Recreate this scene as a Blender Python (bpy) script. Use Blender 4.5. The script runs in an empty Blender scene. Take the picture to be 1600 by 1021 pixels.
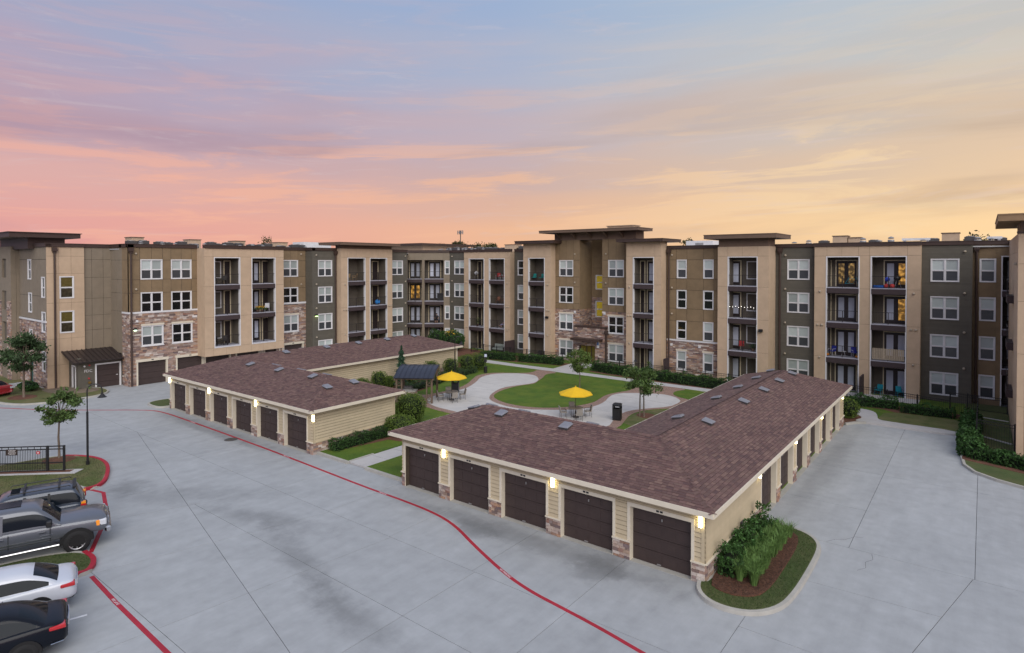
import bpy, math, random
from mathutils import Vector, Matrix
R = random.Random(7)
rad = math.radians
sc = bpy.context.scene
col = sc.collection
# ------------------------------------------------------------------ camera
CAM = (7.81, -21.34, 11.52)
cd = bpy.data.cameras.new('camera'); cam = bpy.data.objects.new('camera', cd); col.objects.link(cam)
cd.sensor_width = 36; cd.lens = 36*948.86/1600; cd.shift_y = -(510.5-425.1)/1600
cd.clip_start = .2; cd.clip_end = 3000
cam.location = CAM; cam.rotation_euler = (rad(90-.785), 0, rad(127.84-90))
sc.camera = cam
# ------------------------------------------------------------------ world, sun, exposure
wd = bpy.data.worlds.new('World'); sc.world = wd; wd.use_nodes = True
def make_world():
    nt = wd.node_tree; N = nt.nodes; L = nt.links; N.clear()
    def nd(t, **k):
        n = N.new(t)
        for a, b in k.items(): setattr(n, a, b)
        return n
    def mth(op, a, b=None, clamp=False):
        n = nd('ShaderNodeMath', operation=op); n.use_clamp = clamp
        for i, v in enumerate((a, b)):
            if v is None: continue
            if isinstance(v, (int, float)): n.inputs[i].default_value = v
            else: L.new(v, n.inputs[i])
        return n.outputs[0]
    def ramp(f, st, interp='EASE'):
        n = nd('ShaderNodeValToRGB'); cr = n.color_ramp; cr.interpolation = interp
        while len(cr.elements) < len(st): cr.elements.new(.5)
        for e, (p, c) in zip(cr.elements, st): e.position = p; e.color = (*c, 1)
        L.new(f, n.inputs[0]); return n.outputs[0]
    def mix(f, a, b, mode='MIX'):
        n = nd('ShaderNodeMix', data_type='RGBA', blend_type=mode)
        if isinstance(f, (int, float)): n.inputs[0].default_value = f
        else: L.new(f, n.inputs[0])
        for s, v in ((6, a), (7, b)):
            if isinstance(v, tuple): n.inputs[s].default_value = (*v, 1)
            else: L.new(v, n.inputs[s])
        return n.outputs[2]
    def s(r, g, b):
        return tuple(((c/255+.055)/1.055)**2.4 if c > 10 else c/255/12.92 for c in (r, g, b))
    out = nd('ShaderNodeOutputWorld'); bg = nd('ShaderNodeBackground'); bg2 = nd('ShaderNodeBackground'); add = nd('ShaderNodeAddShader')
    tc = nd('ShaderNodeTexCoord'); sx = nd('ShaderNodeSeparateXYZ'); L.new(tc.outputs['Generated'], sx.inputs[0])
    x, y, z = sx.outputs
    za = mth('MAXIMUM', z, 0.0)
    sa = rad(84)
    az = mth('ADD', mth('MULTIPLY', x, math.cos(sa)), mth('MULTIPLY', y, math.sin(sa)))
    hl = mth('SQRT', mth('ADD', mth('ADD', mth('MULTIPLY', x, x), mth('MULTIPLY', y, y)), .0004))
    az = mth('DIVIDE', az, hl)
    # azimuth: 0 at the pink left edge, 1 at the golden right edge
    fa = mth('MULTIPLY', mth('SUBTRACT', az, .05), 1.06, True)
    fa = mth('MULTIPLY', fa, fa)
    # gentle large waviness of the bands
    cv = nd('ShaderNodeVectorMath', operation='MULTIPLY'); cv.inputs[1].default_value = (1.3, 1.3, 9.0)
    rot = nd('ShaderNodeVectorRotate', rotation_type='AXIS_ANGLE'); rot.inputs['Axis'].default_value = (math.cos(rad(127.8)), math.sin(rad(127.8)), 0); rot.inputs['Angle'].default_value = rad(2)
    L.new(tc.outputs['Generated'], rot.inputs[0]); L.new(rot.outputs[0], cv.inputs[0])
    def noise(sc_, det, rough, off, dist=0, src=None):
        m = nd('ShaderNodeVectorMath', operation='ADD'); m.inputs[1].default_value = off; L.new(src or cv.outputs[0], m.inputs[0])
        n = nd('ShaderNodeTexNoise'); n.inputs['Scale'].default_value = sc_; n.inputs['Detail'].default_value = det
        n.inputs['Roughness'].default_value = rough; n.inputs['Distortion'].default_value = dist; L.new(m.outputs[0], n.inputs['Vector'])
        return n.outputs['Fac']
    wob = noise(1.6, 4, .5, (3, 1, 0), .3)
    zz = mth('ADD', za, mth('MULTIPLY', mth('SUBTRACT', wob, .5), mth('MULTIPLY', mth('MINIMUM', za, .25), .9)))
    left = ramp(zz, [(0, s(228,156,156)), (.05, s(238,172,166)), (.11, s(230,180,176)), (.165, s(208,174,184)), (.24, s(188,172,194)), (.32, s(168,176,206)), (.42, s(156,176,214)), (1, s(190,200,222))])
    right = ramp(zz, [(0, s(255,218,166)), (.05, s(255,220,172)), (.10, s(244,210,170)), (.15, s(230,203,176)), (.20, s(217,202,188)), (.28, s(204,206,206)), (.40, s(188,202,216)), (1, s(190,200,222))])
    mid = ramp(zz, [(0, s(250,192,150)), (.05, s(248,194,158)), (.10, s(230,186,166)), (.15, s(212,182,178)), (.20, s(200,184,194)), (.28, s(182,188,210)), (.40, s(164,184,217)), (1, s(190,200,222))])
    fl = mth('MULTIPLY', fa, 2.0, True); fr = mth('MULTIPLY', mth('SUBTRACT', fa, .5), 2.0, True)
    back = ramp(zz, [(0, s(150,150,178)), (.06, s(166,158,188)), (.15, s(184,166,190)), (.28, s(172,170,196)), (.45, s(168,180,210)), (1, s(184,194,218))])
    fb = mth('MULTIPLY', mth('ADD', mth('MULTIPLY', az, -1), .05), 2.2, True)
    base = mix(fb, mix(fr, mix(fl, left, mid), right), back)
    # cloud sheets: bright rosy / golden streaks and dull mauve / grey bands, thin long and layered
    cv2 = nd('ShaderNodeVectorMath', operation='MULTIPLY'); cv2.inputs[1].default_value = (2.2, 2.2, 22.0); L.new(rot.outputs[0], cv2.inputs[0])
    n1 = noise(1.5, 9, .62, (7.3, 2.2, 4), .6, cv2.outputs[0]); n2 = noise(.8, 6, .55, (1.4, 8.2, 1.5), .5); n3 = noise(2.6, 8, .65, (5, 5, 9), 1.0, cv2.outputs[0])
    lowmask = ramp(za, [(0, (.6,)*3), (.05, (1,)*3), (.15, (.9,)*3), (.23, (.28,)*3), (.36, (.10,)*3), (.7, (.08,)*3)])
    sunside = mth('SUBTRACT', 1.0, fb)
    bright = mth('MULTIPLY', mth('MULTIPLY', ramp(n1, [(.48, (0,)*3), (.60, (1,)*3)]), lowmask), sunside)
    cb = mix(fr, mix(fl, s(252,186,166), s(250,196,160)), s(255,226,182))
    c1 = mix(mth('MULTIPLY', bright, .68), base, cb)
    dark = mth('MULTIPLY', ramp(n2, [(.45, (0,)*3), (.62, (1,)*3)]), lowmask)
    cdk = mix(fr, mix(fl, s(172,146,170), s(180,158,160)), s(198,174,154))
    c2 = mix(mth('MULTIPLY', dark, .8), c1, cdk)
    wisp = mth('MULTIPLY', ramp(n3, [(.55, (0,)*3), (.72, (1,)*3)]), .22)
    c3 = mix(wisp, c2, s(222,208,212))
    # below the horizon: dim land haze
    gz = mth('MULTIPLY', mth('MULTIPLY', z, -1), 14, True)
    c4 = mix(gz, c3, (.10, .085, .075))
    L.new(c4, bg.inputs['Color']); bg.inputs['Strength'].default_value = .55
    sky = nd('ShaderNodeTexSky', sky_type='NISHITA'); sky.sun_disc = False; sky.sun_elevation = rad(3); sky.sun_rotation = rad(90-76)
    sky.air_density = 1.2; sky.dust_density = .6
    L.new(sky.outputs[0], bg2.inputs['Color']); bg2.inputs['Strength'].default_value = .004
    L.new(bg.outputs[0], add.inputs[0]); L.new(bg2.outputs[0], add.inputs[1]); L.new(add.outputs[0], out.inputs[0])
    wd.cycles.sampling_method = 'MANUAL'; wd.cycles.sample_map_resolution = 512
make_world()
# added fill lamp, not the sunset: very broad, even, from the camera side
sl = bpy.data.lights.new('fill_sun', 'SUN'); sl.energy = 1.55; sl.angle = rad(60); sl.color = (1, .95, .87)
so = bpy.data.objects.new('fill_sun', sl); col.objects.link(so)
_az, _el = rad(-38), rad(36)
_sd = Vector((math.cos(_az)*math.cos(_el), math.sin(_az)*math.cos(_el), math.sin(_el)))
so.rotation_euler = (-_sd).to_track_quat('-Z', 'Y').to_euler()
so.location = (10, 60, 40)
sc.view_settings.view_transform = 'Standard'; sc.view_settings.look = 'None'; sc.view_settings.gamma = 1
sc.view_settings.exposure = .72; sc.view_settings.use_curve_mapping = False
sc.render.engine = 'CYCLES'
sc.cycles.use_denoising = True; sc.cycles.max_bounces = 5; sc.cycles.diffuse_bounces = 3; sc.cycles.glossy_bounces = 2
sc.cycles.transmission_bounces = 2; sc.cycles.transparent_max_bounces = 8; sc.cycles.caustics_reflective = False; sc.cycles.caustics_refractive = False
sc.cycles.use_adaptive_sampling = True; sc.cycles.adaptive_threshold = .02; sc.cycles.sample_clamp_indirect = 4

# ------------------------------------------------------------------ materials
MATS = {}
def mat(name, c, rough=.8, var=.12, scale=3.0, bump=0.0, bscale=40.0, isl=0.0, ramp=None, metal=0.0, spec=.5, emit=None, estr=0.0, coat=0.0, extra=None, stain=0.0):
    """procedural material: base colour broken up by two noises and, if asked, a random tint per loose piece / per object"""
    if name in MATS: return MATS[name]
    m = bpy.data.materials.new(name); m.use_nodes = True; nt = m.node_tree; N = nt.nodes; L = nt.links
    b = N['Principled BSDF']; b.inputs['Roughness'].default_value = rough; b.inputs['Metallic'].default_value = metal
    b.inputs['Specular IOR Level'].default_value = spec; b.inputs['Coat Weight'].default_value = coat; b.inputs['Coat Roughness'].default_value = .06
    tc = N.new('ShaderNodeTexCoord'); src = tc.outputs['Object']
    def noise(s, det=5, r=.55):
        n = N.new('ShaderNodeTexNoise'); n.inputs['Scale'].default_value = s; n.inputs['Detail'].default_value = det; n.inputs['Roughness'].default_value = r
        L.new(src, n.inputs['Vector']); return n.outputs['Fac']
    def mul(colour, fac, lo, hi):
        mr = N.new('ShaderNodeMapRange'); mr.inputs['From Min'].default_value = .28; mr.inputs['From Max'].default_value = .72
        mr.inputs['To Min'].default_value = lo; mr.inputs['To Max'].default_value = hi; L.new(fac, mr.inputs['Value'])
        v = N.new('ShaderNodeVectorMath'); v.operation = 'SCALE'; L.new(colour, v.inputs[0]); L.new(mr.outputs[0], v.inputs['Scale']); return v.outputs[0]
    if isl or ramp:
        g = N.new('ShaderNodeNewGeometry'); oi = N.new('ShaderNodeObjectInfo')
        a = N.new('ShaderNodeMath'); a.operation = 'ADD'; L.new(g.outputs['Random Per Island'], a.inputs[0]); L.new(oi.outputs['Random'], a.inputs[1])
        f = N.new('ShaderNodeMath'); f.operation = 'FRACT'; L.new(a.outputs[0], f.inputs[0]); rnd = f.outputs[0]
    if ramp:
        cr = N.new('ShaderNodeValToRGB'); cr.color_ramp.interpolation = 'LINEAR'
        while len(cr.color_ramp.elements) < len(ramp): cr.color_ramp.elements.new(.5)
        for i, (e, cc) in enumerate(zip(cr.color_ramp.elements, ramp)): e.position = i/(len(ramp)-1); e.color = (*cc, 1)
        L.new(rnd, cr.inputs[0]); cur = cr.outputs[0]
    else:
        rgb = N.new('ShaderNodeRGB'); rgb.outputs[0].default_value = (*c, 1); cur = rgb.outputs[0]
        if isl:
            mr = N.new('ShaderNodeMapRange'); mr.inputs['To Min'].default_value = 1-isl; mr.inputs['To Max'].default_value = 1+isl; L.new(rnd, mr.inputs['Value'])
            v = N.new('ShaderNodeVectorMath'); v.operation = 'SCALE'; L.new(cur, v.inputs[0]); L.new(mr.outputs[0], v.inputs['Scale']); cur = v.outputs[0]
    if var: cur = mul(cur, noise(scale), 1-var, 1+var); cur = mul(cur, noise(scale*.13, 3), 1-var*.8, 1+var*.8)
    if stain: cur = mul(cur, noise(1.1, 8, .7), 1-stain, 1+stain*.3)
    if extra: cur = extra(N, L, cur, tc, b)
    L.new(cur, b.inputs['Base Color'])
    if bump:
        bp = N.new('ShaderNodeBump'); bp.inputs['Strength'].default_value = bump; bp.inputs['Distance'].default_value = .02
        L.new(noise(bscale, 4), bp.inputs['Height']); L.new(bp.outputs[0], b.inputs['Normal'])
    if emit: b.inputs['Emission Color'].default_value = (*emit, 1); b.inputs['Emission Strength'].default_value = estr
    MATS[name] = m; return m

# ------------------------------------------------------------------ mesh helpers
class MB:
    def __init__(s): s.v = []; s.f = []; s.m = []
    def face(s, pts, m=0):
        i = len(s.v); s.v += [tuple(p) for p in pts]; s.f.append(tuple(range(i, i+len(pts)))); s.m.append(m)
    def hexa(s, p, m=0, skip=()):
        i = len(s.v); s.v += [tuple(q) for q in p]
        for k, q in enumerate(((0,3,2,1),(4,5,6,7),(0,1,5,4),(1,2,6,5),(2,3,7,6),(3,0,4,7))):
            if k in skip: continue
            s.f.append(tuple(i+j for j in q)); s.m.append(m)
    def box(s, x0, x1, y0, y1, z0, z1, m=0, skip=()):
        if x0 > x1: x0, x1 = x1, x0
        if y0 > y1: y0, y1 = y1, y0
        if z0 > z1: z0, z1 = z1, z0
        s.hexa([(x0,y0,z0),(x1,y0,z0),(x1,y1,z0),(x0,y1,z0),(x0,y0,z1),(x1,y0,z1),(x1,y1,z1),(x0,y1,z1)], m, skip)
    def prism(s, poly, z0, z1, m=0, ms=None, cap=True):
        a = sum(poly[i][0]*poly[(i+1) % len(poly)][1]-poly[(i+1) % len(poly)][0]*poly[i][1] for i in range(len(poly)))
        if a < 0: poly = poly[::-1]
        n = len(poly); i = len(s.v); s.v += [(p[0], p[1], z0) for p in poly]+[(p[0], p[1], z1) for p in poly]
        if cap: s.f.append(tuple(range(i+n, i+2*n))); s.m.append(m)
        for k in range(n):
            s.f.append((i+k, i+(k+1) % n, i+n+(k+1) % n, i+n+k)); s.m.append(m if ms is None else ms)
    def tube(s, pts, r, n=8, m=0, caps=True):
        pts = [Vector(p) for p in pts]; rs = r if isinstance(r, (list, tuple)) else [r]*len(pts); base = len(s.v)
        for k, p in enumerate(pts):
            d = (pts[min(k+1, len(pts)-1)]-pts[max(k-1, 0)]).normalized()
            a = Vector((0, 0, 1)) if abs(d.z) < .9 else Vector((1, 0, 0)); u = d.cross(a).normalized(); w = d.cross(u)
            for j in range(n):
                t = 2*math.pi*j/n; q = p+(u*math.cos(t)+w*math.sin(t))*rs[k]; s.v.append(tuple(q))
        for k in range(len(pts)-1):
            for j in range(n):
                s.f.append((base+k*n+j, base+k*n+(j+1) % n, base+(k+1)*n+(j+1) % n, base+(k+1)*n+j)); s.m.append(m)
        if caps:
            s.f.append(tuple(base+j for j in range(n))); s.m.append(m)
            s.f.append(tuple(base+(len(pts)-1)*n+j for j in reversed(range(n)))); s.m.append(m)
    def lathe(s, prof, n=16, c=(0, 0, 0), m=0, sq=1.0, caps=True):
        base = len(s.v)
        for (r, z) in prof:
            for j in range(n):
                t = 2*math.pi*(j+.5)/n; s.v.append((c[0]+r*math.cos(t), c[1]+r*math.sin(t)*sq, c[2]+z))
        for k in range(len(prof)-1):
            for j in range(n):
                s.f.append((base+k*n+j, base+k*n+(j+1) % n, base+(k+1)*n+(j+1) % n, base+(k+1)*n+j)); s.m.append(m)
        if caps and prof[0][0] > 1e-4: s.f.append(tuple(base+j for j in reversed(range(n)))); s.m.append(m)
        if caps and prof[-1][0] > 1e-4: s.f.append(tuple(base+(len(prof)-1)*n+j for j in range(n))); s.m.append(m)
    def mesh(s, name, mats, smooth=False):
        me = bpy.data.meshes.new(name); me.from_pydata(s.v, [], s.f)
        for mm in (mats if isinstance(mats, (list, tuple)) else [mats]): me.materials.append(mm)
        if len(me.materials) > 1: me.polygons.foreach_set('material_index', s.m)
        if smooth: me.polygons.foreach_set('use_smooth', [True]*len(me.polygons))
        me.update(); return me
W = {}
def put(name, data, parent=None, M=None, **props):
    o = bpy.data.objects.new(name, data); col.objects.link(o)
    M = M or (W[parent.name] if parent is not None and M is False else Matrix())
    W[o.name] = M
    if parent is not None: o.parent = parent; o.matrix_local = W[parent.name].inverted() @ M
    else: o.matrix_local = M
    for k, v in props.items(): o[k] = v
    return o
def build(mb, name, mats, parent=None, M=None, smooth=False, **props):
    """mb is in the space of M (world when None)"""
    return put(name, mb.mesh(name, mats, smooth), parent, M, **props)
def lone(mb, name, mats, loc, label, cat, group=None, smooth=False, rz=0):
    """a top-level thing that is one mesh, modelled about its own base"""
    o = build(mb, name, mats, None, T(*loc, rz), smooth, label=label, category=cat)
    if group: o['group'] = group
    return o
def T(x, y, z=0, rz=0): return Matrix.Translation((x, y, z)) @ Matrix.Rotation(rz, 4, 'Z')
def thing(name, label, cat, loc=(0, 0, 0), rz=0, group=None):
    o = put(name, None, None, T(*loc, rz), label=label, category=cat); o.empty_display_size = .3
    if group: o['group'] = group
    return o
KIDS = {}
def copy_tree(o, M, label, group=None):
    """copy a thing, its parts and sub-parts"""
    def rec(src, par):
        c = src.copy(); col.objects.link(c); c.parent = par
        if par is not None: W[c.name] = W[par.name] @ c.matrix_local
        return c
    c = o.copy(); col.objects.link(c); c.matrix_local = M; W[c.name] = M; c['label'] = label
    if group: c['group'] = group
    for k in list(o.children):
        ck = rec(k, c)
        for g in list(k.children): rec(g, ck)
    return c
class Fr:
    """a facade frame: u runs to the viewer's right along the wall, d outwards, z up"""
    def __init__(s, ox, oy, ang): s.o = (ox, oy); s.a = ang; s.c = math.cos(ang); s.s = math.sin(ang); s.M = T(ox, oy, 0, ang)
    # local x = u, local -y = outward
def fbox(mb, u0, u1, d0, d1, z0, z1, m=0, skip=()): mb.box(u0, u1, -d1, -d0, z0, z1, m, skip)
def SM(s, *rest): return s
# ------------------------------------------------------------------ material library
STUCCO = mat('tan_stucco', (.55, .405, .280), .92, .07, 1.5, .35, 60, stain=.07)
BROWN = mat('brown_panel', (.235, .165, .095), .85, .12, 1.4, .25, 60, isl=.05)
SLATE = mat('slate_siding', (.115, .103, .082), .8, .08, 2.0, .1, 50, isl=.06)
TAUPE = mat('taupe_panel', (.24, .195, .145), .85, .08, 1.4, .2, 60)
SHADOWB = mat('joint_shadow', (.055, .040, .030), .95, .1)
SHADOWS = mat('siding_shadow', (.075, .055, .038), .95, .1)
MORTAR = mat('mortar', (.13, .10, .085), .95, .15)
STONE = mat('stacked_stone', (0, 0, 0), .9, .14, 9, .6, 30, ramp=[(.40,.28,.21), (.19,.13,.12), (.56,.45,.38), (.28,.15,.115), (.68,.60,.54), (.21,.15,.14), (.46,.27,.17), (.34,.25,.24), (.14,.10,.10), (.52,.37,.27)])
WHITE = mat('white_trim', (.72, .71, .72), .55, .04)
CREAM = mat('cream_trim', (.70, .63, .51), .6, .05)
DOORTRIM = mat('door_surround', (.66, .56, .38), .6, .05)
SIDING = mat('beige_siding', (.52, .43, .29), .75, .06, 2, .12, 40, isl=.035)
FASCIA = mat('balcony_fascia', (.052, .034, .036), .7, .08)
CAPM = mat('parapet_metal', (.060, .036, .029), .5, .08)
ROOFBAND = mat('roof_band', (.16, .105, .075), .75, .08)
SLABM = mat('balcony_floor', (.42, .42, .48), .8, .1)
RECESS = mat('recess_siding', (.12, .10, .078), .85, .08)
BLACK = mat('black_metal', (.012, .012, .014), .45, .08)
RAILM = mat('bronze_rail', (.022, .017, .017), .5, .05)
LEAF_DOOR = mat('dark_door', (.022, .014, .014), .5, .1)
GDOOR = mat('garage_door', (.052, .034, .031), .6, .10, 3, .1, 40)
GLASS_B = mat('glass_blind', (.44, .49, .48), .12, .05, 2, spec=.7, isl=.28)
GLASS_S = mat('glass_screen', (.058, .063, .070), .25, .08, 2, spec=.6)
GLASS_D = mat('glass_dark', (.010, .011, .012), .05, .1, 2, spec=.8)
GLASS_C = mat('door_blind', (.55, .58, .68), .15, .06, 2, spec=.6, isl=.15)
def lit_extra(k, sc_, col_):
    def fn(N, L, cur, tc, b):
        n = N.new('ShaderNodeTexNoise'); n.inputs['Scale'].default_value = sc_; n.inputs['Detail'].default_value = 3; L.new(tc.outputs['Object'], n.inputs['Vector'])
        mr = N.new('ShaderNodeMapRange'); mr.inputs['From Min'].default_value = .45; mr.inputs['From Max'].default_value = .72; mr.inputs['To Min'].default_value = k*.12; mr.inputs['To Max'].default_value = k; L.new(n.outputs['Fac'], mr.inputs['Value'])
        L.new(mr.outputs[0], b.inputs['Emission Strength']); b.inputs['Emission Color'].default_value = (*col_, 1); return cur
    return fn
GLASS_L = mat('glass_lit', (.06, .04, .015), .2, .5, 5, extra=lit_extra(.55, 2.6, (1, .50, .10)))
GLASS_Y = mat('glass_lit_stair', (.3, .22, .02), .3, .35, 2, emit=(1, .72, .06), estr=.09)
BULB = mat('bulb', (1, .8, .5), .5, 0, emit=(1, .72, .32), estr=9)
SCONCE = mat('sconce_glass', (1, .95, .8), .4, 0, emit=(1, .86, .42), estr=7)
ROOFW = mat('roof_membrane', (.42, .42, .43), .8, .1)
METAL = mat('unit_metal', (.34, .33, .33), .5, .12, metal=.3)
UNITD = mat('unit_dark', (.07, .065, .065), .6, .15)
METALROOF = mat('standing_seam', (.030, .022, .022), .4, .08)
SOFFIT = mat('soffit', (.10, .07, .05), .8, .05)
SHINGLE = mat('shingle', (0, 0, 0), .93, .10, 6, .4, 90, ramp=[(.165,.092,.082), (.105,.058,.056), (.205,.126,.104), (.128,.072,.067), (.18,.104,.092), (.092,.051,.052), (.17,.106,.088)])
def conc_extra(N, L, cur, tc, b):
    # weathering: tyre and oil film drawn out along the traffic lane, pale blotches, dark run-off by the garage aprons
    mp = N.new('ShaderNodeMapping'); mp.inputs['Scale'].default_value = (.8, .11, 1); mp.inputs['Rotation'].default_value = (0, 0, rad(4)); L.new(tc.outputs['Object'], mp.inputs[0])
    n = N.new('ShaderNodeTexNoise'); n.inputs['Scale'].default_value = 2.0; n.inputs['Detail'].default_value = 7; n.inputs['Roughness'].default_value = .65; L.new(mp.outputs[0], n.inputs['Vector'])
    mr = N.new('ShaderNodeMapRange'); mr.inputs['From Min'].default_value = .35; mr.inputs['From Max'].default_value = .65; mr.inputs['To Min'].default_value = .94; mr.inputs['To Max'].default_value = 1.04; L.new(n.outputs['Fac'], mr.inputs['Value'])
    v = N.new('ShaderNodeVectorMath'); v.operation = 'SCALE'; L.new(cur, v.inputs[0]); L.new(mr.outputs[0], v.inputs['Scale']); cur = v.outputs[0]
    def blob(cx, cy, sx, sy, rot, amt, lo=.35):
        nonlocal cur
        m = N.new('ShaderNodeMapping'); m.vector_type = 'TEXTURE'; m.inputs['Location'].default_value = (cx, cy, 0); m.inputs['Rotation'].default_value = (0, 0, rad(rot)); m.inputs['Scale'].default_value = (sx, sy, 1)
        L.new(tc.outputs['Object'], m.inputs[0])
        ln = N.new('ShaderNodeVectorMath'); ln.operation = 'LENGTH'; z0 = N.new('ShaderNodeVectorMath'); z0.operation = 'MULTIPLY'; z0.inputs[1].default_value = (1, 1, 0); L.new(m.outputs[0], z0.inputs[0]); L.new(z0.outputs[0], ln.inputs[0])
        nn = N.new('ShaderNodeTexNoise'); nn.inputs['Scale'].default_value = .9; nn.inputs['Detail'].default_value = 6; nn.inputs['Roughness'].default_value = .7; L.new(tc.outputs['Object'], nn.inputs['Vector'])
        ad = N.new('ShaderNodeMath'); ad.operation = 'MULTIPLY_ADD'; ad.inputs[1].default_value = 1.6; L.new(nn.outputs['Fac'], ad.inputs[0]); ad.inputs[2].default_value = -.8
        s2 = N.new('ShaderNodeMath'); s2.operation = 'ADD'; L.new(ln.outputs['Value'], s2.inputs[0]); L.new(ad.outputs[0], s2.inputs[1])
        r2 = N.new('ShaderNodeMapRange'); r2.interpolation_type = 'SMOOTHSTEP'; r2.inputs['From Min'].default_value = lo; r2.inputs['From Max'].default_value = 1.15; r2.inputs['To Min'].default_value = amt; r2.inputs['To Max'].default_value = 1; L.new(s2.outputs[0], r2.inputs['Value'])
        w = N.new('ShaderNodeVectorMath'); w.operation = 'SCALE'; L.new(cur, w.inputs[0]); L.new(r2.outputs[0], w.inputs['Scale']); cur = w.outputs[0]
    blob(-23.5, -7.6, 6.5, 1.6, 42, .80, 0); blob(-17.5, -6.6, 4.5, 1.0, 15, .74, 0); blob(-13, -7.9, 5.5, .8, -14, .70, 0); blob(-8.5, -9.0, 4, 1.0, -8, .72, 0); blob(-27, -9.0, 1.6, 1.3, 20, .66, 0)
    blob(-8, -1.1, 9, .8, 0, .74); blob(-34, -1.0, 10, .8, 0, .72); blob(-3.6, -1.2, 1.2, 1.6, 0, .72); blob(-9.5, -1.6, 1.5, .9, 0, .7)
    blob(.9, 17, .7, 10, 0, .82)
    return cur
CONC = mat('concrete', (.375, .39, .405), .85, .07, 1.6, .25, 70, isl=.03, stain=.09, extra=conc_extra)
BED = mat('joint_filler', (.09, .088, .085), .95, .1)
KERB = mat('kerb_concrete', (.42, .405, .37), .85, .08, 3, .2, 40, stain=.1)
WALK = mat('walk_concrete', (.49, .475, .47), .85, .06, 2, .2, 50, stain=.06)
PATIO = mat('patio_concrete', (.54, .52, .50), .85, .07, 1.2, .2, 50, stain=.08)
REDP = mat('red_paint', (.40, .014, .034), .6, .10, 3, stain=.14)
WHITEP = mat('white_paint', (.7, .7, .72), .6, .1)
BLUEP = mat('blue_paint', (.02, .16, .50), .6, .15)
def grass_extra(a, bcol):
    def fn(N, L, cur, tc, b):
        n = N.new('ShaderNodeTexNoise'); n.inputs['Scale'].default_value = .55; n.inputs['Detail'].default_value = 8; n.inputs['Roughness'].default_value = .7; L.new(tc.outputs['Object'], n.inputs['Vector'])
        mr = N.new('ShaderNodeMapRange'); mr.inputs['From Min'].default_value = .4; mr.inputs['From Max'].default_value = .68; L.new(n.outputs['Fac'], mr.inputs['Value'])
        m = N.new('ShaderNodeMix'); m.data_type = 'RGBA'; L.new(mr.outputs[0], m.inputs[0]); L.new(cur, m.inputs[6]); m.inputs[7].default_value = (*bcol, 1)
        return m.outputs[2]
    return fn
GRASS = mat('lawn', (.060, .122, .005), .95, .22, 7, .9, 45, extra=grass_extra(0, (.120, .165, .012)))
GRASSD = mat('lawn_dry', (.085, .110, .026), .95, .18, 9, .9, 45, extra=grass_extra(0, (.17, .145, .065)))
GRASSI = mat('lawn_island', (.062, .092, .024), .95, .18, 9, .9, 45, extra=grass_extra(0, (.10, .10, .038)))
MULCH = mat('mulch', (.14, .060, .036), .98, .3, 14, 1.0, 50)
PEBBLE = mat('pebble_bed', (.20, .155, .11), .95, .35, 16, 1.0, 40)
def paver_extra(N, L, cur, tc, b):
    br = N.new('ShaderNodeTexBrick'); br.inputs['Scale'].default_value = 4.6; br.inputs['Mortar Size'].default_value = .03; br.inputs['Color1'].default_value = (.40, .25, .19, 1); br.inputs['Color2'].default_value = (.27, .17, .135, 1); br.inputs['Mortar'].default_value = (.16, .12, .10, 1)
    L.new(tc.outputs['Object'], br.inputs['Vector']); return br.outputs['Color']
PAVER = mat('brick_paver', (.24, .15, .11), .9, .1, 3, .2, 40, extra=paver_extra)
def leafm(name, c, isl=.45): return mat(name, c, .7, .2, 3, isl=isl, spec=.3)
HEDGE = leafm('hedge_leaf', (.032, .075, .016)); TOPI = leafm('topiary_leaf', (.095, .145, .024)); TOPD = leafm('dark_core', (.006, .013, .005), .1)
TREEL = leafm('oak_leaf', (.075, .125, .032)); TREED = leafm('oak_leaf_dark', (.045, .080, .030)); TREEY = leafm('light_leaf', (.09, .14, .03)); CONIF = leafm('conifer_leaf', (.034, .085, .045))
ORNG = leafm('grass_blade', (.13, .23, .06)); SHRUBB = leafm('shrub_leaf', (.036, .090, .020)); FARL = leafm('far_leaf', (.07, .07, .025))
BARK = mat('bark', (.16, .12, .09), .9, .2, 8, .6, 30)
WOODP = mat('pergola_wood', (.15, .105, .075), .8, .15, 5)
YEL = mat('yellow_canvas', (.78, .47, .010), .85, .05)
TABLE = mat('patio_table', (.20, .17, .14), .5, .1)
# ------------------------------------------------------------------ facade pieces
def cells(u0, u1, z0, z1, holes):
    """rectangles that fill u0..u1 x z0..z1 around the holes"""
    us = sorted({u0, u1, *[min(max(h[k], u0), u1) for h in holes for k in (0, 1)]})
    zs = sorted({z0, z1, *[min(max(h[k], z0), z1) for h in holes for k in (2, 3)]})
    out = []
    for a, b in zip(zs, zs[1:]):
        if b-a < 1e-4: continue
        run = None
        for c, d in zip(us, us[1:]):
            if d-c < 1e-4: continue
            um, zm = (c+d)/2, (a+b)/2
            if any(h[0] < um < h[1] and h[2] < zm < h[3] for h in holes):
                if run: out.append((run[0], run[1], a, b)); run = None
            else: run = (run[0], d) if run else (c, d)
        if run: out.append((run[0], run[1], a, b))
    return out
def wall(par, F, u0, u1, z0, z1, holes, m, thick=.25, d1=-.03, name='wall', **kw):
    mb = MB()
    for c in cells(u0, u1, z0, z1, holes): fbox(mb, c[0], c[1], d1-thick, d1, c[2], c[3])
    return build(mb, name, m, par, F.M, **kw)
def panels(par, F, us, zs, holes, m, gap=.012, name='panel'):
    for a, b in zip(us, us[1:]):
        for c, d in zip(zs, zs[1:]):
            cc = cells(a+gap, b-gap, c+gap, d-gap, holes)
            if sum((q[1]-q[0])*(q[3]-q[2]) for q in cc) < .05: continue
            mb = MB()
            for q in cc: fbox(mb, q[0], q[1], -.035, 0, q[2], q[3])
            build(mb, name, m, par, F.M)
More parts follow.
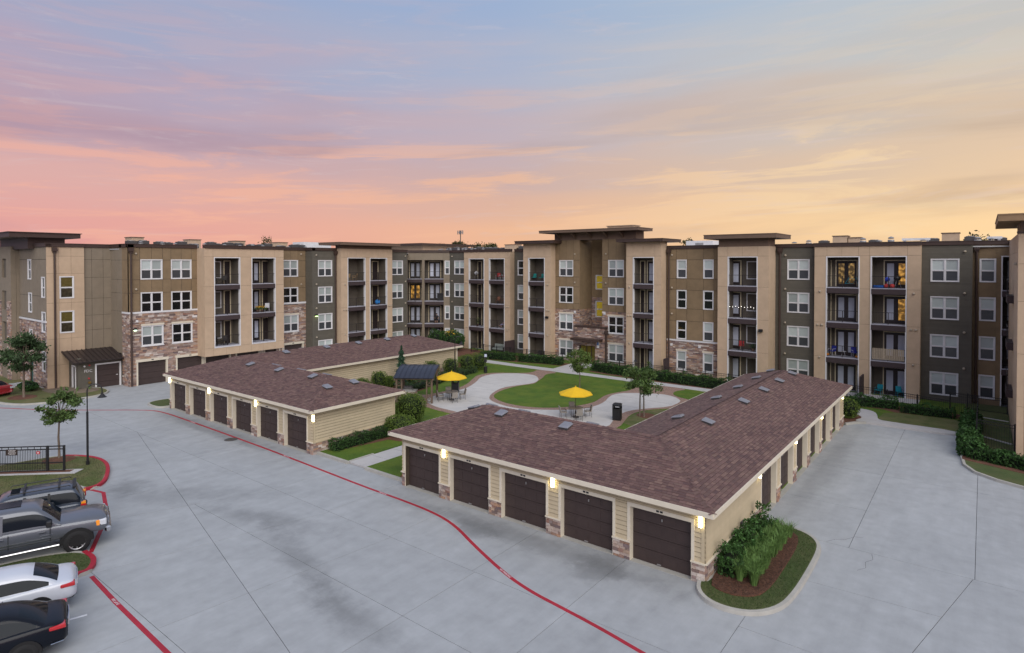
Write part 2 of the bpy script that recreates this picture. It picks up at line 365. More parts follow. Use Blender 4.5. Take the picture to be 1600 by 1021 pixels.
def lap(par, F, u0, u1, z0, z1, holes, m, ex=.155, name='lap_siding'):
    mb = MB(); n = max(1, int((z1-z0)/ex))
    for i in range(n+1):
        a, b = z0+i*ex, min(z0+(i+1)*ex, z1)
        if b-a < .02: continue
        for q in cells(u0, u1, a, b, holes):
            u, v, c, d = q; lo = -.004-.018*(c-a)/ex; hi = -.004-.018*(d-a)/ex
            # local y is minus d
            mb.hexa([(u,.04,c),(v,.04,c),(v,-lo-.0,c),(u,-lo-.0,c),(u,.04,d),(v,.04,d),(v,-hi,d),(u,-hi,d)] if False else
                    [(u,-lo,c),(v,-lo,c),(v,.04,c),(u,.04,c),(u,-hi,d),(v,-hi,d),(v,.04,d),(u,.04,d)], 0, (4, ) if False else ())
    return build(mb, name, m, par, F.M, kind='stuff')
def stone(par, F, u0, u1, z0, z1, holes, m=None, name='stone_veneer', rnd=None, h=(.09, .19), w=(.22, .62), limit=None, gap=.010, base=0.0):
    """stacked stones in uneven courses; the first `limit` go in as parts of their own"""
    rr = rnd or R; mb = MB(); z = z0; cnt = 0
    while z < z1-.02:
        zz = min(z1, z+rr.uniform(*h)); zz = z1 if z1-zz < .06 else zz
        subs = cells(u0, u1, z, zz, holes)
        for q in subs:
            u = q[0]-rr.uniform(0, .2)
            while u < q[1]:
                v = u+rr.uniform(*w)
                a, b = max(u, q[0])+gap*.5, min(v, q[1])-gap*.5
                if q[1]-v < .1: b = q[1]-gap*.5; v = q[1]+1
                u = v
                if b-a < .03: continue
                p = base+rr.uniform(.0, .045); c, d = q[2]+gap*.5, q[3]-gap*.5; e = .008
                pts = [(a,-p+e,c),(b,-p+e,c),(b,.03,c),(a,.03,c),(a,-p,d),(b,-p,d),(b,.03,d),(a,.03,d)]
                if limit and cnt < limit:
                    s = MB(); s.hexa(pts, 0, (4,)); build(s, 'stone', m or STONE, par, F.M); cnt += 1
                else: mb.hexa(pts, 0, (4,))
        z = zz
    if mb.v: build(mb, name, m or STONE, par, F.M, kind='stuff')
_wc = {}
def wmesh(kind, w, h):
    k = (kind, round(w, 2), round(h, 2))
    if k in _wc: return _wc[k]
    t = .095; mb = MB(); f = lambda a, b, d0, d1, c, e: fbox(mb, a, b, d0, d1, c, e)
    f(-w/2, w/2, -.05, .035, h-t, h); f(-w/2, w/2, -.05, .045, 0, t*.8); f(-w/2, -w/2+t, -.05, .03, t*.8, h-t); f(w/2-t, w/2, -.05, .03, t*.8, h-t)
    if kind == 2: f(-.05, .05, -.05, .02, t*.8, h-t); spans = [(-w/2+t, -.05), (.05, w/2-t)]
    else: spans = [(-w/2+t, w/2-t)]
    mid = t*.8+(h-1.8*t)*.49; ps = []
    for a, b in spans:
        f(a, b, -.06, -.005, mid-.03, mid+.03)
        for c, e, up in ((t*.8, mid-.03, 0), (mid+.03, h-t, 1)):
            f(a, b, -.08, -.03, c, c+.035); f(a, b, -.08, -.03, e-.035, e); f(a, a+.04, -.08, -.03, c+.035, e-.035); f(b-.04, b, -.08, -.03, c+.035, e-.035)
            g = MB(); fbox(g, a+.04, b-.04, -.085, -.06 if up else -.055, c+.035, e-.035); ps.append((up, g))
    _wc[k] = (mb.mesh('window', WHITE), [(up, g, {}) for up, g in ps]); return _wc[k]
def window(par, F, uc, z, w=1.95, h=1.92, kind=2, up=None, lo=None, lintel=False, states=None):
    """a framed window; states overrides the look of each pane"""
    me, ps = wmesh(kind, w, h); M = F.M @ T(uc, 0, z)
    o = put('window', me, par, M)
    for i, (isup, g, cache) in enumerate(ps):
        m = (up or GLASS_B) if isup else (lo or GLASS_S)
        if states and i in states: m = states[i]
        if m.name not in cache: cache[m.name] = g.mesh('pane', m)
        put('pane', cache[m.name], o, M)
    if lintel:
        l = MB(); fbox(l, uc-w/2-.06, uc+w/2+.06, -.02, .07, z+h, z+h+.17); build(l, 'lintel', CREAM, par, F.M)
        l = MB(); fbox(l, uc-w/2-.05, uc+w/2+.05, -.02, .08, z-.07, z); build(l, 'sill', WHITE, par, F.M)
    return o
def wdark(): return dict(up=GLASS_D, lo=GLASS_D)
def door(par, F, u0, u1, z0, d, kind, h=2.35, lit=None, pane2=None):
    """a balcony door set against the recess wall at depth d: trim, leaf and panes"""
    t = .09; mb = MB()
    fbox(mb, u0, u0+t, d, d+.05, z0, z0+h); fbox(mb, u1-t, u1, d, d+.05, z0, z0+h); fbox(mb, u0, u1, d, d+.055, z0+h, z0+h+t)
    o = build(mb, 'door' if kind != 'french' else 'french_door', DOORTRIM, par, F.M)
    leaves = [(u0+t, (u0+u1)/2), ((u0+u1)/2, u1-t)] if kind == 'french' else [(u0+t, u1-t)]
    for i, (a, b) in enumerate(leaves):
        l = MB(); fr = min(.17, (b-a)*.24)
        if kind == 'dark':
            fbox(l, a, b, d, d+.02, z0, z0+h); fbox(l, a+fr, b-fr, d+.02, d+.03, z0+.3, z0+h*.45); fbox(l, a+fr, b-fr, d+.02, d+.03, z0+h*.52, z0+h-.2); build(l, 'door_leaf', LEAF_DOOR, o, F.M); continue
        for q in cells(a, b, z0, z0+h, [(a+fr, b-fr, z0+.3, z0+h-.22)]): fbox(l, q[0], q[1], d, d+.03, q[2], q[3])
        l.tube([( (b-.06) if i == 0 else (a+.06), -d-.04, z0+1.0), ((b-.06) if i == 0 else (a+.06), -d-.09, z0+1.0)], .03, 6)
        build(l, 'door_leaf', LEAF_DOOR, o, F.M)
        g = MB(); fbox(g, a+fr, b-fr, d, d+.012, z0+.3, z0+h-.22)
        m = lit if lit else GLASS_C
        if pane2 and i == 1: m = pane2
        build(g, 'pane', m, o, F.M)
    return o
def railing(par, F, u0, u1, z0, d=-.08, h=1.05, slats=False):
    mb = MB(); n = 2
    fbox(mb, u0, u1, d-.025, d+.025, z0+h-.04, z0+h); fbox(mb, u0, u1, d-.02, d+.02, z0+.08, z0+.11)
    um = (u0+u1)/2
    fbox(mb, um-.03, um+.03, d-.03, d+.03, z0, z0+h-.04)
    k = int((u1-u0)/.12)
    for i in range(1, k):
        u = u0+(u1-u0)*i/k
        if slats: fbox(mb, u-.048, u+.048, d+.025, d+.04, z0+.1, z0+h+.02, 1)
        elif abs(u-um) > .05: fbox(mb, u-.005, u+.005, d-.005, d+.005, z0+.11, z0+h-.04)
    return build(mb, 'railing', [RAILM, mat('bamboo_screen', (.42, .34, .25), .9, .15, 8)], par, F.M)
FL = (0, 3.12, 6.27, 9.38)
def recess(par, F, u0, u1, ztop, floors, doors, depth=1.5, zb=0.0, trim=True, zbot=None, fascia=.50, slats=(), reveal=STUCCO):
    """an open balcony bay: lining, white edge trim, slabs with their fascia and rail, doors by floor"""
    mb = MB(); zf = floors[0]
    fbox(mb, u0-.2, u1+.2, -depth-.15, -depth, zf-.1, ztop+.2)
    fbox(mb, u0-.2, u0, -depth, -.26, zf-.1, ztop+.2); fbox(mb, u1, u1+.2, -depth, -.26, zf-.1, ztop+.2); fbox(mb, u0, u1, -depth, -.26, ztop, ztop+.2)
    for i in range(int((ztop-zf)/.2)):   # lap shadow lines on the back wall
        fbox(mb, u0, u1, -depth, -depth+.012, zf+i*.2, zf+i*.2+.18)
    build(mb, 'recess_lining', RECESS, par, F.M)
    if trim:
        t = MB(); w = .085; zt0 = zbot if zbot is not None else zb
        fbox(t, u0-w, u0+.01, -.25, .03, zt0, ztop); fbox(t, u1-.01, u1+w, -.25, .03, zt0, ztop); fbox(t, u0-w, u1+w, -.25, .035, ztop, ztop+w)
        if zbot is not None: fbox(t, u0-w, u1+w, -.25, .035, zt0-w, zt0)
        build(t, 'opening_trim', WHITE, par, F.M)
    for i, z in enumerate(floors):
        if z > .5 and not (zbot is not None and i == 0):
            s = MB(); fbox(s, u0, u1, -depth, -.10, z-.28, z, 1); fbox(s, u0-.02, u1+.02, -.10, .045, z-fascia-.02, z-.06, 0); fbox(s, u0-.02, u1+.02, -.10, .02, z-.06, z+.004, 1)
            b = build(s, 'balcony', [FASCIA, SLABM], par, F.M); railing(b, F, u0+.02, u1-.02, z, slats=(i in slats))
        else:
            s = MB(); fbox(s, u0, u1, -depth, -.02, z-.1, z+.02, 1)
            b = build(s, 'balcony', [FASCIA, SLABM], par, F.M)
            if z > .5: railing(b, F, u0+.02, u1-.02, z)
        for dd in doors:
            a, c, k = dd[:3]; ex = dd[3] if len(dd) > 3 else {}
            e = ex.get(i, {})
            if k == 'window':
                FF = Fr.__new__(Fr); FF.M = F.M @ T(0, depth, 0); window(par, FF, (a+c)/2, z+.62, c-a, 1.75, 2, **e)
            else: door(par, F, a, c, z+.02, -depth+.013, k, **e)
def parapet(par, F, u0, u1, z0=13.05, z1=13.38, d=.10, back=.4, m=None):
    mb = MB(); fbox(mb, u0, u1, -back, d, z0, z1); fbox(mb, u0-.01, u1+.01, -back, d+.03, z1-.06, z1+.002)
    return build(mb, 'parapet_cap', m or CAPM, par, F.M)
def downpipe(par, F, u, z1=13.1, z0=0, d=.12):
    mb = MB(); mb.tube([(u, -d, z0+.05), (u, -d, z1-.45)], .085, 8); fbox(mb, u-.2, u+.2, .0, .3, z1-.45, z1-.1); fbox(mb, u-.14, u+.14, .0, .22, z1-.6, z1-.45)
    return build(mb, 'downpipe', CAPM, par, F.M)
_pk = []
def puck(par, F, u, z, two=False):
    if not _pk:
        mb = MB(); mb.lathe([(.01, 0), (.10, .02), (.10, .08), (.05, .14), (0, .14)], 8); _pk.append(mb.mesh('vent_cap', mat('vent_paint', (.46, .39, .30), .7, .1)))
    for k in ((-.17, .17) if two else (0,)): put('vent_cap', _pk[0], par, F.M @ T(u+k, 0, z) @ Matrix.Rotation(math.pi/2, 4, 'X'))
def overhang(par, F, u0, u1, z0, z1, d0, d1, m=None, name='roof_slab'):
    mb = MB(); e = .0
    fbox(mb, u0, u1, -d0, d1, z0, z1); fbox(mb, u0-.03, u1+.03, -d0-.03, d1+.03, z1-.07, z1+.003)
    return build(mb, name, m or ROOFBAND, par, F.M)
# ------------------------------------------------------------------ the apartment building round the courtyard
AB = thing('apartment_building', 'four storey apartment building in tan, brown and slate with stone base wrapping the courtyard', 'apartment building', (-55, 1.4, 0))
H = math.pi/2
def frm(ox, oy, a):
    F = Fr(ox, oy, a); return F
def win_holes(ws): return [(u-w/2+.03, u+w/2-.03, z+.02, z+h-.02) for (u, z, w, h) in ws]
ROWZ = {4: 10.0, 3: 6.87, 2: 3.70, 1: .58}
def windows(F, specs):
    """specs: (uc, row, kind, extras)"""
    hs = []
    for s in specs:
        uc, row, kind = s[:3]; ex = dict(s[3]) if len(s) > 3 else {}
        w = 1.95 if kind == 2 else 1.06; w = ex.pop('w', w)
        z = ROWZ[row]; window(AB, F, uc, z, w, 1.92, kind, **ex)
        hs.append((uc-w/2+.03, uc+w/2-.03, z+.02, z+1.90))
    return hs
D = wdark()
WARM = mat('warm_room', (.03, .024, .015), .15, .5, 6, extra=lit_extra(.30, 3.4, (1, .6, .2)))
# ---- west wing, front of the stone bay (outward +X; u = world y)
FS = frm(-55, 0, H)
hs = windows(FS, [(3.36, 4, 2), (6.09, 4, 2), (3.36, 3, 2, dict(D)), (6.09, 3, 2, dict(D, states={1: GLASS_D})), (3.41, 2, 2, dict(lintel=True)), (6.14, 2, 2, dict(D, lintel=True))])
gh = [(2.11, 4.62, 0, 2.22), (5.64, 8.08, 0, 2.22)]
def garage_bay(F, u0, u1, h=2.22, par=None, lab=None):
    par = par or AB
    t = MB(); fbox(t, u0-.14, u0+.007, -.18, .04, 0, h-.007); fbox(t, u1-.007, u1+.14, -.18, .04, 0, h-.007); fbox(t, u0-.2, u1+.2, -.18, .07, h-.007, h+.24)
    fbox(t, (u0+u1)/2-.10, (u0+u1)/2+.10, .07, .075, h+.09, h+.17, 1); build(t, 'door_casing', [CREAM, BLACK], par, F.M)
    g = MB(); n = 4
    for i in range(n): fbox(g, u0, u1, -.26, -.18, i*h/n+.008, (i+1)*h/n-.008)
    fbox(g, u0, u1, -.27, -.25, 0, h)
    return build(g, 'garage_door', GDOOR, par, F.M)
wall(AB, FS, 1.40, 8.4, 0, 13.05, hs+gh, MORTAR)
stone(AB, FS, 1.42, 7.62, 0, 6.80, [(h[0]-.04, h[1]+.04, h[2]-.1, h[3]+.16) for h in hs]+[(g[0]-.14, g[1]+.14, 0, 2.46) for g in gh], limit=120)
panels(AB, FS, [1.40, 2.33, 3.36, 4.36, 5.12, 6.09, 7.06, 7.62], [6.98, 8.72, 10.0, 11.85, 13.05], hs, BROWN, .017)
mb = MB(); fbox(mb, 1.38, 7.62, -.02, .06, 6.80, 6.97); build(mb, 'stone_ledge', WHITE, AB, FS.M)
for g in gh: garage_bay(FS, g[0], g[1])
parapet(AB, FS, 1.3, 7.6); downpipe(AB, FS, 1.55)
for z in (12.45, 9.1): puck(AB, FS, 2.0, z)
mb = MB(); fbox(mb, 1.75, 2.0, .04, .20, 5.28, 5.46); build(mb, 'wall_light', BLACK, AB, FS.M)
mb = MB(); fbox(mb, 1.78, 1.97, .06, .16, 5.24, 5.275); build(mb, 'lamp_lens', mat('lens', (.9, 1, .9), .4, 0, emit=(.7, 1, .75), estr=7), AB, FS.M)
mb = MB(); fbox(mb, 1.95, 2.15, .0, .06, 6.0, 6.2); build(mb, 'alarm_box', WHITE, AB, FS.M)
mb = MB(); fbox(mb, 7.1, 7.55, .0, .08, 6.1, 6.3); build(mb, 'vent_grille', WHITE, AB, FS.M)
# south return of the stone bay
FSr = frm(0, 1.40, 0)
wall(AB, FSr, -57.0, -55.04, 0, 13.05, [], MORTAR); stone(AB, FSr, -56.6, -55.02, 0, 6.80, [])
panels(AB, FSr, [-56.6, -55.85, -55.0], [6.98, 8.72, 10.0, 11.85, 13.05], [], BROWN); parapet(AB, FSr, -57, -54.9)
mb = MB(); fbox(mb, -56.6, -54.95, -.02, .06, 6.80, 6.97); build(mb, 'stone_ledge', WHITE, AB, FSr.M)
# ---- tan balcony bay hanging over the garages
FB = frm(-53.4, 0, H)
oh = [(8.62, 11.20, 3.05, 12.08), (12.58, 15.18, 3.05, 12.08)]
wall(AB, FB, 7.62, 16.23, 2.20, 13.05, oh, SHADOWB, .22)
panels(AB, FB, [7.60, 8.45, 9.77, 11.15, 12.45, 13.78, 15.16, 16.25], [2.18, 3.0, 6.1, 9.2, 12.2, 13.05], oh, STUCCO, .008)
mb = MB(); fbox(mb, 7.64, 16.21, -1.6, -.24, 2.22, 2.45); build(mb, 'bay_underside', STUCCO, AB, FB.M)
for y, s in ((7.60, 0), (16.25, 0)):
    Fq = frm(0, y, 0) if y < 10 else frm(0, y, math.pi)
    a, b = (-55.0, -53.4) if y < 10 else (53.4, 55.0)
    wall(AB, Fq, a+(.0 if y < 10 else .04), b-(.04 if y < 10 else .0), 2.18, 13.05, [], STUCCO, .2, -.03); panels(AB, Fq, [a, (a+b)/2, b], [2.18, 6.1, 9.2, 12.2, 13.05], [], STUCCO, .008)
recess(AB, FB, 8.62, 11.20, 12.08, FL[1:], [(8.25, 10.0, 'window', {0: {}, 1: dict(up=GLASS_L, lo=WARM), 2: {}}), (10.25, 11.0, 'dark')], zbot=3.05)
recess(AB, FB, 12.58, 15.18, 12.08, FL[1:], [(12.62, 14.3, 'french', {}), (14.5, 15.4, 'dark')], zbot=3.05)
parapet(AB, FB, 7.6, 16.25)
wall(AB, FS, 8.08, 17.3, 0, 2.3, [(8.4, 10.9, 0, 2.2), (11.7, 14.2, 0, 2.2), (14.9, 16.6, 0, 2.2)], STONE, .3)
for a, b in ((8.4, 10.9), (11.7, 14.2), (14.9, 16.6)): garage_bay(FS, a, b)
# ---- second brown bay over stone
hs = windows(FS, [(18.08, 4, 2), (18.08, 3, 2, dict(D)), (18.12, 2, 2, dict(lintel=True))])
gh = [(17.1, 19.6, 0, 2.22)]
wall(AB, FS, 16.1, 20.3, 0, 13.05, hs+gh, SHADOWB)
panels(AB, FS, [16.25, 17.1, 18.08, 19.06, 20.05], [7.08, 8.72, 10.0, 11.85, 13.05], hs, BROWN, .017)
stone(AB, FS, 16.25, 20.05, 0, 6.86, [(h[0]-.04, h[1]+.04, h[2]-.1, h[3]+.16) for h in hs]+[(16.96, 19.74, 0, 2.46)])
mb = MB(); fbox(mb, 16.25, 20.05, -.02, .07, 6.86, 7.07); build(mb, 'stone_ledge', WHITE, AB, FS.M)
garage_bay(FS, 17.1, 19.6); parapet(AB, FS, 16.2, 20.1)
for z in (12.6, 9.1): puck(AB, FS, 19.45, z)
# ---- slate bay
FA = frm(-53.7, 0, H)
hs = windows(FA, [(21.82, r, 2) for r in (4, 3, 2, 1)])
wall(AB, FA, 20.05, 23.5, 0, 13.05, hs, SLATE); lap(AB, FA, 20.04, 23.45, 0, 13.05, hs, SLATE)
Fq = frm(0, 20.03, 0); wall(AB, Fq, -55, -53.7, 0, 13.05, [], SLATE); lap(AB, Fq, -55, -53.7, 0, 13.05, [], SLATE); parapet(AB, Fq, -55, -53.6)
parapet(AB, FA, 20.0, 23.5); downpipe(AB, FA, 23.2)
for z in (12.5, 9.1, 6.3, 2.9): puck(AB, FA, 20.6, z)
mb = MB(); fbox(mb, 20.4, 20.72, .04, .22, 5.40, 5.58); build(mb, 'wall_light', BLACK, AB, FA.M)
mb = MB(); fbox(mb, 20.43, 20.69, .06, .18, 5.36, 5.395); build(mb, 'lamp_lens', mat('lens_green', (.8, 1, .5), .4, 0, emit=(.65, 1, .35), estr=6), AB, FA.M)
# ---- tan balcony tower
def tan_tower(F, u0, u1, opens, ztop, doors, zwall, joints, band=None, retdepth=1.2, floors=FL, side='both', zs=None, **kw):
    hs = [(a, b, 0, ztop) for a, b in opens]
    wall(AB, F, u0+.012, u1-.012, 0, zwall, hs, SHADOWB, .22)
    panels(AB, F, joints, zs or [0, 3.1, 6.2, 9.3, ztop+.12, zwall], hs, STUCCO, .008)
    for sgn, u in ((-1, u0), (1, u1)):
        mb = MB(); fbox(mb, u if sgn < 0 else u-.2, u+.2 if sgn < 0 else u, -retdepth, -.037, 0, zwall-.002)
        for i, z in enumerate((3.1, 6.2, 9.3)): pass
        build(mb, 'tower_side', STUCCO, AB, F.M)
    for (a, b), dr in zip(opens, doors): recess(AB, F, a, b, ztop, floors, dr, **{**kw, 'slats': (1,) if abs(a-.12) < .01 else ()})
FT = frm(-52.8, 0, H)
tan_tower(FT, 23.42, 31.37, [(24.42, 26.95), (27.78, 30.42)], 12.15,
          [[(24.0, 25.15, 'glass')], [(27.85, 28.85, 'glass'), (29.2, 30.25, 'dark')]], 13.32, [23.42, 24.35, 25.65, 26.98, 27.75, 29.1, 30.45, 31.37])
mb = MB(); fbox(mb, 23.5, 31.3, -1.2, -.05, 13.32, 13.74); build(mb, 'roof_band', ROOFBAND, AB, FT.M)
overhang(AB, FT, 22.65, 31.95, 13.74, 14.07, 3.4, .9)
for u, z, t in ((23.95, 9.0, 0), (23.95, 5.95, 1), (23.95, 3.0, 0), (30.95, 9.2, 0), (30.95, 6.1, 1)): puck(AB, FT, u, z, t)
# ---- slate bay beside the corner
hs = windows(FA, [(33.01, r, 2) for r in (4, 3, 2, 1)])
wall(AB, FA, 31.3, 34.73, 0, 13.05, hs, SLATE); lap(AB, FA, 31.3, 34.73, 0, 13.05, hs, SLATE); parapet(AB, FA, 31.3, 34.73)
mb = MB(); fbox(mb, 34.5, 34.73, -2.6, -.28, 0, 13.05); build(mb, 'end_wall', SLATE, AB, FA.M)
for z in (12.5, 9.1, 6.2, 3.1): puck(AB, FA, 34.4, z)
# ---- chamfered inner corner with open balconies
FD = frm(-55.9, 36.8, math.atan2(3.65, 4.7))
oh = [(.0, 2.04, 0, 12.0), (2.40, 5.06, 0, 12.0)]
hsd = windows(FD, [(5.58, r, 1, dict(w=.72)) for r in (4, 3, 2, 1)])
wall(AB, FD, -.1, 6.0, 0, 13.05, oh+hsd, TAUPE); panels(AB, FD, [-.1, 1.0, 2.2, 3.7, 5.06, 6.0], [0, 3.1, 6.2, 9.3, 12.0, 13.05], oh+hsd, TAUPE, .008); parapet(AB, FD, -.2, 6.1)
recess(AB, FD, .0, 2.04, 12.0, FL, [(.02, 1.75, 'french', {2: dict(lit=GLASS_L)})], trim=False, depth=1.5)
recess(AB, FD, 2.40, 5.06, 12.0, FL, [(2.75, 4.55, 'french')], trim=False, depth=1.5)
# ---- north wing (outward -Y; u = world x), from the corner eastwards
FN0 = frm(0, 40.4, 0)
hs = windows(FN0, [(-49.33, r, 2) for r in (4, 3, 2, 1)])
wall(AB, FN0, -51.3, -47.5, 0, 13.05, hs, SLATE); lap(AB, FN0, -51.2, -47.6, 0, 13.05, hs, SLATE); parapet(AB, FN0, -51.2, -47.6)
for z in (12.5, 9.1, 6.2, 3.1): puck(AB, FN0, -50.7, z)
FN1 = frm(0, 39.5, 0)
tan_tower(FN1, -47.67, -39.77, [(-46.72, -44.15), (-43.19, -40.72)], 12.1,
          [[(-46.5, -45.75, 'dark'), (-45.4, -44.3, 'glass')], [(-41.35, -40.3, 'glass')]], 13.05, [-47.67, -46.65, -45.43, -44.1, -43.2, -41.95, -40.65, -39.77], retdepth=1.0)
parapet(AB, FN1, -47.7, -39.7)
for u, z, t in ((-47.2, 9.0, 0), (-47.2, 5.95, 1), (-47.2, 3.0, 0), (-40.2, 9.0, 0), (-40.2, 5.95, 1), (-40.2, 3.0, 0)): puck(AB, FN1, u, z, t)
hs = windows(FN0, [(-38.25, r, 2, dict(D) if r == 4 else {}) for r in (4, 3, 2, 1)])
wall(AB, FN0, -39.77, -36.6, 0, 13.05, hs, SLATE); lap(AB, FN0, -39.77, -36.7, 0, 13.05, hs, SLATE); parapet(AB, FN0, -39.7, -36.7)
FN2 = frm(0, 38.2, 0)
tan_tower(FN2, -36.71, -32.65, [(-35.86, -33.58)], 12.12, [[(-34.55, -33.45, 'glass')]], 13.9, [-36.71, -35.95, -34.7, -33.5, -32.65], retdepth=1.1, zs=[0, 3.1, 6.2, 9.3, 12.3, 13.9])
overhang(AB, FN2, -37.45, -31.75, 13.9, 14.26, 3.4, .75, CAPM)
for u, z, t in ((-33.05, 9.0, 0), (-33.05, 5.95, 1), (-33.05, 3.0, 0)): puck(AB, FN2, u, z, t)
mb = MB(); fbox(mb, -33.3, -32.95, .0, .25, 5.0, 5.25); build(mb, 'wall_light', BLACK, AB, FN2.M)
# entrance block: brown over stone with the tall stair recess
FE = frm(0, 39.2, 0)
hs = windows(FE, [(-31.12, 4, 2), (-31.12, 3, 2, dict(D)), (-31.12, 2, 2, dict(lintel=True)), (-31.12, 1, 2, dict(lintel=True)), (-24.54, 4, 2), (-24.54, 3, 2), (-24.54, 2, 2, dict(D, lintel=True)), (-24.54, 1, 2, dict(lintel=True))])
rec = [(-29.27, -26.29, 0, 14.2)]
wall(AB, FE, -32.7, -22.4, 0, 14.3, hs+rec, SHADOWB)
panels(AB, FE, [-32.65, -32.1, -31.12, -30.15, -29.27], [6.15, 6.87, 8.79, 9.95, 11.9, 14.3], hs, BROWN, .017)
panels(AB, FE, [-26.29, -25.5, -24.54, -23.55, -22.45], [6.10, 6.87, 8.79, 9.95, 11.9, 14.3], hs, BROWN, .017)
sh = [(h[0]-.04, h[1]+.04, h[2]-.1, h[3]+.16) for h in hs]
stone(AB, FE, -32.65, -29.27, 0, 6.15, sh); stone(AB, FE, -26.29, -22.45, 0, 6.10, sh)
for u, z, t in ((-29.9, 12.6, 0), (-29.9, 9.3, 0), (-25.8, 12.6, 0), (-25.8, 9.3, 0)): puck(AB, FE, u, z, t)
mb = MB(); fbox(mb, -26.1, -25.85, 0, .07, 5.75, 6.0); fbox(mb, -30.0, -29.75, 0, .07, 5.75, 6.0); build(mb, 'alarm_box', WHITE, AB, FE.M)
FR = frm(0, 42.0, 0)
hy = [(-28.65, -27.7, 8.43, 10.16), (-28.65, -27.7, 5.15, 7.07)]
wall(AB, FR, -30, -25.8, 0, 14.3, hy, SHADOWB)
panels(AB, FR, [-29.3, -27.8, -26.2], [7.5, 9.0, 11.0, 14.3], hy, BROWN, .008); stone(AB, FR, -29.3, -26.2, 0, 7.5, hy)
for h in hy: window(AB, FR, (h[0]+h[1])/2+.05, h[2], 1.25, h[3]-h[2], 1, up=GLASS_Y, lo=GLASS_Y)
for x, a in ((-29.27, H), (-26.29, -H)):
    Fq = frm(x, 0, a); u0, u1 = (39.2, 42.0) if a > 0 else (-42.0, -39.2)
    wall(AB, Fq, u0+.04, u1-.04, 0, 14.3, [], MORTAR, .2); panels(AB, Fq, [u0, u1], [6.15, 14.3], [], BROWN, .008); stone(AB, Fq, u0+.02, u1-.06, 0, 6.15, [])
# entrance porch in stone
FP = frm(0, 38.6, 0)
eh = [(-28.95, -26.85, 0, 2.15)]
wall(AB, FP, -29.55, -25.6, 0, 4.2, eh, MORTAR, .4); stone(AB, FP, -29.55, -25.6, 0, 4.2, eh)
mb = MB(); fbox(mb, -29.6, -25.5, -.9, .08, 4.2, 4.38); build(mb, 'porch_cap', CAPM, AB, FP.M)
mb = MB()
for i in range(9): fbox(mb, -29.35+i*.42, -29.23+i*.42, .05, 1.15, 2.86, 2.98)
fbox(mb, -29.45, -25.85, 1.08, 1.16, 2.78, 3.0); fbox(mb, -29.45, -25.85, .05, .12, 2.78, 3.0); fbox(mb, -29.45, -25.85, .02, 1.2, 3.0, 3.03); build(mb, 'entrance_canopy', CAPM, AB, FP.M)
mb = MB()
for a, b in ((-28.95, -28.87), (-28.13, -28.05), (-27.5, -27.42), (-26.93, -26.85)): fbox(mb, a, b, -.35, -.25, 0, 2.15)
fbox(mb, -28.95, -26.85, -.35, -.25, 2.07, 2.15); o = build(mb, 'entrance_door', LEAF_DOOR, AB, FP.M)
for a, b in ((-28.87, -28.13), (-28.05, -27.5), (-27.42, -26.93)):
    mb = MB(); fbox(mb, a, b, -.32, -.30, .05, 2.07); build(mb, 'pane', mat('lobby_glass', (.05, .04, .01), .1, .4, 3, emit=(1, .75, .15), estr=.02), o, FP.M)
mb = MB(); fbox(mb, -26.6, -26.3, .0, .06, 2.0, 2.7); fbox(mb, -26.57, -26.33, .06, .065, 2.3, 2.65, 1); build(mb, 'notice_plaque', [WHITE, mat('plaque_blue', (.08, .16, .4), .5, .1)], AB, FP.M)
downpipe(AB, FP, -25.35, 4.1)
# big porch roof over the entrance block
mb = MB(); fbox(mb, -32.75, -22.1, -1.9, .02, 14.25, 15.1); build(mb, 'roof_band', ROOFBAND, AB, FE.M)
overhang(AB, FE, -34.1, -21.2, 15.1, 15.42, 2.2, 1.35)
for u in [-32.0, -29.9, -27.8, -25.7, -23.7]:
    mb = MB(); mb.hexa([(u,-.02,14.35),(u+.12,-.02,14.35),(u+.12,.0,14.35),(u,.0,14.35),(u,-1.1,15.09),(u+.12,-1.1,15.09),(u+.12,.0,15.09),(u,.0,15.09)]); build(mb, 'bracket', ROOFBAND, AB, FE.M)
mb = MB(); fbox(mb, -26.2, -22.9, -2.5, -1.0, 15.4, 15.75); fbox(mb, -26.3, -22.8, -2.6, -.9, 15.75, 15.83); build(mb, 'roof_hatch_box', [STUCCO], AB, FE.M)
FN3 = frm(0, 37.6, 0)
tan_tower(FN3, -22.47, -18.49, [(-21.6, -19.35)], 12.12, [[(-21.55, -20.95, 'dark'), (-20.75, -18.75, 'french')]], 13.8, [-22.47, -21.7, -20.5, -19.25, -18.49], retdepth=1.5, zs=[0, 3.1, 6.2, 9.3, 12.3, 13.8])
overhang(AB, FN3, -23.3, -18.0, 13.8, 14.12, 4.0, .75, CAPM)
for u, z, t in ((-22.05, 9.0, 0), (-22.05, 5.95, 1), (-22.05, 3.0, 0)): puck(AB, FN3, u, z, t)
FN4 = frm(0, 38.9, 0)
hs = windows(FN4, [(-16.80, 4, 1), (-14.01, 4, 1), (-16.80, 3, 1, dict(D)), (-14.01, 3, 1, dict(D)), (-16.80, 2, 1, dict(D)), (-14.01, 2, 1), (-16.80, 1, 1, dict(lintel=True)), (-14.01, 1, 1, dict(lintel=True))])
wall(AB, FN4, -18.5, -12.7, 0, 13.05, hs, SHADOWB)
panels(AB, FN4, [-18.4, -17.4, -16.25, -14.5, -13.45, -12.78], [3.66, 5.6, 6.87, 8.79, 9.95, 11.9, 13.05], hs, BROWN, .017)
stone(AB, FN4, -18.4, -12.78, 0, 3.50, [(h[0]-.04, h[1]+.04, h[2]-.1, h[3]+.16) for h in hs if h[2] < 2])
mb = MB(); fbox(mb, -18.4, -12.78, -.02, .06, 3.50, 3.66); build(mb, 'stone_ledge', WHITE, AB, FN4.M)
parapet(AB, FN4, -18.4, -12.8); downpipe(AB, FN4, -18.15)
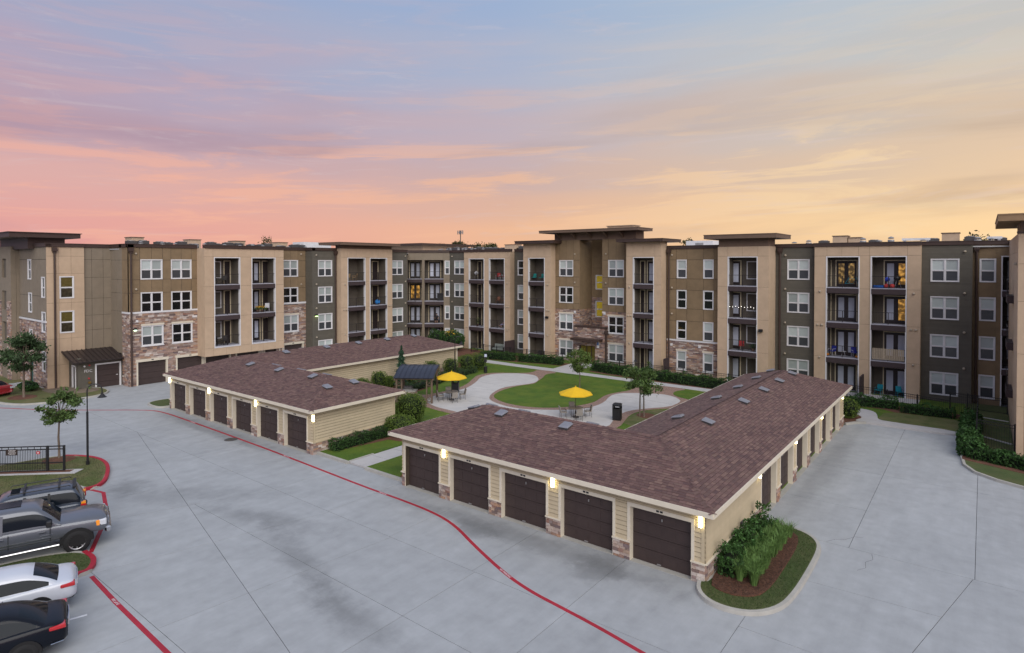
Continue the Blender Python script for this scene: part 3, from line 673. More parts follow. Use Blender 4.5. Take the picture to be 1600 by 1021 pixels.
for z in (12.4, 9.0, 6.3): puck(AB, FN4, -17.85, z)
mb = MB(); fbox(mb, -15.0, -14.75, 0, .07, 2.95, 3.2); fbox(mb, -18.0, -17.75, 0, .07, 2.95, 3.2); build(mb, 'alarm_box', WHITE, AB, FN4.M)
FN5 = frm(0, 38.0, 0)
tan_tower(FN5, -12.77, -7.99, [(-11.72, -9.08)], 12.1, [[(-12.3, -10.95, 'glass'), (-10.45, -8.5, 'window', {0: {}, 1: dict(up=GLASS_S, lo=GLASS_D), 2: {}, 3: {}})]], 13.15, [-12.77, -11.8, -10.4, -9.0, -7.99], retdepth=2.3)
mb = MB(); fbox(mb, -12.7, -8.05, -2.3, -.05, 13.15, 13.9); build(mb, 'roof_band', ROOFBAND, AB, FN5.M)
overhang(AB, FN5, -13.9, -7.18, 13.9, 14.32, 4.6, .75)
mb = MB(); fbox(mb, -8.85, -8.5, .0, .25, 5.1, 5.35); build(mb, 'wall_light', BLACK, AB, FN5.M)
FN6 = frm(0, 40.3, 0)
hs = windows(FN6, [(-5.96, 4, 2), (-5.96, 3, 2), (-5.96, 2, 2), (-5.96, 1, 2)])
wall(AB, FN6, -8.0, -4.3, 0, 13.05, hs, SLATE); lap(AB, FN6, -7.99, -4.4, 0, 13.05, hs, SLATE); parapet(AB, FN6, -8.2, -4.4); downpipe(AB, FN6, -7.55)
for z in (12.3, 9.1, 5.9, 2.95): puck(AB, FN6, -7.1, z)
tan_tower(FN1, -4.42, 3.67, [(-3.38, -.87), (.12, 2.62)], 12.08,
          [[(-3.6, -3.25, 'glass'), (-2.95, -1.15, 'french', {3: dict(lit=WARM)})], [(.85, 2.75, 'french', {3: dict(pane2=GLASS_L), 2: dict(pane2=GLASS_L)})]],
          13.05, [-4.42, -3.4, -2.2, -.9, -.05, 1.4, 2.72, 3.67], retdepth=1.0, slats=())
parapet(AB, FN1, -4.5, 3.7)
for u, z, t in ((-3.95, 9.0, 0), (-3.95, 5.95, 1), (-3.95, 3.0, 0), (3.2, 9.0, 0), (3.2, 5.95, 1), (3.2, 3.0, 0)): puck(AB, FN1, u, z, t)
hs = windows(FN6, [(5.27, r, 2) for r in (4, 3, 2, 1)])
wall(AB, FN6, 3.5, 7.1, 0, 13.05, hs, SLATE); lap(AB, FN6, 3.68, 7.08, 0, 13.05, hs, SLATE); parapet(AB, FN6, 3.6, 7.12)
for z in (12.5, 9.1, 5.9, 2.95): puck(AB, FN6, 6.6, z)
FN7 = frm(0, 40.9, 0)
hs = windows(FN7, [(8.07, 4, 1), (8.07, 3, 1), (8.07, 2, 1), (8.07, 1, 1)])
oh = [(9.0, 11.6, 0, 12.05)]
wall(AB, FN7, 6.9, 12.2, 0, 13.05, hs+oh, BROWN); panels(AB, FN7, [7.0, 7.5, 8.62, 8.95, 10.5, 12.0], [0, 2.6, 5.7, 8.8, 11.95, 13.05], hs+oh, BROWN); parapet(AB, FN7, 7.0, 12.2); downpipe(AB, FN7, 7.36)
recess(AB, FN7, 9.0, 11.6, 12.05, FL, [(9.35, 10.9, 'window', {})])
# ---- east wing, its corner at the right edge of the drive
FW = frm(9.4, 0, -H)     # outward -X; u = -y
bh = [(-38.6, -36.0, 3.3, 12.05)]
wall(AB, FW, -40.9, -25.14, 0, 13.3, [], SHADOWB); panels(AB, FW, [-40.9, -39, -37, -35, -33, -31, -29, -27, -25.1], [0, 3.1, 6.2, 9.3, 12.2, 13.3], [], STUCCO, .008)
for z in (3.12, 6.27, 9.38):
    mb = MB(); fbox(mb, -33.2, -30.6, .0, .35, z-.5, z); b = build(mb, 'balcony', [FASCIA], AB, FW.M); railing(b, FW, -33.2, -30.6, z, d=.3)
puck(AB, FW, -26.5, 11.5, True)
FWs = frm(0, 25.1, 0)
wall(AB, FWs, 9.44, 24, 0, 13.3, [], SHADOWB); panels(AB, FWs, [9.4, 9.75, 12, 14, 16, 20, 24], [0, 3.1, 6.2, 9.3, 11.5, 13.3], [], STUCCO, .008)
parapet(AB, FWs, 9.35, 24, 13.3, 13.4)
mb = MB(); fbox(mb, 9.5, 23.9, -4.5, -.05, 13.4, 14.0); build(mb, 'roof_band', ROOFBAND, AB, FWs.M)
overhang(AB, FWs, 8.45, 24, 14.0, 14.42, 9.5, .9, mat('roof_cap_lit', (.30, .19, .105), .75, .08))  # golden evening light on this slab is put into its lighter colour
# ---- south end of the west wing: stair tower corner
FK = frm(-59.2, 0, H)
kh = [(-2.82, -1.68, 8.30, 10.35), (-2.82, -1.68, 5.10, 7.15)]
wall(AB, FK, -3.76, -.85, 0, 13.05, kh, SHADOWB); panels(AB, FK, [-3.8, -2.85, -1.9, -.85], [0, 2.2, 4.6, 7.9, 10.6, 12.2, 13.05], kh, STUCCO, .008)
for h in kh: window(AB, FK, -2.25, h[2], 1.14, h[3]-h[2], 1, up=mat('stair_glass', (.05, .042, .015), .2, .5, 4, emit=(1, .7, .15), estr=.03), lo=mat('stair_glass_low', (.05, .042, .025), .2, .5, 4))
downpipe(AB, FK, -3.2); parapet(AB, FK, -3.85, -.85)
FK2 = frm(-59.35, 0, H)
wall(AB, FK2, -.9, 1.6, 0, 13.05, [], SHADOWB); panels(AB, FK2, [-.85, -.2, .75, 1.45], [0, 3.4, 5.2, 6.6, 8.2, 10.2, 11.9, 13.05], [], TAUPE); parapet(AB, FK2, -.85, 1.5)
FKr = frm(0, 1.40, 0)
wall(AB, FKr, -59.4, -56.6, 0, 13.05, [], SHADOWB, .2, -.06); panels(AB, FKr, [-59.4, -58, -56.6], [3, 6.98, 8.72, 10.0, 11.85, 13.05], [], TAUPE); parapet(AB, FKr, -59.4, -56.5)
# south facing end wall with the stepped stair windows
FKs = frm(0, -3.8, 0)
kh = [(-64.75, -63.65, 10.0, 11.93), (-60.6, -59.6, 8.38, 10.3), (-64.6, -63.5, 6.85, 8.75), (-60.6, -59.5, 5.2, 7.1), (-64.4, -63.4, 3.4, 5.3), (-60.6, -59.5, 1.6, 3.5)]
wall(AB, FKs, -67.5, -59.24, 0, 13.05, kh+[(-64.4, -63.3, 0, 2.2)], SHADOWB)
panels(AB, FKs, [-67.5, -66.5, -65.5, -64.2, -63, -62, -61, -60.1, -59.2], [6.3, 8.5, 11.9, 13.05], kh, TAUPE, .02)
stone(AB, FKs, -67.5, -59.22, 0, 6.1, kh+[(-64.4, -63.3, 0, 2.2)])
mb = MB(); fbox(mb, -67.5, -59.22, -.02, .07, 6.12, 6.28); build(mb, 'stone_ledge', WHITE, AB, FKs.M)
for h in kh: window(AB, FKs, (h[0]+h[1])/2, h[2], h[1]-h[0], h[3]-h[2], 1, up=GLASS_S, lo=GLASS_D)
mb = MB(); fbox(mb, -64.4, -63.3, -.2, -.15, 0, 2.2); build(mb, 'end_door', mat('teal_door', (.03, .10, .09), .5, .1), AB, FKs.M)
parapet(AB, FKs, -67.5, -59.1)
# far stone pier tower with its broad dark roof
FKt = frm(0, -4.5, 0)
th = [(-70.7, -69.2, 10.1, 12.0), (-70.7, -69.2, 6.9, 8.8), (-70.7, -69.2, 3.8, 5.7)]
wall(AB, FKt, -72.2, -67.52, 0, 13.2, th, TAUPE, .4); stone(AB, FKt, -72.2, -67.5, 0, 7.8, [(-71.0, -68.9, 0, 8)])
for h in th:
    mb = MB(); fbox(mb, h[0], h[1], -.4, -.2, h[2], h[3]); build(mb, 'louvre', RECESS, AB, FKt.M)
mb = MB(); fbox(mb, -67.7, -67.52, -3, -.45, 0, 13.1); build(mb, 'end_wall', TAUPE, AB, FKt.M)
mb = MB(); mb.box(-74.5, -61.6, -5.9, -.4, 13.95, 14.42); mb.box(-74.6, -61.5, -6.0, -.3, 14.36, 14.43); build(mb, 'roof_slab', CAPM, AB)
mb = MB(); mb.box(-72.1, -62.6, -4.3, -1.4, 12.9, 13.95); build(mb, 'roof_band', CAPM, AB)
# annex: low slate service room with a standing seam roof
FX = frm(-56.85, 0, H)
xh = [(-.68, 1.22, 0, 2.15)]
wall(AB, FX, -2.15, 1.4, 0, 2.75, xh, SLATE); lap(AB, FX, -2.15, 1.4, 0, 2.72, [(-.8, 1.34, 0, 2.28)], SLATE)
Fq = frm(0, -2.15, 0); wall(AB, Fq, -59.2, -56.85, 0, 2.9, [(-58.3, -57.5, 0, 2.1)], SLATE); lap(AB, Fq, -59.2, -56.87, 0, 2.9, [(-58.35, -57.35, 0, 2.2)], SLATE)
mb = MB(); fbox(mb, -58.35, -58.25, -.1, .04, 0, 2.15); fbox(mb, -57.5, -57.4, -.1, .04, 0, 2.15); fbox(mb, -58.35, -57.4, -.1, .045, 2.1, 2.2); fbox(mb, -58.25, -57.5, -.12, -.08, 0, 2.1, 1); build(mb, 'side_door', [WHITE, LEAF_DOOR], AB, Fq.M)
g = MB()
for i in range(4): fbox(g, -.68, 1.22, -.2, -.12, i*.537+.008, (i+1)*.537-.008)
fbox(g, .95, 1.1, -.12, -.08, 1.0, 1.05, 1); build(g, 'annex_door', [GDOOR, WHITE], AB, FX.M)
mb = MB(); fbox(mb, -.80, -.673, -.1, .04, 0, 2.27); fbox(mb, 1.213, 1.34, -.1, .04, 0, 2.27); fbox(mb, -.673, 1.213, -.1, .035, 2.143, 2.27); build(mb, 'door_casing', WHITE, AB, FX.M)
mb = MB()
x0, x1, za, zb_ = -56.2, -59.2, 2.62, 3.42
mb.hexa([(x1,-2.75,zb_-.08),(x0,-2.75,za-.08),(x0,1.55,za-.08),(x1,1.55,zb_-.08),(x1,-2.75,zb_),(x0,-2.75,za),(x0,1.55,za),(x1,1.55,zb_)])
for i in range(12):
    y = -2.7+i*.385
    mb.hexa([(x1,y,zb_),(x0,y,za),(x0,y+.05,za),(x1,y+.05,zb_),(x1,y,zb_+.06),(x0,y,za+.06),(x0,y+.05,za+.06),(x1,y+.05,zb_+.06)])
build(mb, 'seam_roof', METALROOF, AB)
# the letters, plates and bells by the annex door
WL = mat('sign_white', (.75, .72, .72), .5, .05); RL = mat('sign_red', (.5, .03, .04), .5, .05)
def text(par, body, size, M, m, name='lettering', ext=.004, align='CENTER'):
    c = bpy.data.curves.new(name, 'FONT'); c.body = body; c.size = size; c.extrude = ext; c.align_x = align; c.align_y = 'CENTER'; c.resolution_u = 2
    o = bpy.data.objects.new(name+'_tmp', c); col.objects.link(o); dg = bpy.context.evaluated_depsgraph_get()
    me = bpy.data.meshes.new_from_object(o.evaluated_get(dg)); bpy.data.objects.remove(o); me.materials.clear(); me.materials.append(m); me.name = name
    return put(name, me, par, M)
# wall text stands on a facade: rotate the flat text upright
UP = Matrix.Rotation(H, 4, 'X')
text(AB, 'FDC', .34, FX.M @ T(-1.35, -.045, 1.68) @ UP, WL)
mb = MB(); mb.lathe([(0, 0), (.1, .0), (.1, .08), (0, .09)], 12)
for nm, u, z, s, m in (('alarm_bell', -1.3, 1.0, .8, RL), ('alarm_bell', -1.25, .62, 1.2, mat('brass', (.4, .25, .08), .3, .1, metal=.8)), ('strobe', -1.65, 2.15, .8, WL), ('strobe', -1.25, 2.2, .7, RL)):
    put(nm, mb.mesh(nm, m), AB, FX.M @ T(u, -.02, z) @ Matrix.Rotation(H, 4, 'X') @ Matrix.Scale(s, 4))
# ---- roof deck
mb = MB()
mb.prism([(-67.4,-3.7),(-59.3,-3.7),(-59.4,1.3),(-55.1,1.5),(-55.1,7.7),(-53.6,7.7),(-53.6,16.2),(-55.1,16.2),(-55.1,20.1),(-53.9,20.1),(-53.9,34.6),(-55.8,36.9),(-51.2,40.5),(-47.6,40.5),(-32.5,40.5),(-29.6,40.5),(-29.6,42.3),(-26.1,42.3),(-26.1,40.5),(-22,40.5),(-12.6,40.5),(-4.4,40.5),(7,40.5),(9.6,40.9),(9.5,25.3),(24,25.3),(24,58),(-73,58),(-73,4),(-67.4,4)], 12.85, 12.95)
build(mb, 'roof_deck', ROOFW, AB)
mb = MB(); mb.prism([(-67.3,-3.4),(-60,-3.4),(-60,1.9),(-57.5,1.9),(-58.6,36.6),(-58.6,40.5),(-54,44),(11.3,43.4),(11.3,27),(23.9,27),(23.9,57.9),(-72.9,57.9),(-72.9,4),(-67.3,4)], 0, 12.8)
build(mb, 'building_core', TAUPE, AB)
# ------------------------------------------------------------------ ground, paving, lawns
def flat(name, poly, z, m, th=.05, kind='structure', parent=None, side=None):
    mb = MB(); mb.prism(poly, z-th, z, 0, None if side is None else 1)
    return build(mb, name, [m]+([side] if side else []), parent, None, kind=kind)
def smooth_poly(p, n=2):
    for _ in range(n):
        q = []
        for i in range(len(p)):
            a, b = p[i], p[(i+1) % len(p)]
            q += [(a[0]*.75+b[0]*.25, a[1]*.75+b[1]*.25), (a[0]*.25+b[0]*.75, a[1]*.25+b[1]*.75)]
        p = q
    return p
def offset(path, d, closed=False):
    n = len(path); out = []
    for i, p in enumerate(path):
        a = path[(i-1) % n] if (closed or i) else path[i]; b = path[(i+1) % n] if (closed or i < n-1) else path[i]
        t = Vector((b[0]-a[0], b[1]-a[1])).normalized(); out.append((p[0]-t.y*d, p[1]+t.x*d))
    return out
def ribbon(name, path, w, z0, z1, m, closed=False, kind='structure', parent=None, **kw):
    a = offset(path, w/2, closed); b = offset(path, -w/2, closed); mb = MB(); n = len(path)
    for i in range(n if closed else n-1):
        j = (i+1) % n
        mb.hexa([(*b[i], z0), (*b[j], z0), (*a[j], z0), (*a[i], z0), (*b[i], z1), (*b[j], z1), (*a[j], z1), (*a[i], z1)], 0, (0,))
    return build(mb, name, m, parent, None, kind=kind, **kw)
def spath(p, n=2):
    for _ in range(n):
        q = [p[0]]
        for a, b in zip(p, p[1:]): q += [(a[0]*.75+b[0]*.25, a[1]*.75+b[1]*.25), (a[0]*.25+b[0]*.75, a[1]*.25+b[1]*.75)]
        p = q+[p[-1]]
    return p
mb = MB(); mb.box(-900, 900, -700, 1100, -.4, -.06); build(mb, 'ground', mat('land', (.06, .07, .03), .95, .3, .05), kind='structure')
# parking lot: a bed with slabs cut by the real joints
lot = put('parking_lot', None, None, T(-20, -6), kind='structure')
mb = MB(); mb.box(-140, 40, -45, 70, -.05, -.018); build(mb, 'slab_bed', BED, lot)
def cutpoly(poly, p, q):
    nx, ny = -(q[1]-p[1]), q[0]-p[0]; dd = [(v[0]-p[0])*nx+(v[1]-p[1])*ny for v in poly]
    if min(dd) > -1e-4 or max(dd) < 1e-4: return [poly]
    A, B = [], []
    for i in range(len(poly)):
        a, b = poly[i], poly[(i+1) % len(poly)]; da, db = dd[i], dd[(i+1) % len(poly)]
        (A if da >= 0 else B).append(a)
        if (da > 0) != (db > 0) and abs(da-db) > 1e-9:
            t = da/(da-db); c = (a[0]+(b[0]-a[0])*t, a[1]+(b[1]-a[1])*t); A.append(c); B.append(c)
    return [x for x in (A, B) if len(x) > 2]
polys = [[(-140,-45),(40,-45),(40,70),(-140,70)]]
def cut(p, q, pred=lambda x, y: True):
    global polys
    out = []
    for P in polys:
        cx = sum(v[0] for v in P)/len(P); cy = sum(v[1] for v in P)/len(P)
        out += cutpoly(P, p, q) if pred(cx, cy) else [P]
    polys = out
cut((0, 6.35), (1, 6.35))
cut((3.58, -50), (3.58, 50), lambda x, y: y > 6.35); cut((1.75, -50), (1.75, 50), lambda x, y: y < 6.35)
SX = lambda y: 3.58 if y > 6.35 else 1.75
west = lambda x, y: x < SX(y); east = lambda x, y: x > SX(y)
cut((0, -4.4), (1, -4.4), west); 
up = lambda x, y: x < SX(y) and y > -4.4; dn = lambda x, y: x < SX(y) and y < -4.4
cut((-25, -7.39), (-8.27, -11.31), dn)
for x in (-3.1, -7.25, -11.9, -16.2, -20.7, -25.0, -29.4, -33.8, -38.2, -42.6, -47, -51.4, -56, -62, -70, -80, -95, -115): cut((x, 0), (x, 1), lambda cx, cy: cx < SX(cy) and cy > -4.4)
for x, dx in ((-3.0, 0), (-7.1, 0), (-11.8, .1), (-16.05, .25), (-20.6, .38), (-25.2, .1), (-29.8, 0), (-34.4, 0), (-39, 0), (-43.6, 0), (-48, 0), (-52.5, 0), (-58, 0), (-66, 0), (-76, 0), (-90, 0), (-110, 0)):
    cut((x, -4.4), (x-dx*4, -8.4), dn)
cut((0, -8.05), (10, -8.15), lambda x, y: -20.7 < x < SX(y) and y < -4.4 and y > -30)
for y in (-13.2, -18, -23, -30): cut((0, y), (1, y), dn)
for y in (11, 17, 23, 29, 38, 48): cut((0, y), (1, y), up)
cut((7.65, 0), (7.65, 1), lambda x, y: x > 3.6 and y > 6.35); cut((7.6, 6.35), (6.0, -1.1), lambda x, y: x > SX(y) and y < 6.35)
cut((0, 2.4), (1, 2.45), lambda x, y: x > SX(y) and y < 6.3 and x < 14); cut((0, -1.8), (10, -1.85), lambda x, y: x > SX(y) and y < 6.3 and x < 14)
cut((0, 17.0), (1, 17.0), lambda x, y: x > SX(y) and y > 6.4)
for x in (12, 16, 22, 30): cut((x, 0), (x, 1), east)
def shrink(P, g):
    cx = sum(v[0] for v in P)/len(P); cy = sum(v[1] for v in P)/len(P); n = len(P); out = []
    for i in range(n):
        a, b, c = Vector(P[i-1]), Vector(P[i]), Vector(P[(i+1) % n]); d1 = (b-a).normalized(); d2 = (c-b).normalized()
        n1 = Vector((-d1.y, d1.x)); n2 = Vector((-d2.y, d2.x)); k = n1+n2
        if k.length < 1e-3: out.append(tuple(b)); continue
        k = k/(1+n1.dot(n2)); out.append((b.x+k.x*g, b.y+k.y*g))
    return out
for P in polys:
    ar = sum(P[i][0]*P[(i+1) % len(P)][1]-P[(i+1) % len(P)][0]*P[i][1] for i in range(len(P)))/2
    if ar < 0: P = P[::-1]
    if abs(ar) < .3: continue
    mb = MB(); mb.prism(shrink(P, .009), -.05, 0); build(mb, 'slab', CONC, lot)
CRK = mat('crack', (.10, .09, .085), .95, .1)
for pth in ([(2.75,6.4),(3.0,6.85),(3.35,7.1),(3.6,7.6),(3.9,7.75)], [(4.4,6.3),(4.5,5.8),(4.3,5.4),(4.38,4.9),(4.15,4.5)]): ribbon('crack', pth, .012, .001, .002, CRK)
# painted fire lane lines with their stencils
redl = put('fire_lane_line', None, None, T(-10, -2), kind='structure', label='long red fire lane line with white stencilled words along both garages')
rp = spath([(-70,-17.5),(-54.14,-8.25),(-50.94,-6.56),(-47.52,-4.1),(-44.1,-1.35),(-42.6,-.85),(-37.81,-.85),(-28.21,-.98),(-23.4,-1.14),(-16.9,-1.40),(-14.7,-1.38),(-12.09,-1.5),(-10.4,-1.92),(-8.57,-2.8),(-6.08,-3.84),(-4.63,-4.22),(-3.48,-4.36),(-1.61,-4.61),(-.12,-4.9),(4,-5.6)], 2)
ribbon('line_paint', rp, .15, .001, .004, REDP, parent=redl, kind='structure')
rp2 = [(-18.05,-13.30),(-15.46,-13.42),(-11.13,-13.53),(-2,-13.8)]
ribbon('line_paint', rp2, .15, .001, .004, REDP, parent=redl, kind='structure')
def near(path, x):
    for a, b in zip(path, path[1:]):
        if min(a[0], b[0]) <= x <= max(a[0], b[0]) and a[0] != b[0]:
            t = (x-a[0])/(b[0]-a[0]); return (x, a[1]+t*(b[1]-a[1])), math.atan2(b[1]-a[1], b[0]-a[0])
for pth, x, s in ((rp, -6.15, 'NO PARKING'), (rp, -15.9, 'FIRE LANE'), (rp, -25.0, 'FIRE LANE'), (rp, -37.4, 'NO PARKING'), (rp2, -15.45, 'FIRE LANE')):
    (px, py), an = near(pth, x); text(redl, s, .125, T(px, py, .005, an), WHITEP, 'stencil', .0005)
# kerbed islands
def island(name_, outer, m, h=.13, kw=.16, km=None, zg=None, label=None, red=None):
    """kerb ring and turf, both part of the setting"""
    outer = outer if sum(outer[i][0]*outer[(i+1) % len(outer)][1]-outer[(i+1) % len(outer)][0]*outer[i][1] for i in range(len(outer))) > 0 else outer[::-1]
    inner = offset(outer, kw, True); mb = MB(); n = len(outer)
    for i in range(n):
        j = (i+1) % n
        mb.hexa([(*outer[i], .0), (*outer[j], .0), (*inner[j], .0), (*inner[i], .0), (*(Vector(outer[i])*.85+Vector(inner[i])*.15), h), (*(Vector(outer[j])*.85+Vector(inner[j])*.15), h), (*inner[j], h), (*inner[i], h)], 0, (0,))
    build(mb, 'kerb', km or KERB, kind='structure')
    flat(name_, inner, (zg or h-.01), m, .12)
ci = smooth_poly([(-.28,-.12),(-.05,-.75),(.45,-1.2),(1.2,-1.32),(2.05,-1.0),(2.65,-.1),(2.82,1.2),(2.85,3.2),(2.82,5.0),(2.66,5.9),(2.1,6.6),(1.2,6.85),(.02,6.85),(.02,.1),(-.2,.1)], 2)
island('planting_island', ci, GRASSI)
flat('mulch_bed', smooth_poly([(.02,.02),(.75,-.42),(1.55,-.2),(2.0,.5),(2.02,3.5),(1.95,5.4),(1.6,6.15),(1.0,6.3),(.02,6.3)], 2), .16, MULCH, .06)
i1 = smooth_poly([(-36.5,-15.2),(-36.2,-12.6),(-35.9,-10.9),(-35.6,-9.6),(-34.9,-8.95),(-34.0,-8.35),(-33.0,-8.1),(-31.9,-8.15),(-30.6,-8.45),(-29.3,-9.0),(-28.4,-9.45),(-27.9,-10.0),(-28.1,-10.5),(-28.9,-10.6),(-29.2,-11.5),(-29.3,-15.2)], 2)
island('turf_island', i1, GRASSD)
# the red painted length of its kerb
redk = [(-35.2,-9.25),(-34.5,-8.72),(-33.4,-8.26),(-32.2,-8.2),(-30.9,-8.44),(-29.3,-9.05),(-28.45,-9.5),(-28.05,-9.98),(-28.12,-10.45)]
ribbon('red_kerb', spath(redk, 2), .18, .002, .142, REDP)
i2 = smooth_poly([(-22.2,-17.5),(-21.62,-15.2),(-21.28,-14.07),(-20.75,-13.2),(-20.2,-12.78),(-19.4,-12.72),(-18.7,-12.95),(-18.25,-13.3),(-18.4,-13.75),(-18.9,-14.2),(-19.2,-17.5)], 2)
island('turf_island', i2, GRASSI)
ribbon('red_kerb', spath([(-20.25,-12.86),(-19.4,-12.80),(-18.8,-13.0),(-18.38,-13.32),(-18.5,-13.72)], 2), .18, .002, .142, REDP)
ribbon('line_paint', [(-28.2,-10.25),(-27.05,-9.95),(-24.2,-10.75),(-22.3,-11.6),(-20.2,-12.65)], .17, .001, .004, REDP, parent=redl)
ribbon('stall_line', [(-15.75,-15.8),(-15.32,-14.28)], .10, .001, .004, WHITEP)
mb = MB(); mb.prism([(-25.35,-12.6),(-24.0,-12.2),(-24.4,-10.95),(-25.7,-11.35)], .001, .004); build(mb, 'accessible_marking', BLUEP, kind='structure')
ribbon('stall_line', [(-27.3,-14.5),(-26.1,-10.9)], .10, .001, .004, WHITEP)
fl = smooth_poly([(-62,-9.5),(-57.9,-8.3),(-55.8,-7.95),(-53.9,-7.2),(-53.1,-6.1),(-52.75,-4.6),(-52.5,-2.4),(-53.1,-1.1),(-54.4,-.4),(-56.3,-.42),(-56.86,-.8),(-56.86,-2.14),(-59.2,-2.14),(-59.2,-3.8),(-62.8,-3.8),(-63.2,-4.6),(-64.5,-7.5)], 1)
island('corner_lawn', fl, GRASSD)
flat('pebble_bed', smooth_poly([(-59.4,-4.25),(-58.3,-4.3),(-56.2,-4.1),(-55.0,-2.9),(-54.6,-1.6),(-55.2,-.85),(-56.75,-.9),(-56.83,-2.12),(-59.18,-2.12),(-59.18,-3.82)], 1), .135, PEBBLE, .06)
flat('mulch_bed', smooth_poly([(-58.2,-6.4),(-57.1,-7.3),(-55.9,-6.9),(-55.5,-5.9),(-56.4,-5.1),(-57.6,-5.4)], 2), .135, MULCH, .06)
flat('mulch_bed', smooth_poly([(-35.3,-10.4),(-34.2,-10.6),(-33.6,-9.8),(-34.0,-8.95),(-35.1,-9.0)], 2), .135, MULCH, .06)
island('turf_island', smooth_poly([(-46.2,-.6),(-46.7,.3),(-46.5,1.5),(-45.6,2.2),(-43.55,2.2),(-43.55,.02),(-43.9,-.62),(-45,-.75)], 2), GRASSI)
# manhole
mb = MB(); mb.lathe([(0, .012), (.40, .012), (.42, .004)], 24, (-31.0, -1.35, 0)); mb.lathe([(0, .018), (.30, .018), (.31, .012)], 24, (-31.0, -1.35, 0)); o = build(mb, 'manhole_cover', UNITD, None, None, label='round iron manhole cover beside the red line in the concrete lot', category='manhole cover')
# ---- courtyard
CG = [(-36.3,.35),(-23.95,.35),(-20.95,.35),(-20.95,5.0),(-19.5,5.0),(-19.5,.35),(-15.9,.35),(-6.4,7),(-6.4,27),(.1,27.2),(.6,28.1),(1.4,28.65),(1.9,28.65),(6.7,28.6),(6.7,40.2),(-55,40.2),(-53,8),(-43.2,8)]
flat('courtyard_lawn', [(-42.9,5),(-15.7,5),(-.2,5),(-.2,27.0),(.35,27.7),(1.2,29.72),(2,29.72),(6.72,29.72),(6.72,40.2),(-54.8,40.2),(-54.8,27.2),(-43.0,27.0)], .10, GRASS, .1)
flat('courtyard_lawn', [(-23.95,.42),(-21.02,.42),(-21.02,5.02),(-23.95,5.02)], .13, GRASS, .12); flat('courtyard_lawn', [(-19.42,.42),(-15.97,.42),(-15.97,5.02),(-19.42,5.02)], .13, GRASS, .12)
ribbon('kerb', [(-24.0,.33),(-21.0,.33)], .16, 0, .15, KERB); ribbon('kerb', [(-19.4,.33),(-15.95,.33)], .16, 0, .15, KERB); ribbon('kerb', [(-21.0,.3),(-21.0,2.2)], .12, 0, .14, KERB)
ribbon('kerb', [(.1,27.3),(.6,28.2),(1.2,28.62)], .16, 0, .15, KERB)
flat('sidewalk', [(-20.92,.42),(-19.48,.42),(-19.48,12.9),(-20.92,12.9)], .112, WALK, .1)
for y in (2.0, 3.6, 5.2, 6.8): ribbon('walk_joint', [(-20.92, y), (-19.48, y)], .015, .1125, .1135, BED)
flat('mulch_bed', smooth_poly([(-23.95,.8),(-23.2,1.2),(-22.7,3.5),(-22.4,5.6),(-23.95,7.2)], 1), .145, MULCH, .1); flat('mulch_bed', smooth_poly([(-16.9,.5),(-16.2,.5),(-15.98,1),(-15.98,6.5),(-16.7,6.5),(-17,2)], 1), .145, MULCH, .1)
flat('mulch_bed', smooth_poly([(-22.9,4.6),(-21.3,4.9),(-21.1,6.2),(-22,7.4),(-23.8,7.6),(-24,5.6)], 1), .149, MULCH, .04)
flat('mulch_bed', [(-36.3,6.9),(-33.6,6.9),(-32.3,10),(-31.9,14),(-32.1,16.8),(-33.6,21.2),(-34.9,24.9),(-35.8,28.5),(-36.8,29.8),(-38.5,30.2),(-43.6,30.4),(-43.6,26.2),(-36.3,26.2)], .104, MULCH, .06)
flat('mulch_bed', [(-40.2,33.6),(-36,34.3),(-31.2,35.2),(-29.3,35.4),(-29.3,37.2),(-54,40.1),(-54,32.6)], .104, MULCH, .06)
flat('mulch_bed', [(-25.3,37.2),(-25.0,34.2),(-22,33.7),(-16.2,33.2),(-12.2,33.0),(-9,33),(-9,36.5),(-12.6,37.4)], .104, MULCH, .06)
flat('mulch_bed', [(-1.0,32.9),(.1,33.9),(1.5,34.0),(2.5,33.3),(5,33.6),(6.6,33.9),(6.6,35.6),(-1.0,36.2)], .104, MULCH, .06)
flat('mulch_bed', [(.02,27.25),(.55,28.2),(.9,29.3),(.3,31.9),(-.9,32.6),(-2,28),(-2,27.2)], .106, MULCH, .06)
# paver field, pale concrete, kidney lawn
pv = smooth_poly([(-28.9,12.9),(-27.0,12.5),(-25.68,12.25),(-24.3,12.2),(-22,12.0),(-16,12),(-12.4,14.5),(-12.15,16.6),(-12.74,18.59),(-13.15,20.0),(-13.15,21.6),(-12.39,23.07),(-11.2,24.3),(-10.9,26.8),(-11.6,27.9),(-12.9,28.3),(-13.6,29.2),(-13.8,30.6),(-13.2,31.9),(-16.2,31.9),(-17.2,30.6),(-18.0,27.5),(-24,20.5),(-27,28.6),(-27.6,30.0),(-27.2,31.9),(-30.0,31.9),(-29.5,30.3),(-29.9,29.2),(-31.5,28.3),(-32.8,27.2),(-33.0,25.5),(-32.2,23.9),(-31.2,22.2),(-30.5,20.8),(-30.15,19.3),(-30.15,16.5),(-30.5,15.2),(-33.4,15.6),(-34.1,13.5),(-30.5,12.6)], 2)
flat('paver_path', pv, .118, PAVER, .1)
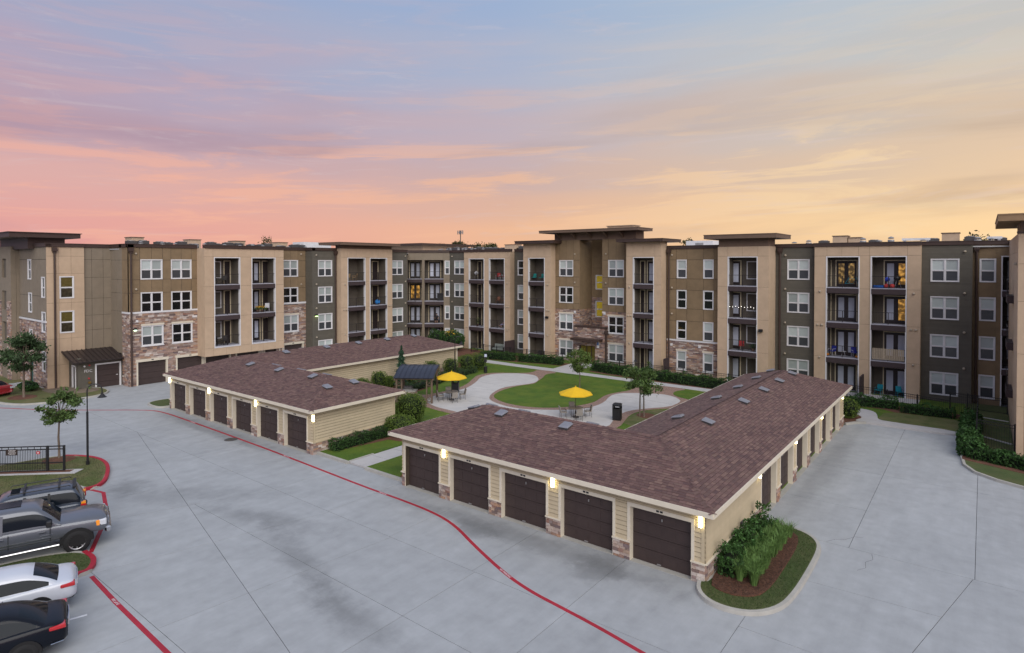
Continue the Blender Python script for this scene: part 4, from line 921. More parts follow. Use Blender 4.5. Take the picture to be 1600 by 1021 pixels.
cc = smooth_poly([(-28.9,14.0),(-29.45,15.45),(-29.65,17.57),(-29.36,19.45),(-29.84,20.82),(-30.76,22.75),(-31.8,24.4),(-32.25,26.2),(-31.7,27.6),(-29.9,28.95),(-28.3,28.95),(-27.2,28.0),(-26.3,26.77),(-26.0,25.33),(-26.73,23.5),(-27.04,22.05),(-26.45,20.07),(-25.6,18.45),(-24.7,17.49),(-23.44,16.88),(-21.77,16.49),(-20.29,16.72),(-18.75,17.74),(-18.04,18.29),(-16.99,19.3),(-16.6,21.07),(-16.79,22.85),(-17.36,24.48),(-17.59,25.83),(-17.0,27.1),(-14.4,28.5),(-13.1,28.2),(-12.1,27.24),(-11.8,26.3),(-11.86,24.39),(-13.2,22.6),(-13.85,21.15),(-13.85,19.76),(-13.4,18),(-12.8,16.2),(-13.5,14),(-16,12.7),(-22,12.6),(-25.2,12.9),(-26.33,12.95),(-27.43,13.31)], 1)
flat('patio', cc, .124, PATIO, .1)
flat('kidney_lawn', smooth_poly([(-25.6,19.0),(-26.2,20.59),(-26.4,22.06),(-26.3,23.81),(-25.85,24.91),(-25.75,26.11),(-26.4,27.84),(-27.3,29.1),(-27.7,30.3),(-27.2,31.4),(-25.2,31.85),(-21.78,31.85),(-18.6,31.75),(-17.6,30.26),(-17.18,28.2),(-17.85,26.4),(-18.0,24.95),(-17.6,23.24),(-17.4,21.78),(-17.9,19.99),(-18.7,18.7),(-20,17.7),(-21.61,17.3),(-23.2,17.5),(-24.6,18.1)], 2), .135, GRASS, .1)
flat('kidney_lawn', smooth_poly([(-13.7,29.29),(-13.8,30.5),(-13.2,31.6),(-11,31.7),(-8,31.6),(-8,27.6),(-10,27.3),(-11.8,27.9),(-12.9,28.3)], 1), .135, GRASS, .1)
flat('mulch_bed', smooth_poly([(-12.8,20.2),(-11.5,19.8),(-11.2,21.0),(-12.2,21.6),(-12.9,21.2)], 2), .112, MULCH, .05)
flat('dry_lawn', smooth_poly([(-12.6,17.2),(-13.05,20.0),(-13.0,21.6),(-12.2,22.9),(-11.0,24.0),(-6.95,25.5),(-6.95,17)], 1), .1075, GRASSD, .05)
flat('sidewalk', [(-41,32.2),(-38.3,31.95),(-33,31.9),(-13,31.9),(-7,31.6),(-1.4,31.9),(-1.4,33.1),(-7,33.1),(-13.2,33.1),(-26.2,33.2),(-26.5,38.6),(-29.3,38.6),(-29.0,33.3),(-33.9,33.2),(-41,33.6)], .13, WALK, .1)
flat('sidewalk', smooth_poly([(-1.4,31.9),(-.5,31.6),(.35,30.9),(.85,29.9),(.5,28.9),(.62,28.6),(1.3,28.62),(6.72,28.5),(6.72,29.72),(2.2,29.78),(1.75,30.2),(1.6,31.4),(1.3,32.5),(.7,33.0),(-.4,33.1),(-1.4,33.1)], 1), .13, WALK, .13)
flat('dry_lawn', [(1.9,29.8),(6.7,29.76),(6.75,33.3),(4.9,33.4),(2.6,33.2),(1.9,32.6),(1.75,31)], .114, GRASSD, .05)
for x in range(-40, -8, 2): ribbon('walk_joint', [(x, 31.92), (x, 33.1)], .015, .1305, .1315, BED)
for p in ([(-29.6,20.2),(-26.6,20.6)],[(-30.4,22.9),(-26.9,22.6)],[(-31.7,25.0),(-26.2,24.8)],[(-29.6,17.6),(-25.2,17.6)],[(-27.9,14.0),(-24.6,16.9)],[(-16.9,20.0),(-13.9,20.0)],[(-16.7,22.9),(-13.3,22.4)],[(-17.6,25.6),(-12.0,25.3)],[(-19.2,17.3),(-19.2,13.0)],[(-16.0,19.9),(-15.4,13.0)]): ribbon('patio_joint', p, .018, .1245, .1255, BED)
# patio slabs at the foot of the building
flat('sidewalk', [(-4.4,37.6),(3.7,37.6),(3.7,39.5),(-4.4,39.5)], .125, WALK, .1)
# ---- lawn at the east wing
rl = [(24,12.5),(14,14.6),(10.9,18.2),(9.4,19.05),(8.4,19.55),(7.45,20.4),(6.95,21.6),(6.78,23.4),(6.72,26),(6.72,29.7),(6.72,33),(9.38,33),(9.38,25.08),(24,25.08)]
island('east_lawn', spath(rl, 0), GRASSI)
flat('mulch_bed', smooth_poly([(6.9,22.6),(7.4,22.4),(9.5,21.6),(12,20.8),(12,23.2),(9.4,24.9),(9.3,25.0),(7.9,25.4),(7.7,33),(6.9,33)], 0), .135, MULCH, .06)
flat('east_lawn', [(7.6,25.9),(9.37,25.9),(9.37,40.7),(6.75,40.7),(6.75,33.2),(7.6,33.2)], .14, GRASSI, .06)
ribbon('kerb', [(7.5,29.3),(9.3,27.9)], .16, .1, .19, WALK); ribbon('kerb', [(7.0,35.6),(9.3,34.9)], .2, .1, .16, WALK)
# ------------------------------------------------------------------ the two L shaped garage blocks
SLOPE = .33; EZ = 2.80; OVH = .46
_tab = {}
def slope_plane(par, o, ang, L, a0, a1, D=3.72, near=None, rnd=None):
    """courses of single shingle tabs: o eave start, ang direction along the eave (slope rises to the left of it), ends move in by a0/a1 per metre"""
    rr = rnd or R; M = T(o[0], o[1], EZ, ang); k = math.sqrt(1+SLOPE**2); ex = .150; mb = MB(); base = MB()
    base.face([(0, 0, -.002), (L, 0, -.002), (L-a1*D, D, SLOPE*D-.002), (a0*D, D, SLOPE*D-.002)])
    build(base, 'roof_underlay', mat('course_shadow', (.05, .03, .035), .95, .1), par, M)  # dark sheet seen between courses, its colour paints their shadow lines
    n = int(D*k/ex)+1; cnt = 0
    for i in range(n):
        y0 = i*ex/k; y1 = min((i+1)*ex/k+.004, D)
        if y0 >= D: break
        x0 = a0*y0; x1 = L-a1*y0; x = x0-(i % 2)*.17-rr.uniform(0, .12)
        xa, xb = a0*y1, L-a1*y1
        while x < x1:
            w = rr.choice((.20, .26, .30, .34)); l, r = max(x+.004, x0), min(x+w-.004, x1); x += w
            if r-l < .03: continue
            lt, rt = max(l, xa) if a0 > 0 else l, min(r, xb) if a1 > 0 else r
            if a0 < 0 and l <= x0+.01: lt = l+a0*(y1-y0)
            if a1 < 0 and r >= x1-.01: rt = r-a1*(y1-y0)
            if rt < lt: rt = lt
            h = rr.uniform(.016, .028)
            pts = [(l, y0+.014, SLOPE*y0+h), (r, y0+.014, SLOPE*y0+h), (rt, y1, SLOPE*y1+.004), (lt, y1, SLOPE*y1+.004)]
            fr = [(l, y0+.014, SLOPE*y0-.002), (r, y0+.014, SLOPE*y0-.002), (r, y0+.014, SLOPE*y0+h), (l, y0+.014, SLOPE*y0+h)]
            if near and cnt < near[1]:
                wx = M @ Vector((l, y0, 0))
                if (wx.x-near[0][0])**2+(wx.y-near[0][1])**2 < near[2]**2 and abs((r-l)-(w-.008)) < 1e-6 and abs(lt-l) < 1e-6 and abs(rt-r) < 1e-6:
                    key = w
                    if key not in _tab:
                        q = MB(); q.face([(0, .014, .022), (w-.008, .014, .022), (w-.008, ex/k+.004, SLOPE*(ex/k+.004)+.004), (0, ex/k+.004, SLOPE*(ex/k+.004)+.004)]); q.face([(0, .014, -.002), (w-.008, .014, -.002), (w-.008, .014, .022), (0, .014, .022)])
                        _tab[key] = q.mesh('shingle', SHINGLE)
                    put('shingle', _tab[key], par, M @ T(l, y0, SLOPE*y0)); cnt += 1; continue
            mb.face(pts); mb.face(fr)
    build(mb, 'shingle_field', SHINGLE, par, M, kind='stuff')
def hipcap(par, p, q):
    p, q = Vector(p), Vector(q); d = (q-p); n = int(d.length/.2); d.normalize(); side = d.cross(Vector((0, 0, 1))).normalized(); mb = MB()
    for i in range(n):
        a = p+d*(i*.2); b = a+d*.23; h = R.uniform(.035, .045)
        mb.face([a-side*.15+Vector((0,0,-.02)), a+Vector((0,0,h)), b+Vector((0,0,h-.02)), b-side*.15+Vector((0,0,-.035))])
        mb.face([a+Vector((0,0,h)), a+side*.15+Vector((0,0,-.02)), b+side*.15+Vector((0,0,-.035)), b+Vector((0,0,h-.02))])
    build(mb, 'ridge_cap', SHINGLE, par, kind='stuff')
_vent = []
def roof_vent(par, x, y, z, ang):
    if not _vent:
        b = MB(); b.box(-.21, .21, -.27, .20, -.12, .11); c = MB()
        c.hexa([(-.26,-.31,.11),(.26,-.31,.11),(.26,.24,.11),(-.26,.24,.11),(-.23,-.28,.14),(.23,-.28,.14),(.19,.19,.20),(-.19,.19,.20)])
        _vent.extend([b.mesh('roof_vent', UNITD), c.mesh('vent_cap', mat('galvanised', (.24, .24, .27), .4, .12, 4, metal=.2))])
    M = T(x, y, z, ang) @ Matrix.Rotation(math.atan(SLOPE)*.6, 4, 'X')
    o = put('roof_vent', _vent[0], par, M); put('vent_cap', _vent[1], o, M)
def siding_wall(par, F, u0, u1, z0, z1, holes, parts=True, ex=.178):
    """lap boards, each one a part of its own when it is long enough to pick out"""
    i = 0; z = z0; rest = MB()
    while z < z1-.02:
        zz = min(z+ex, z1)
        for q in cells(u0, u1, z, zz, holes):
            u, v, c, d = q; d -= .026; lo = .034; hi = .006
            pts = [(u,-lo,c),(v,-lo,c),(v,.03,c),(u,.03,c),(u,-hi,d),(v,-hi,d),(v,.03,d),(u,.03,d)]
            if parts and v-u > .5:
                m = MB(); m.hexa(pts); build(m, 'siding_board', SIDING, par, F.M)
            else: rest.hexa(pts)
        z = zz
    if rest.v: build(rest, 'siding_infill', SIDING, par, F.M, kind='stuff')
def garage_front(par, F, u0, u1, starts, w, lamps, stones, edge=(.1, .1)):
    """a run of overhead doors between piers"""
    ht = 2.12; holes = [(s, s+w, 0, ht) for s in starts]
    wall(par, F, u0, u1, 0, 2.62, holes, SHADOWS, .2)
    trims = [(s-.11, s+w+.11, 0, ht+.15) for s in starts]
    siding_wall(par, F, u0, u1, .76, 2.62, [(a-.0, b, 0, d) for a, b, c, d in trims])
    stone(par, F, u0, u1, .0, .70, [(s-.02, s+w+.02, 0, 1) for s in starts], limit=stones, h=(.10, .17), w=(.16, .34), base=.03)
    mb = MB()
    for a, b, c, d in cells(u0, u1, .70, .76, [(s-.02, s+w+.02, 0, 1) for s in starts]): fbox(mb, a-.03, b+.03, -.02, .095, c, d)
    build(mb, 'water_table', CREAM, par, F.M)
    num = 0
    for s in starts:
        t = MB(); fbox(t, s-.12, s, -.05, .045, .77, ht); fbox(t, s+w, s+w+.12, -.05, .045, .77, ht); fbox(t, s-.12, s+w+.12, -.05, .05, ht, ht+.15)
        fbox(t, s-.02, s+.008, -.212, .03, 0, ht-.008); fbox(t, s+w-.008, s+w+.02, -.212, .03, 0, ht-.008); fbox(t, s+.008, s+w-.008, -.212, .03, ht-.008, ht+.02)
        fbox(t, s+w/2-.13, s+w/2-.02, .05, .06, ht+.05, ht+.12, 1); fbox(t, s+w/2+.02, s+w/2+.13, .05, .06, ht+.05, ht+.12, 1)
        build(t, 'door_casing', [CREAM, BLACK], par, F.M)
        g = MB(); n = 4
        fbox(g, s, s+w, -.28, -.25, 0, ht)
        for i in range(n): fbox(g, s, s+w, -.26, -.215, i*ht/n+.006, (i+1)*ht/n-.014)
        for i in range(n):
            for k in range(4):
                a = s+.08+k*(w-.1)/4; fbox(g, a, a+(w-.1)/4-.08, -.216, -.206, i*ht/n+.09, (i+1)*ht/n-.09)
        gd = build(g, 'garage_door', GDOOR, par, F.M)
        hd = MB(); fbox(hd, s+w/2-.02, s+w/2+.02, -.2, -.17, ht-.38, ht-.28, 0); fbox(hd, s+w*.42, s+w*.42+.16, -.2, -.16, .06, .09, 0); build(hd, 'door_handle', METAL, gd, F.M)
        th = MB(); fbox(th, s, s+w, -.24, .06, 0, .012); build(th, 'threshold', KERB, par, F.M)
    for u in lamps:
        b = MB(); fbox(b, u-.055, u+.055, .03, .05, 2.0, 2.5); fbox(b, u-.085, u+.085, .03, .16, 2.47, 2.50); o = build(b, 'wall_light', METAL, par, F.M)
        g = MB(); fbox(g, u-.055, u+.055, .05, .14, 2.06, 2.47); build(g, 'lamp_glass', SCONCE, o, F.M)
def eaves(par, poly, inner=None):
    """white fascia along the eave outline and a soffit beneath"""
    n = len(poly)
    for i in range(n):
        a, b = Vector(poly[i]), Vector(poly[(i+1) % n]); d = (b-a).normalized(); o = Vector((d.y, -d.x)); mb = MB()
        p = [a-d*.0, b+d*.0, b-o*.04, a-o*.04]; p2 = [a+o*.035-d*.0, b+o*.035+d*.0]
        a1, b1, b0, a0 = a+o*.03, b+o*.03, b-o*.02, a-o*.02
        mb.hexa([(*a1, EZ-.17), (*b1, EZ-.17), (*b0, EZ-.17), (*a0, EZ-.17), (*a1, EZ+.012), (*b1, EZ+.012), (*b0, EZ+.012), (*a0, EZ+.012)])
        build(mb, 'fascia', CREAM, par)
    mb = MB(); mb.prism(poly, EZ-.175, EZ-.15); build(mb, 'soffit', SOFFIT, par)
# ---- east block
GB = thing('garage_block', 'L shaped garage with mauve shingle roof and five doors facing the near lot', 'garage', (-8, 3.2, 0), group='garage blocks in front of the courtyard')
pB = [(-16.5,-.5),(.47,-.5),(.47,27.6),(-6.98,27.6),(-6.98,6.95),(-16.5,6.95)]
eaves(GB, pB)
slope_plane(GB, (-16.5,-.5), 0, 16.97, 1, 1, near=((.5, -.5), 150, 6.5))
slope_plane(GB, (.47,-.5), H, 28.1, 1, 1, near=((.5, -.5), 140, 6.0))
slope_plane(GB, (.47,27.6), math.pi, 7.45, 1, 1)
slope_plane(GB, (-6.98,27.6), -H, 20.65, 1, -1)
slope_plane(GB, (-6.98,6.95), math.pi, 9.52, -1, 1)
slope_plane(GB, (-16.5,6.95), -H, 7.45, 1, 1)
rz = EZ+SLOPE*3.72
for p, q in (((-16.5,-.5,EZ),(-12.78,3.22,rz)), ((-16.5,6.95,EZ),(-12.78,3.22,rz)), ((-12.78,3.22,rz),(-3.25,3.22,rz)), ((.47,-.5,EZ),(-3.25,3.22,rz)), ((-3.25,3.22,rz),(-3.25,23.88,rz)), ((.47,27.6,EZ),(-3.25,23.88,rz)), ((-6.98,27.6,EZ),(-3.25,23.88,rz))): hipcap(GB, p, q)
def vz(d): return EZ+SLOPE*d
for x in (-11.48, -7.6): roof_vent(GB, x, 2.65, vz(3.15), 0)
for y in (7.5, 13.0, 16.9, 20.45, 23.8): roof_vent(GB, -2.66, y, vz(3.13), H)
for y in (8.0, 13.6, 17.5, 21.4, 24.9): roof_vent(GB, -4.3, y, vz(2.68), -H)
for x in (-13.3, -11.1, -7.0): roof_vent(GB, x, 4.0, vz(2.75), math.pi)
roof_vent(GB, -13.9, 3.3, vz(2.6), -H)
F1 = frm(0, 0, 0)
garage_front(GB, F1, -15.98, 0, [-15.74+3.2*i for i in range(5)], 2.44, [-12.92, -6.52, -.14], 60)
F2 = frm(0, 0, H)
garage_front(GB, F2, 0.0, 27.1, [6.9+3.22*i for i in range(6)], 2.44, [6.45, 12.95, 19.4, 26.3], 150)
F3 = frm(-15.98, 0, -H); wall(GB, F3, -6.45, 0, 0, 2.62, [], SHADOWS); siding_wall(GB, F3, -6.45, 0, .76, 2.62, []); stone(GB, F3, -6.45, 0, 0, .74, [], limit=20, h=(.10,.17), w=(.16,.34))
F4 = frm(0, 6.45, math.pi); wall(GB, F4, 6.5, 15.98, 0, 2.62, [], SIDING); lap(GB, F4, 6.5, 15.98, .0, 2.62, [], SIDING, .178)
F5 = frm(-6.5, 0, -H); wall(GB, F5, -27.1, -6.45, 0, 2.62, [], SIDING); lap(GB, F5, -27.1, -6.45, 0, 2.62, [], SIDING, .178)
F6 = frm(0, 27.1, math.pi); wall(GB, F6, 0, 6.5, 0, 2.62, [], SIDING); lap(GB, F6, 0, 6.5, 0, 2.62, [], SIDING, .178)
mb = MB(); fbox(mb, -.12, .0, -.01, .045, .76, 2.62); build(mb, 'corner_board', SIDING, GB, F1.M)
mb = MB(); fbox(mb, .0, .12, .0, .04, .76, 2.62); build(mb, 'corner_board', SIDING, GB, F2.M)
mb = MB(); fbox(mb, 3.9, 4.15, .03, .1, .75, .95); build(mb, 'hose_box', UNITD, GB, F2.M)
# ---- west block
GA = thing('garage_block', 'L shaped garage with mauve shingle roof and six doors left of the courtyard path', 'garage', (-33, 3.2, 0), group='garage blocks in front of the courtyard')
pA = [(-43.4,-.42),(-23.45,-.42),(-23.45,6.95),(-35.85,6.95),(-35.85,26.4),(-43.4,26.4)]
eaves(GA, pA); DA = 3.68
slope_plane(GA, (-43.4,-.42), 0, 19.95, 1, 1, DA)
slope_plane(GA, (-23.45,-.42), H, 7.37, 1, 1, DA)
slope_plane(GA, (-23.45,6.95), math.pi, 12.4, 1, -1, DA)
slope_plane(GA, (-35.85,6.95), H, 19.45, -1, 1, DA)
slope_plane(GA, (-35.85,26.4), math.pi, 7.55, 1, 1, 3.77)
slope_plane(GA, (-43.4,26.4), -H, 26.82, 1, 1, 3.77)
ra = EZ+SLOPE*DA; rb = EZ+SLOPE*3.775
for p, q in (((-43.4,-.42,EZ),(-39.66,3.3,ra)), ((-23.45,-.42,EZ),(-27.13,3.27,ra)), ((-23.45,6.95,EZ),(-27.13,3.27,ra)), ((-39.6,3.27,ra),(-27.13,3.27,ra)), ((-39.62,3.3,rb),(-39.62,22.6,rb)), ((-35.85,26.4,EZ),(-39.62,22.63,rb)), ((-43.4,26.4,EZ),(-39.62,22.63,rb))): hipcap(GA, p, q)
for x in (-35.9, -32.0, -27.9): roof_vent(GA, x, 2.75, vz(3.15), 0)
roof_vent(GA, -24.4, 3.2, vz(.9), H) if False else None
roof_vent(GA, -25.6, 2.2, vz(2.1), H); roof_vent(GA, -25.6, 4.3, vz(2.1), H)
for y in (7.7, 11.75, 15.3, 18.8, 22.4): roof_vent(GA, -39.2, y, vz(3.3), H)
for y in (9.8, 13.6, 17.2, 20.8): roof_vent(GA, -40.3, y, vz(3.0), -H)
for x in (-34.6, -31.3, -28.2): roof_vent(GA, x, 4.0, vz(2.75), math.pi)
F1 = frm(0, .06, 0)
garage_front(GA, F1, -43.3, -23.95, [-43.02+3.2*i for i in range(6)], 2.44, [-43.16, -36.72, -30.32, -23.83+.02], 80)
F2 = frm(-23.95, 0, H)
wall(GA, F2, .06, 6.45, 0, 2.62, [], SHADOWS); siding_wall(GA, F2, .06, 6.45, .76, 2.62, []); stone(GA, F2, .06, 6.45, 0, .70, [], limit=60, h=(.10,.17), w=(.18,.42), base=.03)
mb = MB(); fbox(mb, .03, 6.48, -.02, .095, .70, .76); build(mb, 'water_table', SIDING, GA, F2.M)
mb = MB(); fbox(mb, .06, .18, 0, .04, .76, 2.62); fbox(mb, 6.33, 6.45, 0, .04, .76, 2.62); build(mb, 'corner_board', SIDING, GA, F2.M)
F3 = frm(-36.3, 0, H)
wall(GA, F3, 6.45, 25.95, 0, 2.62, [], SHADOWS); siding_wall(GA, F3, 6.45, 25.95, .76, 2.62, []); stone(GA, F3, 6.45, 25.95, 0, .74, [], limit=40, h=(.10,.17), w=(.2,.5), base=.03)
mb = MB(); fbox(mb, 25.8, 25.95, 0, .04, 0, 2.62); build(mb, 'corner_board', CREAM, GA, F3.M)
F4 = frm(0, 6.45, math.pi); wall(GA, F4, 23.95, 36.3, 0, 2.62, [], SIDING); lap(GA, F4, 23.95, 36.3, 0, 2.62, [], SIDING, .178)
F5 = frm(0, 25.95, math.pi); wall(GA, F5, 36.3, 43.0, 0, 2.62, [], SIDING); lap(GA, F5, 36.3, 43, 0, 2.62, [], SIDING, .178)
F6 = frm(-43.3, 0, -H); wall(GA, F6, -25.95, -.06, 0, 2.62, [], SIDING); stone(GA, F6, -25.95, -.06, 0, .74, [], h=(.12,.2), w=(.3,.6))
# ------------------------------------------------------------------ plants
def leaves(pts, size, mb=None, up=.3, m=0, rnd=None):
    rr = rnd or R; mb = mb or MB()
    for p in pts:
        n = Vector((rr.gauss(0, 1), rr.gauss(0, 1), rr.gauss(0, 1)+up)).normalized(); a = n.orthogonal().normalized(); a.rotate(Matrix.Rotation(rr.uniform(0, 6.28), 3, n)); b = n.cross(a)
        s = size*rr.uniform(.6, 1.35); p = Vector(p); mb.face([p-a*s, p-b*s*.45, p+a*s, p+b*s*.45], m)
    return mb
def in_ell(rx, ry, rz, shell=.0, rnd=None, sq=2.0):
    rr = rnd or R
    while True:
        x, y, z = rr.uniform(-1, 1), rr.uniform(-1, 1), rr.uniform(-1, 1); q = abs(x)**sq+abs(y)**sq+abs(z)**sq
        if shell**sq <= q <= 1: return (x*rx, y*ry, z*rz)
def bush(name, label, cat, loc, rx, ry, h, n, size, m, sq=2.4, group=None, core=.82, lump=.07, rz=0):
    t = thing(name, label, cat, loc, rz, group); rr = random.Random(int(loc[0]*131+loc[1]*71)); L = T(*loc, rz)
    pts = []
    ph = [(rr.uniform(-1, 1), rr.uniform(-1, 1), rr.uniform(0, 6)) for _ in range(6)]
    for _ in range(n):
        x, y, z = in_ell(1, 1, 1, .80, rr, sq); k = 1+lump*sum(math.sin(5*(a*x+b*y+z)+c) for a, b, c in ph)/2
        pts.append((x*rx*k, y*ry*k, h/2+z*h/2*k))
    o = build(leaves(pts, size, rnd=rr), 'foliage', m, t, L)
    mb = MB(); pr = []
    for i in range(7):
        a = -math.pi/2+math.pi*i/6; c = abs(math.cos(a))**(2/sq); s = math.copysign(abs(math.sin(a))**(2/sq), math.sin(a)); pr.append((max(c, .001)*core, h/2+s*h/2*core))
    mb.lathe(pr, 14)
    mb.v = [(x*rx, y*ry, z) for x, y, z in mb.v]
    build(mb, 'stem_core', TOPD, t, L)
    return t
def hedge(label, path, w, h, dens, size, m=None, cat='hedge', name='hedge', group=None, rough=.10, z0=.1):
    m = m or HEDGE; rr = random.Random(len(path)*17+int(path[0][0]*13)); t = thing(name, label, cat, (path[0][0], path[0][1], z0), 0, group)
    pts = []; cmb = MB()
    for a, b in zip(path, path[1:]):
        a, b = Vector(a), Vector(b); L = (b-a).length; d = (b-a)/L; s = Vector((-d.y, d.x)); n = int(L*(w+2*h)*dens)
        for _ in range(n):
            u = rr.uniform(0, L); side = rr.random()*(w+2*h); bump = rough*math.sin(u*3.1+a.x)+rough*.6*math.sin(u*7.3+a.y)+rr.uniform(-rough, rough)*.5
            if side < w: off, z = side-w/2, h+bump
            elif side < w+h: off, z = -w/2-bump*.6, (side-w)
            else: off, z = w/2+bump*.6, (side-w-h)
            p = a+d*u+s*off; pts.append((p.x, p.y, z0+z+rr.uniform(-.03, .03)))
        for end, q0, od in ((0, a, -d), (1, b, d)):
            for _ in range(int(w*h*dens*1.2)):
                off, z = rr.uniform(-w/2, w/2), rr.uniform(0, h); p = q0+od*rr.uniform(-.05, .08)+s*off; pts.append((p.x, p.y, z0+z))
        a, b = a+d*.14, b-d*.14
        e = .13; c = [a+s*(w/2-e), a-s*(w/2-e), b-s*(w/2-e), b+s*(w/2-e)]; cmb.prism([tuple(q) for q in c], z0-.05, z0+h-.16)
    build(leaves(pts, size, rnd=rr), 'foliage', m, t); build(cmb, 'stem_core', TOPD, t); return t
def tree(name, label, loc, h, crown, n, size, m, trunk_r=.07, base=None, clumps=22, group=None, cat='tree', lean=0, stems=1, fill=1.0):
    """tapering trunk, limbs that reach every clump, and leaf sized faces round the clumps"""
    rr = random.Random(int(abs(loc[0]*37)+abs(loc[1]*91))); t = thing(name, label, cat, loc, 0, group); L = T(*loc)
    rx, ry, rz_ = crown; cz = h-rz_; mb = MB(); tops = []
    for s in range(stems):
        ox = (s-(stems-1)/2)*.35; p = [(ox, 0, 0)]; k = 5
        for i in range(1, k+1): p.append((ox*(1-i/k*.3)+lean*i/k+rr.uniform(-.03, .03), rr.uniform(-.03, .03), cz*1.05*i/k+(.2 if i == k else 0)))
        mb.tube(p, [trunk_r*(1.15-.65*i/k) for i in range(k+1)], 7); tops.append(Vector(p[-2]))
    lf = MB(); cl = []
    for i in range(clumps):
        x, y, z = in_ell(1, 1, 1, .35, rr, 2.0); taper = 1-.35*max(z, 0)
        c = Vector((x*rx*taper+lean, y*ry*taper, cz+z*rz_)); cl.append(c)
        st = tops[i % stems]; st = Vector((st.x, st.y, min(st.z, c.z-.1) if c.z > st.z*.6 else st.z*.8)); md = (st+c)/2+Vector((rr.uniform(-.1, .1), rr.uniform(-.1, .1), .08)); mb.tube([st, md, c], [trunk_r*.35, trunk_r*.22, trunk_r*.08], 5)
        r = (rx+rz_)*.5*rr.uniform(.22, .40)*fill; pts = []
        for _ in range(n//clumps):
            q = Vector((rr.gauss(0, .5), rr.gauss(0, .5), rr.gauss(0, .36)))*r; pts.append(c+q)
        leaves(pts, size, lf, rnd=rr)
    build(mb, 'trunk', BARK, t, L, smooth=True); build(lf, 'crown', m, t, L)
    return t
tree('small_tree', 'young round crowned tree on the turf island just behind the sliding gate', (-34.92,-9.62,.12), 3.95, (1.02,1.0,1.05), 3800, .085, TREEL, .06, clumps=30, fill=.8)
tree('small_tree', 'spreading dark tree on the corner lawn before the stone end wall', (-56.7,-6.1,.12), 5.35, (1.9,1.75,1.5), 5200, .12, TREED, .09, clumps=40, fill=.8)
tree('small_tree', 'thin pale green tree on the kidney lawn before the entrance', (-20.78,25.4,.12), 3.75, (1.15,1.15,1.0), 3200, .085, TREEY, .05, clumps=26, fill=1.0)
tree('small_tree', 'broad young tree with twin stems beside the patio litter bin', (-12.25,20.3,.1), 3.75, (1.5,1.5,.95), 4200, .095, TREEL, .055, clumps=34, stems=2, fill=.85)
def conifer(loc, h, r, label):
    rr = random.Random(3); t = thing('conifer', label, 'conifer', loc); L = T(*loc); mb = MB(); mb.tube([(0,0,0),(0,0,h*.6),(0,0,h)], [.07,.05,.012], 6); build(mb, 'trunk', BARK, t, L); pts = []
    for i in range(3600):
        z = rr.random()**1.2; rad_ = r*(1-z)**.8*(.75+.25*math.sin(z*40)); a = rr.uniform(0, 6.28); q = rr.uniform(.35, 1)*rad_*(1+.25*math.sin(a*3+z*12)); pts.append((q*math.cos(a), q*math.sin(a), .35+z*(h-.35)-.12*q))
    build(leaves(pts, .07, up=.0, rnd=rr), 'crown', CONIF, t, L)
conifer((-34.6,16.6,.1), 3.85, .95, 'narrow dark conifer behind the pergola against the beige garage wall')
TG = 'clipped shrubs along the garage wall'
for (x, y, r, h, lb) in ((-35.1,12.5,.66,1.35,'clipped shrub at the garage roof edge, leftmost along the beige wall'), (-35.0,14.3,.70,1.75,'tall clipped shrub left of the conifer by the beige wall'), (-35.2,15.6,.48,1.1,'small shrub tucked against the conifer on its left'),
        (-35.1,18.4,.62,1.5,'rounded shrub just right of the conifer by the beige wall'), (-35.0,20.9,.72,1.85,'boxy clipped shrub between the conifer and the lamp post'), (-35.0,23.6,.72,1.75,'clipped shrub left of the courtyard lamp post'),
        (-35.0,26.0,.82,1.9,'full round shrub at the end of the beige garage wall'), (-35.1,28.0,.82,1.75,'round shrub farthest along, past the garage corner')):
    bush('clipped_shrub', lb, 'shrub', (x, y, .1), r, r, h, 1900, .055, TOPI, 3.0, TG)
bush('clipped_shrub', 'large dark ball shrub between the two garages behind the flat one', 'shrub', (-24.7,8.6,.1), 1.05, 1.05, 2.1, 4200, .06, TOPI, 2.5, 'ball shrubs between the garages')
bush('clipped_shrub', 'low flattened ball shrub at the end of the hedge between the garages', 'shrub', (-22.85,5.95,.1), .95, .95, 1.25, 3400, .055, TOPI, 3.0, 'ball shrubs between the garages')
hedge('low clipped hedge along the stone base of the west garage side wall', [(-23.35,1.0),(-23.3,5.4)], .75, .62, 420, .05)
hedge('low shrub row behind the conifer bed edging the patio lawn', [(-32.6,14.6),(-33.2,18.5),(-34.0,22.5),(-34.6,26.6)], 1.1, .55, 200, .06, TREED, 'shrub row', 'shrub_row', rough=.16)
hedge('dark hedge along the patios left of the entrance walk', [(-40,34.2),(-35.6,35.1)], 1.0, .85, 170, .07)
hedge('dark hedge below the entrance windows left of the front path', [(-35.0,35.2),(-31.0,35.9),(-29.6,36.0)], 1.0, .85, 170, .07)
hedge('long dark hedge right of the entrance below the stone wall', [(-25.1,35.2),(-22,34.7),(-16.2,34.2),(-9,33.8)], 1.0, .9, 170, .07, rough=.13)
hedge('leafy hedge patch by the path beyond the far garage end', [(-.6,34.2),(2.5,35.0)], 1.0, .7, 220, .07, SHRUBB, rough=.15)
hedge('loose hedge patch on the lawn before the slate bay', [(2.9,33.9),(6.2,34.0)], .9, .65, 220, .07, SHRUBB, rough=.15)
bush('shrub', 'olive rounded shrub at the far end of the east garage', 'shrub', (-.05,29.4,.1), .8, .8, 1.45, 1800, .06, TOPI, 2.4)
hedge('bushy hedge along the drive kerb before the tall black fence', [(7.25,23.4),(7.2,26.0),(7.2,32.6)], .8, .85, 240, .09, SHRUBB, rough=.22)
